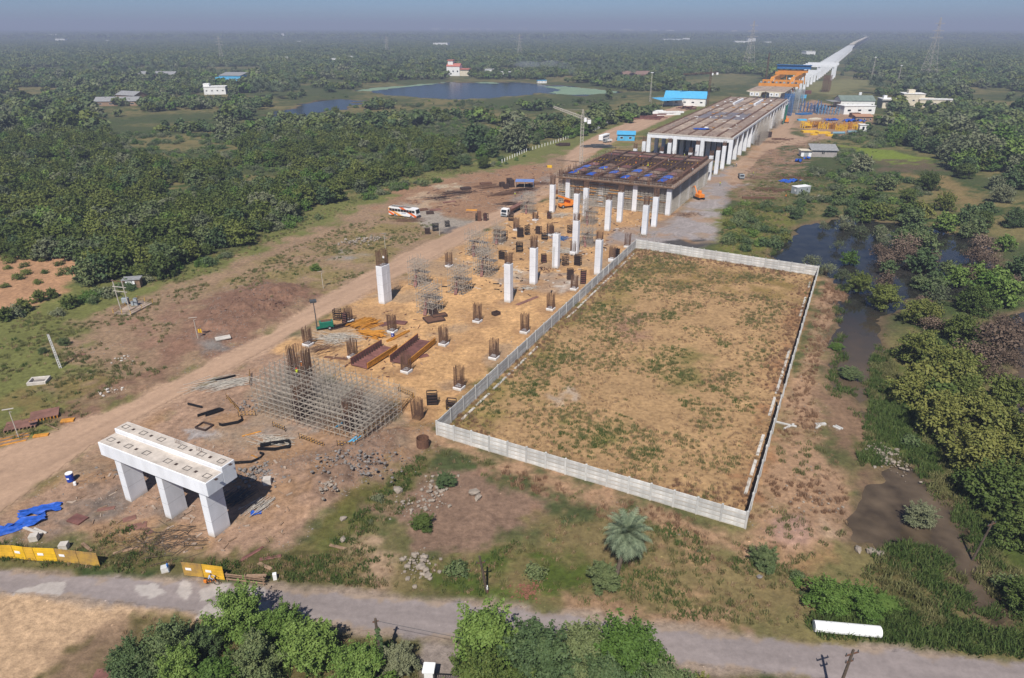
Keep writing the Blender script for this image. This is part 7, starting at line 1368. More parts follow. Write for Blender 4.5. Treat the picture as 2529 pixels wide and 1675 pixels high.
# gate and pillar at the bottom
p = P(1062,1690); t = thing('gate', 'dark metal gate with white pillar at the driveway', 'gate', (p.x, p.y, 0), R(-3)); obj('pillar', MB().bbox(-.45,-.45,0,.45,.45,2.2,.04), M_WALLW, t); obj('pillar_cap', MB().bbox(-.6,-.6,2.2,.6,.6,2.45,.05), M_WPAINT, t)
for k in range(16): obj('bar', MB().tube((.6+k*.17,0,.15),(.6+k*.17,0,1.6),.025), M_BLACK, t)
for z in (.2, 1.55): obj('gate_rail', MB().beam((.5,0,z),(3.3,0,z),.07,.09), M_BLACK, t)
# low white fence posts left of the upper track
t = thing('post_fence', 'line of small white fence posts beyond the upper track', 'fence', (0,0,0)); ln = [(1240,402),(1300,375),(1360,357),(1420,337),(1470,322),(1515,300)]; _fp = MB().box(-.12,-.12,0,.12,.12,1.7).mesh('post'); pts = [P(*q) for q in ln]
for A, B in zip(pts[:-1], pts[1:]):
    n = max(2, int((B-A).length/3.4))
    for k in range(n): q = A.lerp(B, k/n); obj('post', _fp, M_WPAINT, t, (q.x,q.y,0))
t = thing('post_fence', 'short line of white fence posts in the rear field', 'fence', (0,0,0)); A, B = P(1306,304), P(1386,296)
for k in range(9): q = A.lerp(B, k/8); obj('post', _fp, M_WPAINT, t, (q.x,q.y,0))

# ================================================================== rubble, stones
def rock_mesh(seed, n=1):
    g = np.random.default_rng(seed); import bmesh; b = bmesh.new(); bmesh.ops.create_icosphere(b, subdivisions=1, radius=.5)
    for v in b.verts: v.co *= .7+.5*g.random(); v.co.z *= .7
    me = bpy.data.meshes.new('stone'); b.to_mesh(me); b.free(); return me
ROCKS = [rock_mesh(k) for k in range(5)]
def stones(name, label, px, py, n, spread, size, m, seed, asp=1.):
    g = np.random.default_rng(seed); c = P(px, py); V = []; F = []; k0 = 0
    for k in range(int(n*2.4)):
        r = ROCKS[g.integers(0,5)]; x, y = g.normal(0, spread*.5), g.normal(0, spread*.5*asp); s = size*(.18+1.1*g.random()**3.2); a = g.uniform(0,6.28); z = max(0, .5*size*(1-math.hypot(x,y)/spread)*g.random()*1.5); ca, sa = math.cos(a), math.sin(a)
        for v in r.vertices: q = v.co*s; V.append((x+q.x*ca-q.y*sa, y+q.x*sa+q.y*ca, z+q.z+s*.15))
        F += [tuple(i+k0 for i in p.vertices) for p in r.polygons]; k0 += len(r.vertices)
    o = obj(name, MB().add(V, F), m, None, (c.x, c.y, gz(c.x, c.y))); return tag(o, label, kind='stuff')
for k, a in enumerate((('grey broken rock heap by the creek',2192,1128,90,2.6,.7,M_ROCK,1.6),('rubble beside the mud flat left of the plot',1075,1220,70,2.2,.6,M_ROCK,2.),('pale broken slabs on the verge near the road',1035,1395,50,2.0,.9,M_ROCK,1.3),('grey clods piled behind the portal pier',640,1180,140,4,.6,M_GROCK,.8),('white rubble heap below the spoil bank',812,1215,50,1.6,.5,M_ROCK,1.3),('pale stones scattered on the churned ground',880,600,60,6,.8,M_ROCK,.6),('stone line at the left of the works ground',915,590,40,5,.9,M_ROCK,.5),('grey clods left of the pier',305,1170,50,2.2,.5,M_GROCK,.8),('debris heap round a column on the gravel',1588,583,90,3.4,.5,M_ROCK,.8),('white lumps beside the track',285,968,18,2.2,.6,M_CONC,.6),('white lumps on the brown mound',300,890,20,2.2,.35,M_CONC,1.),('stones along the upper edge of the mud flat',1010,1250,40,3,.5,M_ROCK,1.),('clods on the spoil bank right of the pier',880,1165,200,7,.5,M_GROCK,.6),('clods on the brown earth mound',650,760,220,9,.4,mat('red_clods',(.16,.085,.06),.95,.3,2),.8),('stones in the dry grass left of the creek',2010,1240,30,4,.4,M_ROCK,1.),('rubble in the scrub right of the cabin',2030,487,30,4,.8,M_ROCK,.7),('litter and lumps by the hut',1985,372,40,6,.6,M_ROCK,.8),('dark clods round the deep pit',620,1000,60,3.5,.5,M_GROCK,1.),('driftwood and stones in the creek',2130,900,40,3.,.5,M_ROCK,2.),('leaf litter heap at the road edge',1303,1460,160,1.6,.3,mat('leaf_litter',(.20,.09,.055),.9,.3,4),1.),('brick rubble beside the columns',1345,665,60,3,.4,M_RUST,.7))):
    stones('rubble', *a[:3], a[3], a[4], a[5], a[6], 50+k, a[7])
for k, (a, b, s, m, lb) in enumerate(((1170,1222,1.9,M_ROCK,'large pale boulder standing on the mud flat'),(1180,1232,1.5,M_ROCK,'second pale boulder below the large one'),(985,1215,2.0,M_ROCK,'flat pale boulder left of the mud flat'),(848,1285,1.3,M_ROCK,'pale round boulder in the weeds right of the pier'),(847,1335,1.2,M_ROCK,'narrow pale boulder below the round one'),(1875,1428,.9,M_GROCK,'small grey stone between wall corner and road'),(2118,1360,1.3,M_ROCK,'flat tan stone at the puddle edge'),(2155,1365,1.8,M_ROCK,'long tan stone right of the flat one'),(2175,1372,1.5,M_ROCK,'tan stone at the right of the pair'),(1540,1600,.3,M_GROCK,'small dark clod on the road'))):
    p = P(a, b); o = obj('boulder', ROCKS[k % 5].copy(), m, None, (p.x, p.y, gz(p.x,p.y)+s*.15), k*1.3); o.scale = (s, s*.75, s*.8); tag(o, lb, 'stone')

# ================================================================== sheds, canopy, buildings
def canopy(name, label, px, py, w, d, h, rz, m, cat='shelter', slope=.0):
    p = P(px, py); t = thing(name, label, cat, (p.x, p.y, 0), rz)
    for x in (-w/2+.2, 0, w/2-.2):
        for y in (-d/2+.2, d/2-.2): obj('post', MB().tube((x,y,0),(x,y,h+slope*(y+d/2)),.08,6), M_GALV, t)
    obj('roof', MB().add([(-w/2,-d/2,h),(w/2,-d/2,h),(w/2,d/2,h+slope*d),(-w/2,d/2,h+slope*d),(-w/2,-d/2,h+.12),(w/2,-d/2,h+.12),(w/2,d/2,h+.12+slope*d),(-w/2,d/2,h+.12+slope*d)], [(0,3,2,1),(4,5,6,7),(0,1,5,4),(1,2,6,5),(2,3,7,6),(3,0,4,7)]), m, t); return t
t = canopy('work_canopy', 'blue roofed open work canopy beside the bar stock', 1296, 462, 7.6, 5.4, 2.6, R(-4), mat('faded_blue_sheet', (.16,.24,.50), .5, .15, .5)); obj('side_sheet', MB().box(3.6,-2.7,1.2,3.66,2.7,2.55), M_BLUE, t); obj('bench', MB().box(-2.6,-1.2,.7,2.4,.6,1.2), M_BLACK, t)
for k, (a, b, h) in enumerate(((1240,462,2.0),(1258,456,2.6),(1250,466,1.8),(1263,462,3.0))): slabs('rusty_cage', 'rebar cage', ['left rusty bar cage beside the blue canopy','tall rusty bar cage touching the canopy','low rusty bar cage in front of the canopy','tallest rusty bar cage by the canopy post'][k], a, b, 2.0, 1.6, h, .4, M_RUSTD)
slabs('rusty_cage','rebar cage','rusty standing bar box on the grass right of the apron',1184,546,1.2,1.0,3.4,.3,M_RUST)
slabs('cable_drum','drum','small yellow roller beyond the canopy',1357,414,2.2,1.6,1.0,.1,M_YPAINT)
canopy('blue_shelter', 'bright blue roofed open shelter beside the white office', 1648, 262, 22, 16, 5.0, R(25), M_BLUESH, slope=.08)
def house(name, label, px, py, w, d, h, rz, wall, roof, rooftype='flat', nwin=3, cat='house', wh=1.2, extra=None):
    p = P(px, py); t = thing(name, label, cat, (p.x, p.y+d/2, 0), rz)
    wl = obj('wall', MB().box(-w/2,-d/2,0,w/2,d/2,h), wall, t)
    if rooftype == 'flat': obj('roof', MB().box(-w/2-.4,-d/2-.4,h+.003,w/2+.4,d/2+.4,h+.3), roof, t)
    elif rooftype == 'gable': obj('roof', MB().extr([(-d/2-.5,h),(0,h+d*.22),(d/2+.5,h),(d/2+.5,h+.15),(0,h+d*.22+.18),(-d/2-.5,h+.15)], 0, -w/2-.5, w/2+.5), roof, t); obj('gable', MB().extr([(-d/2,h),(0,h+d*.21),(d/2,h)], 0, -w/2+.02, w/2-.02), wall, t)
    else: obj('roof', MB().extr([(-d/2-.6,h),(d/2+.6,h+d*.16),(d/2+.6,h+d*.16+.15),(-d/2-.6,h+.15)], 0, -w/2-.5, w/2+.5), roof, t)
    for k in range(nwin):
        x = -w/2+w*(k+.5)/nwin; ww = w/nwin*.34
        if name != 'factory' or True:
            f = obj('window', MB().box(x-ww/2,-d/2-.03,h*.5-wh/2,x+ww/2,-d/2-.005,h*.5+wh/2), M_WPAINT if wall is not M_WPAINT else M_GREY, t); obj('pane', MB().box(x-ww/2+.1,-d/2-.06,h*.5-wh/2+.1,x+ww/2-.1,-d/2-.032,h*.5+wh/2-.1), M_GLASS, f)
    return t
t = house('site_office', 'long white site office with bright blue roof behind the hall', 1700, 262, 34, 22, 6, R(-18), M_WALLW, M_BLUESH, 'gable', 5, 'office')
t = house('blue_shed', 'blue sheet shed beside the white coach behind the deck', 1548, 348, 10, 7, 3.4, R(-10), M_BLUESH, M_BLUESH, 'lean', 2, 'shed')
t = house('warehouse', 'white warehouse with dull green roof in the scrub at the right', 2118, 267, 27, 16, 5.5, R(-4), M_WALLW, M_GREENRF, 'gable', 7, 'warehouse'); obj('porch_roof', MB().box(-21,-7,4.6,-13.4,7,4.8), M_ROOFG, t); obj('water_tank', MB().tube((6,6,9),(6,6,11),1.2,12,cap=True), M_WPAINT, t)
for x in (-20.5,-17): obj('porch_post', MB().tube((x,-6.5,0),(x,-6.5,4.6),.15,6), M_RUSTD, t)
t = house('village_house', 'small white house with teal door right of the warehouse', 2200, 268, 13, 12, 7, R(-6), M_CREAM, M_WALLW, 'flat', 2); obj('door_shade', MB().box(-2,-6.2,2.2,3,-6.06,5.4), M_NET, t); obj('water_tank', MB().box(-5,-2,7.3,-2.5,1,9.6), M_WPAINT, t); obj('upper_slab', MB().box(-8,-7.6,6.4,8,-6.1,6.7), M_WALLW, t)
t = house('village_house', 'cream two storey house with roof parapet at the right', 2258, 264, 16, 14, 10, R(-14), M_CREAM, M_WALLW, 'flat', 3); obj('stair_head', MB().box(-4,-3,10.3,1,3,13), M_CREAM, t); obj('wing', MB().box(8.01,-8,0,18,6,6.5), M_CREAM, t)
t = house('village_house', 'low wide cream house at the far right among trees', 2312, 266, 24, 12, 6, R(-12), M_CREAM, M_WALLW, 'flat', 5); obj('parapet', MB().box(-12,-6.5,6.3,12,-6.2,7.2), M_WALLW, t)
p = P(2035,388); t = thing('site_hut', 'grey block hut with weathered sheet roof beside the haul path', 'hut', (p.x, p.y+3, 0), R(-8)); obj('wall', MB().box(-6,-3.5,0,6.2,3.5,3.4), mat('grey_block_wall', (.33,.30,.28), .9, .2, .6), t); obj('roof', MB().extr([(-4.2,3.3),(3.9,5.4),(3.9,5.55),(-4.2,3.45)], 0, -6.6, 6.8), M_ROOFG, t); w_ = obj('window', MB().box(-1.2,-3.56,1.5,.4,-3.505,2.6), M_CONC, t)
for k in range(2): obj('pane', MB().box(-1.1+k*.75,-3.6,1.6,-.5+k*.75,-3.565,2.5), M_GLASS, w_)
obj('annex', MB().box(-11,-3.4,0,-6.02,1.5,3.0), M_WPAINT, t); obj('annex_roof', MB().box(-11.6,-4.2,3.003,-6.03,2,3.15), M_CREAM, t); obj('annex_door', MB().box(-9.6,-3.46,.1,-7.4,-3.405,2.5), M_GREY, t)
p = P(1980,480); t = thing('site_cabin', 'grey metal site cabin standing alone in the scrub', 'cabin', (p.x, p.y+1.5, 0), R(22)); obj('body', MB().bbox(-3.4,-1.6,.1,3.4,1.6,2.9,.05), M_GREY, t); obj('roof', MB().bbox(-3.5,-1.7,2.9,3.5,1.7,3.02,.03), M_WPAINT, t)
for x in (-1.2, 1.6): obj('window', MB().box(x-.2,-1.64,1.4,x+.2,-1.605,2.2), M_GLASS, t)
obj('notice', MB().box(-3.44,-1.0,1.2,-3.405,-.2,2.0), M_WPAINT, t)
t = house('farm_house', 'white two storey house among trees at the upper left', 528, 234, 20, 14, 7.2, R(12), M_WALLW, M_WALLW, 'flat', 4); obj('stair_tower', MB().box(-10.5,-4,7.3,-5,4,10), M_WALLW, t)
t = house('factory', 'bright blue sheet factory with grey roof among distant trees', 572, 205, 27, 18, 8, R(-8), M_BLUESH, M_ROOFG, 'lean', 3, 'factory'); obj('annex', MB().box(-19,-8,0,-13.52,0,6), M_BLUESH, t)
house('farm_shed', 'long grey roofed farm shed in the left woodland', 285, 262, 34, 14, 3.6, R(8), M_WOOD, M_ROOFG, 'gable', 4, 'shed'); house('farm_shed', 'second grey farm shed behind the long one', 318, 248, 24, 14, 4.2, R(-25), M_WOOD, M_ROOFG, 'gable', 3, 'shed'); house('farm_shed', 'grey roofed shed left of the blue factory', 385, 195, 50, 16, 5, R(-4), M_WOOD, M_ROOFG, 'gable', 4, 'shed')
t = house('villa', 'tall pink and white villa with red roofs beyond the lake', 1122, 188, 18, 16, 12, R(-10), M_WALLW, M_PINK, 'gable', 3, 'villa', 2.2); obj('tower', MB().box(-8,-4,12.01,-1,4,19), M_WALLW, t); obj('tower_roof', MB().box(-8.8,-4.8,19,-.2,4.8,20.2), M_PINK, t); obj('side_wing', MB().box(9.01,-6,0,21,6,8), M_CREAM, t); obj('side_roof', MB().box(8.6,-7,8.01,22,7,9.4), M_PINK, t); obj('porch', MB().box(-14,-10,0,-9.02,-2,5), M_WALLW, t)
house('village_house', 'red roofed bungalow behind the blue shelter', 1572, 195, 36, 18, 5, R(4), M_WOOD, mat('old_tile_roof', (.20,.13,.105), .85, .25, .6), 'gable', 4); t = house('village_house', 'white tower house left of the viaduct line', 1998, 148, 20, 18, 16, R(10), M_WALLW, M_WALLW, 'flat', 2)
FARH = [(1090,118,50,14,'white long building'),(1178,118,44,7,'pale low shed'),(760,116,70,6,'long pale warehouse'),(740,110,18,12,'small white block'),(700,156,16,10,'white cottage'),(785,150,20,10,'white house'),(875,152,22,9,'white roofed hut'),(1332,104,16,8,'small white house'),(1660,104,90,12,'long white factory'),(1695,104,30,16,'white mill block'),(1835,112,60,14,'white mill near the pylon'),(1895,112,30,12,'pale mill shed'),(1855,110,30,22,'tall white block by the pylon'),(2005,140,8,6,'tiny white hut'),(140,98,60,26,'white building on the left horizon'),(150,106,40,16,'pale house on the left horizon'),(215,83,40,14,'white far block'),(268,106,22,10,'white far cottage'),(700,98,14,30,'slim white far tower'),(1150,79,60,16,'white town block'),(2030,88,60,12,'pale far roof'),(1210,187,14,8,'white hut at the lakeside'),(1250,192,12,7,'pale hut at the lakeside'),(830,158,16,9,'white hut amid palms'),(2120,283,24,6,'pale block wall yard'),(1338,206,11,3,'blue roofed lakeside hut')]
for k, (a, b, w, h, lb) in enumerate(FARH):
    house('distant_building', lb+[' among far trees',' beyond the woodland',' in the distant green'][k % 3], a, b, w, w*.5, h, R((k*37) % 30-15), M_WALLW, M_WALLW if 'blue' not in lb else M_BLUESH, 'flat', 3, 'building', h*.25)
rr = random.Random(8)
for k in range(34):
    a = 1065+rr.random()*330 if k < 26 else 1480+rr.random()*340; b = rr.uniform(76.6,80.5) if k < 26 else rr.uniform(77.5,88); D = P(a, b).y; w = D*rr.uniform(.004,.010); h = D*rr.uniform(.0025,.0055)
    house('town_block', 'pale block of the distant town on the horizon', a, b, w, w*.7, h, rr.uniform(-.3,.3), rr.choice([M_WALLW, M_WALLW, M_CREAM]), M_WALLW, 'flat', 3, 'building', h*.3)['group'] = 'distant town on the horizon'
for a, b, lb in ((1765,77,'tall white factory chimney on the horizon'),(1731,78,'shorter pale chimney left of the tall one')):
    p = P(a, b); D = p.y; t = thing('chimney', lb, 'chimney', (p.x, p.y, 0)); h = D*.0095 if a == 1765 else D*.0065; obj('stack', MB().tube((0,0,0),(0,0,min(h,108)),D*.0008,10,D*.0005,True), M_WALLW, t)

# ================================================================== steel yard on the right
def frames(name, label, px, py, n, w, h, sp, rz, m, seed):
    rr = random.Random(seed); p = P(px, py); t = thing(name, label, 'steel frame', (p.x, p.y, 0), rz)
    for k in range(n):
        y = (k-n/2)*sp+rr.uniform(-.2,.2); x = rr.uniform(-.6,.6); hh = h*rr.uniform(.6,1.1); mb = MB()
        mb.beam((x-w/2,y,0),(x-w/2,y,hh),.35,.35); mb.beam((x+w/2,y,0),(x+w/2,y,hh),.35,.35); mb.beam((x-w/2,y,hh*.5),(x+w/2,y,hh*.5),.25,.3); mb.beam((x-w/2,y,hh),(x+w/2,y,hh*.55),.2,.25); mb.beam((x-w/2,y,.2),(x+w/2,y,.2),.3,.3)
        obj('frame', mb, m, t)
frames('frame_stack', 'upright blue steel frames, left block of the steel yard', 1992, 277, 7, 9, 9, 2.4, R(80), M_BLUEP, 1); frames('frame_stack', 'upright blue steel frames, middle of the steel yard', 2015, 278, 6, 9, 6.5, 2.4, R(85), M_BLUEP, 2); frames('frame_stack', 'upright light blue steel frames, right end of the blue block', 2038, 282, 7, 8, 7, 2.4, R(80), mat('light_blue_steel', (.10,.28,.45), .5, .2, 1), 3)
for k, (a, b) in enumerate(((1990,316),(2004,314),(2018,314),(2030,318),(2044,316),(2058,318),(2075,322),(2090,318),(2105,316),(2120,320))): frames('frame_stack', f'yellow steel frame heap, {(["first"]+ORD[1:])[k]} from the left in the yard', a, b, 5, 4.5, 4.0, 1.3, R(20*k), M_YEL if k % 3 else M_YPAINT, 10+k)
for k, (a, b, w, m, lb) in enumerate(((2000,327,10,M_YPAINT,'yellow flat form in front of the frame heaps'),(2032,330,8,M_YPAINT,'second yellow flat form'),(2050,336,5,M_YPAINT,'yellow box at the grass edge'),(2010,334,4,M_YPAINT,'small yellow plate on the path'),(1985,283,12,M_BLUEP,'blue girder lying before the blue frames'),(2012,296,9,M_CREAM,'cream box beam in the yard'),(1980,298,6,M_BLUESH,'blue box beside the haul path'),(2110,290,7,M_RUST,'rust red container in the yard'),(1980,243,7,M_BLUESH,'bright blue container beyond the yard'),(1992,232,8,M_MAROON,'red machine container beyond the yard'),(1885,340,9,M_RUSTD,'dark rusty cage on the haul path'))): slabs('steel_item', 'steelwork', lb, a, b+(0), w, w*.5, 1.0 if k < 7 else 3.2, R(7*k % 40), m)
for k, (a, b, lb) in enumerate(((2070,332,'grey blue pipe at the grass edge'),(2108,329,'second grey blue pipe at the grass edge'))):
    p = P(a, b); t = thing('steel_pipe', lb, 'pipe', (p.x,p.y,.8), R(5)); obj('shell', MB().tube((-4,0,0),(4,0,0),.8,12,cap=True), mat('grey_blue_pipe', (.16,.28,.34), .5, .15, 1), t); obj('flange', MB().tube((-4.1,0,0),(-3.9,0,0),.95,12,cap=True), M_GREY, t)
house('yard_shed', 'small brown roofed shed at the right of the steel yard', 2135, 300, 12, 7, 3, R(-5), M_WOOD, mat('brown_sheet_roof', (.40,.22,.13), .8, .2, 1), 'lean', 3, 'shed'); house('yard_hut', 'tiny white hut with dark door at the grass edge', 2132, 326, 4.5, 4, 4.2, R(-10), M_WALLW, M_WALLW, 'flat', 1, 'hut', 2.4)
for k, (a, b, n) in enumerate(((1900,352,40),(1930,345,40),(1880,440,40),(1900,470,50),(1870,480,40),(1960,440,30))): heap('scrap_heap', ['scrap steel beside the haul path','scrap boards below the steel yard','scattered scrap on the brown ground','scrap steel left of the cabin','rusty scrap beside the long girder','scrap and boards above the cabin'][k], a, b, n, 5, 9, R(10), M_RUST if k % 2 else M_WOOD, r=.12, jit=.5, hgt=.4, seed=60+k)
heap('girder_stock', 'white wrapped girders stacked left of the hall', 1622, 283, 16, 26, 12, R(10), M_WPAINT, r=.9, jit=.08, hgt=2.0, seed=70); heap('girder_stock', 'dark red girders stacked left of the hall', 1600, 292, 24, 14, 16, R(8), M_MAROON, r=.5, jit=.25, hgt=1.6, seed=71); heap('girder_stock', 'red steelwork behind the white girders', 1690, 270, 20, 8, 10, R(50), M_MAROON, r=.4, jit=.8, hgt=2.4, seed=72); heap('girder_stock', 'dark grey steel stacked behind the formwork deck', 1475, 364, 40, 8, 8, R(8), M_DGREY, r=.2, jit=.15, hgt=1.2, seed=73); heap('pipe_stock', 'large rusty pipes lying beside the upper track', 1390, 360, 5, 4, 5, R(5), M_RUSTD, r=1.0, jit=.1, hgt=1.0, seed=74)
# ================================================================== cranes, masts and pylons
def lattice(mb, p, q, w0, w1, n, r):
    p, q = Vector(p), Vector(q); d = (q-p).normalized(); u = Vector((0,0,1)) if abs(d.z) < .8 else Vector((1,0,0)); a = d.cross(u).normalized(); b = a.cross(d)
    C = lambda k, s: p+(q-p)*(k/n)+(a*s[0]+b*s[1])*((w0+(w1-w0)*k/n)/2); cs = ((-1,-1),(1,-1),(1,1),(-1,1))
    for k in range(n):
        for i in range(4):
            s, s2 = cs[i], cs[(i+1) % 4]; mb.tube(C(k,s), C(k+1,s), r); mb.tube(C(k,s), C(k+1,s2), r*.6); mb.tube(C(k+1,s), C(k+1,s2), r*.6)
    return mb
def tower_crane(px, py, h, jib, label, m, rise=0.):
    p = P(px, py); t = thing('tower_crane', label, 'crane', (p.x,p.y,0)); J = Vector(jib); top = Vector((0,0,h))
    stuffpart('mast', lattice(MB(), (0,0,0), (0,0,h), 1.3, 1.3, int(h/1.4), .09), m, t); stuffpart('jib', lattice(MB(), (0,0,h), tuple(top+J), 1.1, .7, 16, .08), m, t); stuffpart('counter_jib', lattice(MB(), (0,0,h), tuple(top-J*.25), 1.1, 1.0, 4, .08), m, t)
    c = top-J*.22; obj('counterweight', MB().box(c.x-.8,c.y-.8,c.z-1.6,c.x+.8,c.y+.8,c.z), M_WPAINT, t); stuffpart('apex', lattice(MB(), (0,0,h), (0,0,h+3.5), 1.2, .3, 3, .08), m, t); obj('tie', MB().tube((0,0,h+3.4), tuple(top+J*.7), .05).tube((0,0,h+3.4), tuple(top-J*.22), .05), M_GALV, t); obj('cab', MB().box(.6,-1.2,h-1.8,1.7,.2,h-.1), M_WPAINT, t)
tower_crane(1434, 418, 23, (-13,4,4.2), 'grey tower crane with raised jib behind the formwork deck', M_GALV); tower_crane(1747, 262, 26, (-23,0,-1.0), 'rusty brown tower crane left of the hall', M_RUST)
def pylon(px, py, h, label, w):
    p = P(px, py); t = thing('transmission_pylon', label, 'pylon', (p.x,p.y,0), R(20)); stuffpart('body', lattice(lattice(MB(), (0,0,0), (0,0,h*.62), w, w*.32, 6, .20), (0,0,h*.62), (0,0,h), w*.32, .8, 7, .15), M_GALV, t)
    for f, l2 in ((.66,.16),(.78,.14),(.90,.12)): stuffpart('cross_arm', lattice(MB(), (-h*l2,0,h*f), (h*l2,0,h*f), 1.0, 1.0, 6, .10), M_GALV, t)
pylon(2291,187,72,'tall transmission pylon rising above the woodland at the right',15); pylon(1848,165,70,'tall transmission pylon left of the viaduct line',15); pylon(1283,142,48,'faint transmission pylon beyond the lake',11); pylon(548,150,44,'faint transmission pylon in the left woodland',9); pylon(956,132,40,'very faint transmission pylon left of the villa',9)
p = P(1890,205); t = thing('radio_mast', 'slim red lattice mast beside the gantry', 'mast', (p.x,p.y,0)); stuffpart('lattice', lattice(MB(), (0,0,0), (0,0,33), 1.6, 1.0, 22, .14), M_RUST, t)
for a, b, h, lb in ((1605,252,24,'slim lighting mast with lamps left of the blue shelter'),(2150,205,28,'slim lattice mast in the right woodland'),(2215,215,22,'slim pole mast among trees at the right')):
    p = P(a, b); t = thing('lighting_mast', lb, 'mast', (p.x,p.y,0)); stuffpart('lattice', lattice(MB(), (0,0,0), (0,0,h), 1.0, .5, 16, .07), M_GALV, t); obj('lamp_head', MB().box(-1.2,-.3,h,1.2,.3,h+.5), M_WPAINT, t)
# ================================================================== workers
VEST = [(.62,.18,.02),(.50,.55,.03),(.45,.40,.38),(.1,.13,.2)]; HEL = [(.7,.55,.02),(.75,.75,.75),(.55,.08,.03)]
def onpx(px, py, z): q = P(px, py, z); return Vector((q.x, q.y, z))
for k, (a, b, z, lb) in enumerate(((1416,431,10,'worker on the front left corner of the formwork deck'),(1428,434,10,'worker beside the corner worker on the deck'),(1544,448,10,'worker left of the one in orange at the deck front edge'),(1576,447,10,'worker in orange at the front edge of the deck'),(1655,452,10,'worker at the front right corner of the deck'),(1493,424,10.9,'worker between the front blue tarpaulins'),(1527,424,10.9,'worker right of the first blue tarpaulin'),(1467,414,10.9,'worker near the left rim of the deck'),(1570,410,10.9,'worker in yellow in the middle of the deck'),(1600,416,10.9,'worker right of the one in yellow'),(1650,404,10.9,'worker by the open cells of the deck'),(1718,384,10.9,'worker at the rear right of the deck'),(1722,412,10,'worker on the right edge platform'),(1690,390,10.9,'worker by the maroon panels'),(1710,425,10,'second worker on the right edge platform'),(1510,386,10.9,'worker at the rear left of the deck'),(1580,394,10.9,'worker among the yellow supports'),(1778,459,0,'worker walking on the gravel yard'),(1812,413,0,'left of two workers beside the hall corner'),(1818,413,0,'right of two workers beside the hall corner'),(1940,491,0,'worker in white beside the long girder'),(1860,434,0,'worker in the scrub beside the tipper truck'),(2019,437,0,'person in dark clothes standing in the scrub'),(1289,491,2,'worker standing on the truck load'),(1293,492,2,'second worker on the truck load'),(1272,486,0,'worker beside the flatbed truck'),(1335,456,0,'worker right of the blue canopy'),(1341,432,0,'worker far right of the canopy'),(745,915,6,'worker inside the large scaffold'),(735,932,6,'second worker inside the large scaffold'),(1212,410,0,'worker at the plantation edge'))):
    person('person', lb, onpx(a, b, z), k*1.1, 'walk' if k % 3 == 1 else 'stand', VEST[k % 4], (.05,.06,.09), HEL[k % 3], 'workers on the site')

# ================================================================== loose debris
def debris(label, poly, n, seed, mats_, smax=1.):
    g_ = np.random.default_rng(seed); a = np.array(gpoly(poly)); pl = [tuple(q) for q in a]
    for mi, m in enumerate(mats_):
        x = g_.uniform(a[:,0].min(), a[:,0].max(), n*4); y = g_.uniform(a[:,1].min(), a[:,1].max(), n*4); ok = sdist(pl, x, y) > 0; x, y = x[ok][:n], y[ok][:n]; z = terrain(x, y)[0]; mb = MB()
        for k in range(len(x)):
            L_ = g_.uniform(.3,1.6)*smax; w = g_.uniform(.08,.45)*smax; h = g_.uniform(.04,.2); an = SITE*0+g_.uniform(0,3.14); c, s_ = math.cos(an), math.sin(an); q = [(-L_,-w),(L_,-w),(L_,w),(-L_,w)]
            mb.prism([(x[k]+c*u-s_*v, y[k]+s_*u+c*v) for u, v in ((b[0]*.5, b[1]*.5) for b in q)], z[k]-.02, z[k]+h)
        tag(obj('site_debris', mb, m), label[mi], kind='stuff')
debris(['scraps of weathered board among the columns','scraps of rusty plate among the columns','scraps of grey concrete among the columns','scraps of black steel among the columns'], [(1000,760),(1110,640),(1262,545),(1400,480),(1560,470),(1660,520),(1540,580),(1400,700),(1330,740),(1200,720)], 130, 1, [M_WOOD, M_RUST, M_CONC, M_BLACK])
debris(['scraps of board on the bar stock ground','rusty scraps on the bar stock ground','pale scraps on the bar stock ground'], [(1000,500),(1120,450),(1250,420),(1390,400),(1400,450),(1320,490),(1240,520),(1120,530)], 110, 2, [M_WOOD, M_RUST, M_SLABB], 1.7)
debris(['scraps of board in the right hand yard','rusty scraps in the right hand yard','pale scraps in the right hand yard'], [(1800,470),(1860,400),(1940,340),(2040,335),(2000,400),(1990,470),(1940,500),(1840,500)], 110, 3, [M_WOOD, M_RUST, M_SLABB], 1.8)
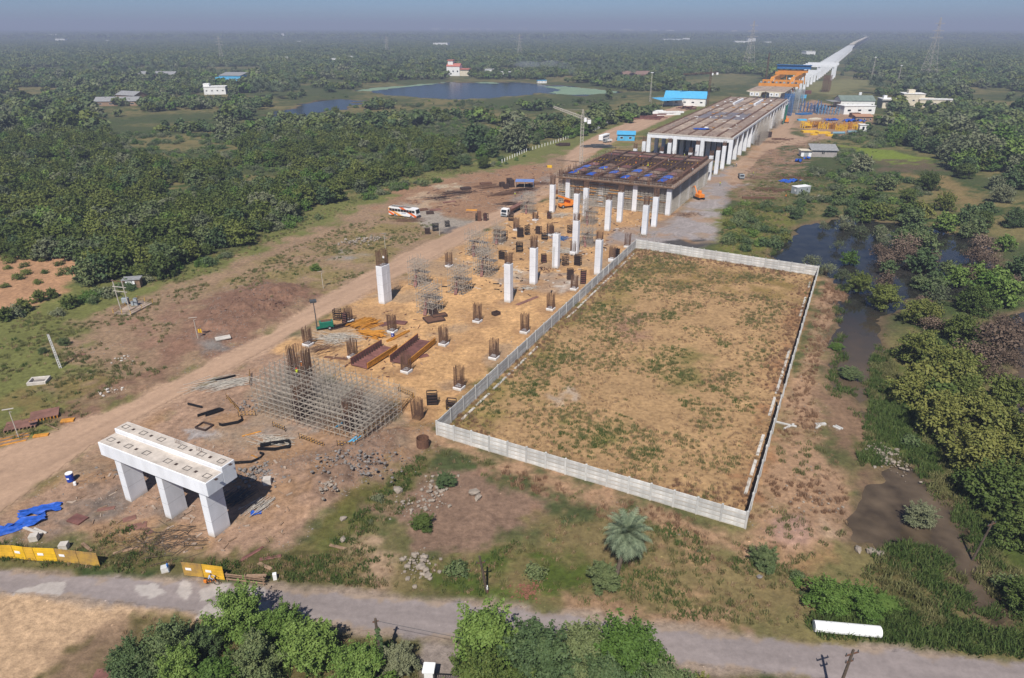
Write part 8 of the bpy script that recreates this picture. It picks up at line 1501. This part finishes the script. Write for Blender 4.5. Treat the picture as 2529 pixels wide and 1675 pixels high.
debris(['scraps of board round the portal pier','pale lumps round the portal pier'], [(130,1240),(330,1120),(560,1100),(760,1180),(700,1330),(520,1370),(250,1345)], 90, 4, [M_WOOD, M_SLAB], .7)
debris(['scraps of board round the trough forms','rusty scraps round the trough forms'], [(760,860),(860,780),(1000,760),(1100,820),(1050,900),(960,940),(860,930)], 60, 5, [M_WOOD, M_RUST], .8)

# ================================================================== thin smoke beyond the lake
SM = bpy.data.materials.new('smoke'); SM.use_nodes = True
for n_ in list(SM.node_tree.nodes):
    if n_.type == 'BSDF_PRINCIPLED': SM.node_tree.nodes.remove(n_)
sv = SM.node_tree.nodes.new('ShaderNodeVolumePrincipled'); sv.inputs['Color'].default_value = (.75,.80,.88,1); sv.inputs['Density'].default_value = .016
SM.node_tree.links.new(sv.outputs[0], SM.node_tree.nodes['Material Output'].inputs['Volume'])
def plume(label, pts):
    import bmesh
    b = bmesh.new()
    for (x, y, z, rx, rz_) in pts: bmesh.ops.create_icosphere(b, subdivisions=2, radius=1, matrix=Matrix.Translation((x,y,z)) @ Matrix.Diagonal((rx, rx*.7, rz_, 1)))
    me = bpy.data.meshes.new('smoke'); b.to_mesh(me); b.free(); tag(obj('smoke', me, SM), label, kind='stuff')
q = P(1418, 198); plume('thin blue smoke rising from trees beyond the lake', [(q.x,q.y,5,3,5),(q.x-4,q.y,11,5,5.5),(q.x-13,q.y+4,17,9,5),(q.x-30,q.y+8,19,15,4.5),(q.x-58,q.y+10,18,20,4)])
# ================================================================== haze
hz = MB().box(-16500, -300, -3, 16500, 16300, 125)
HM = bpy.data.materials.new('haze'); HM.use_nodes = True
for n in list(HM.node_tree.nodes):
    if n.type == 'BSDF_PRINCIPLED': HM.node_tree.nodes.remove(n)
pv = HM.node_tree.nodes.new('ShaderNodeVolumePrincipled'); pv.inputs['Color'].default_value = (.50,.565,.74,1); pv.inputs['Density'].default_value = .00031; pv.inputs['Anisotropy'].default_value = .0
HM.node_tree.links.new(pv.outputs[0], HM.node_tree.nodes['Material Output'].inputs['Volume'])
tag(obj('haze', hz, HM), 'pale blue haze in the air', kind='stuff')
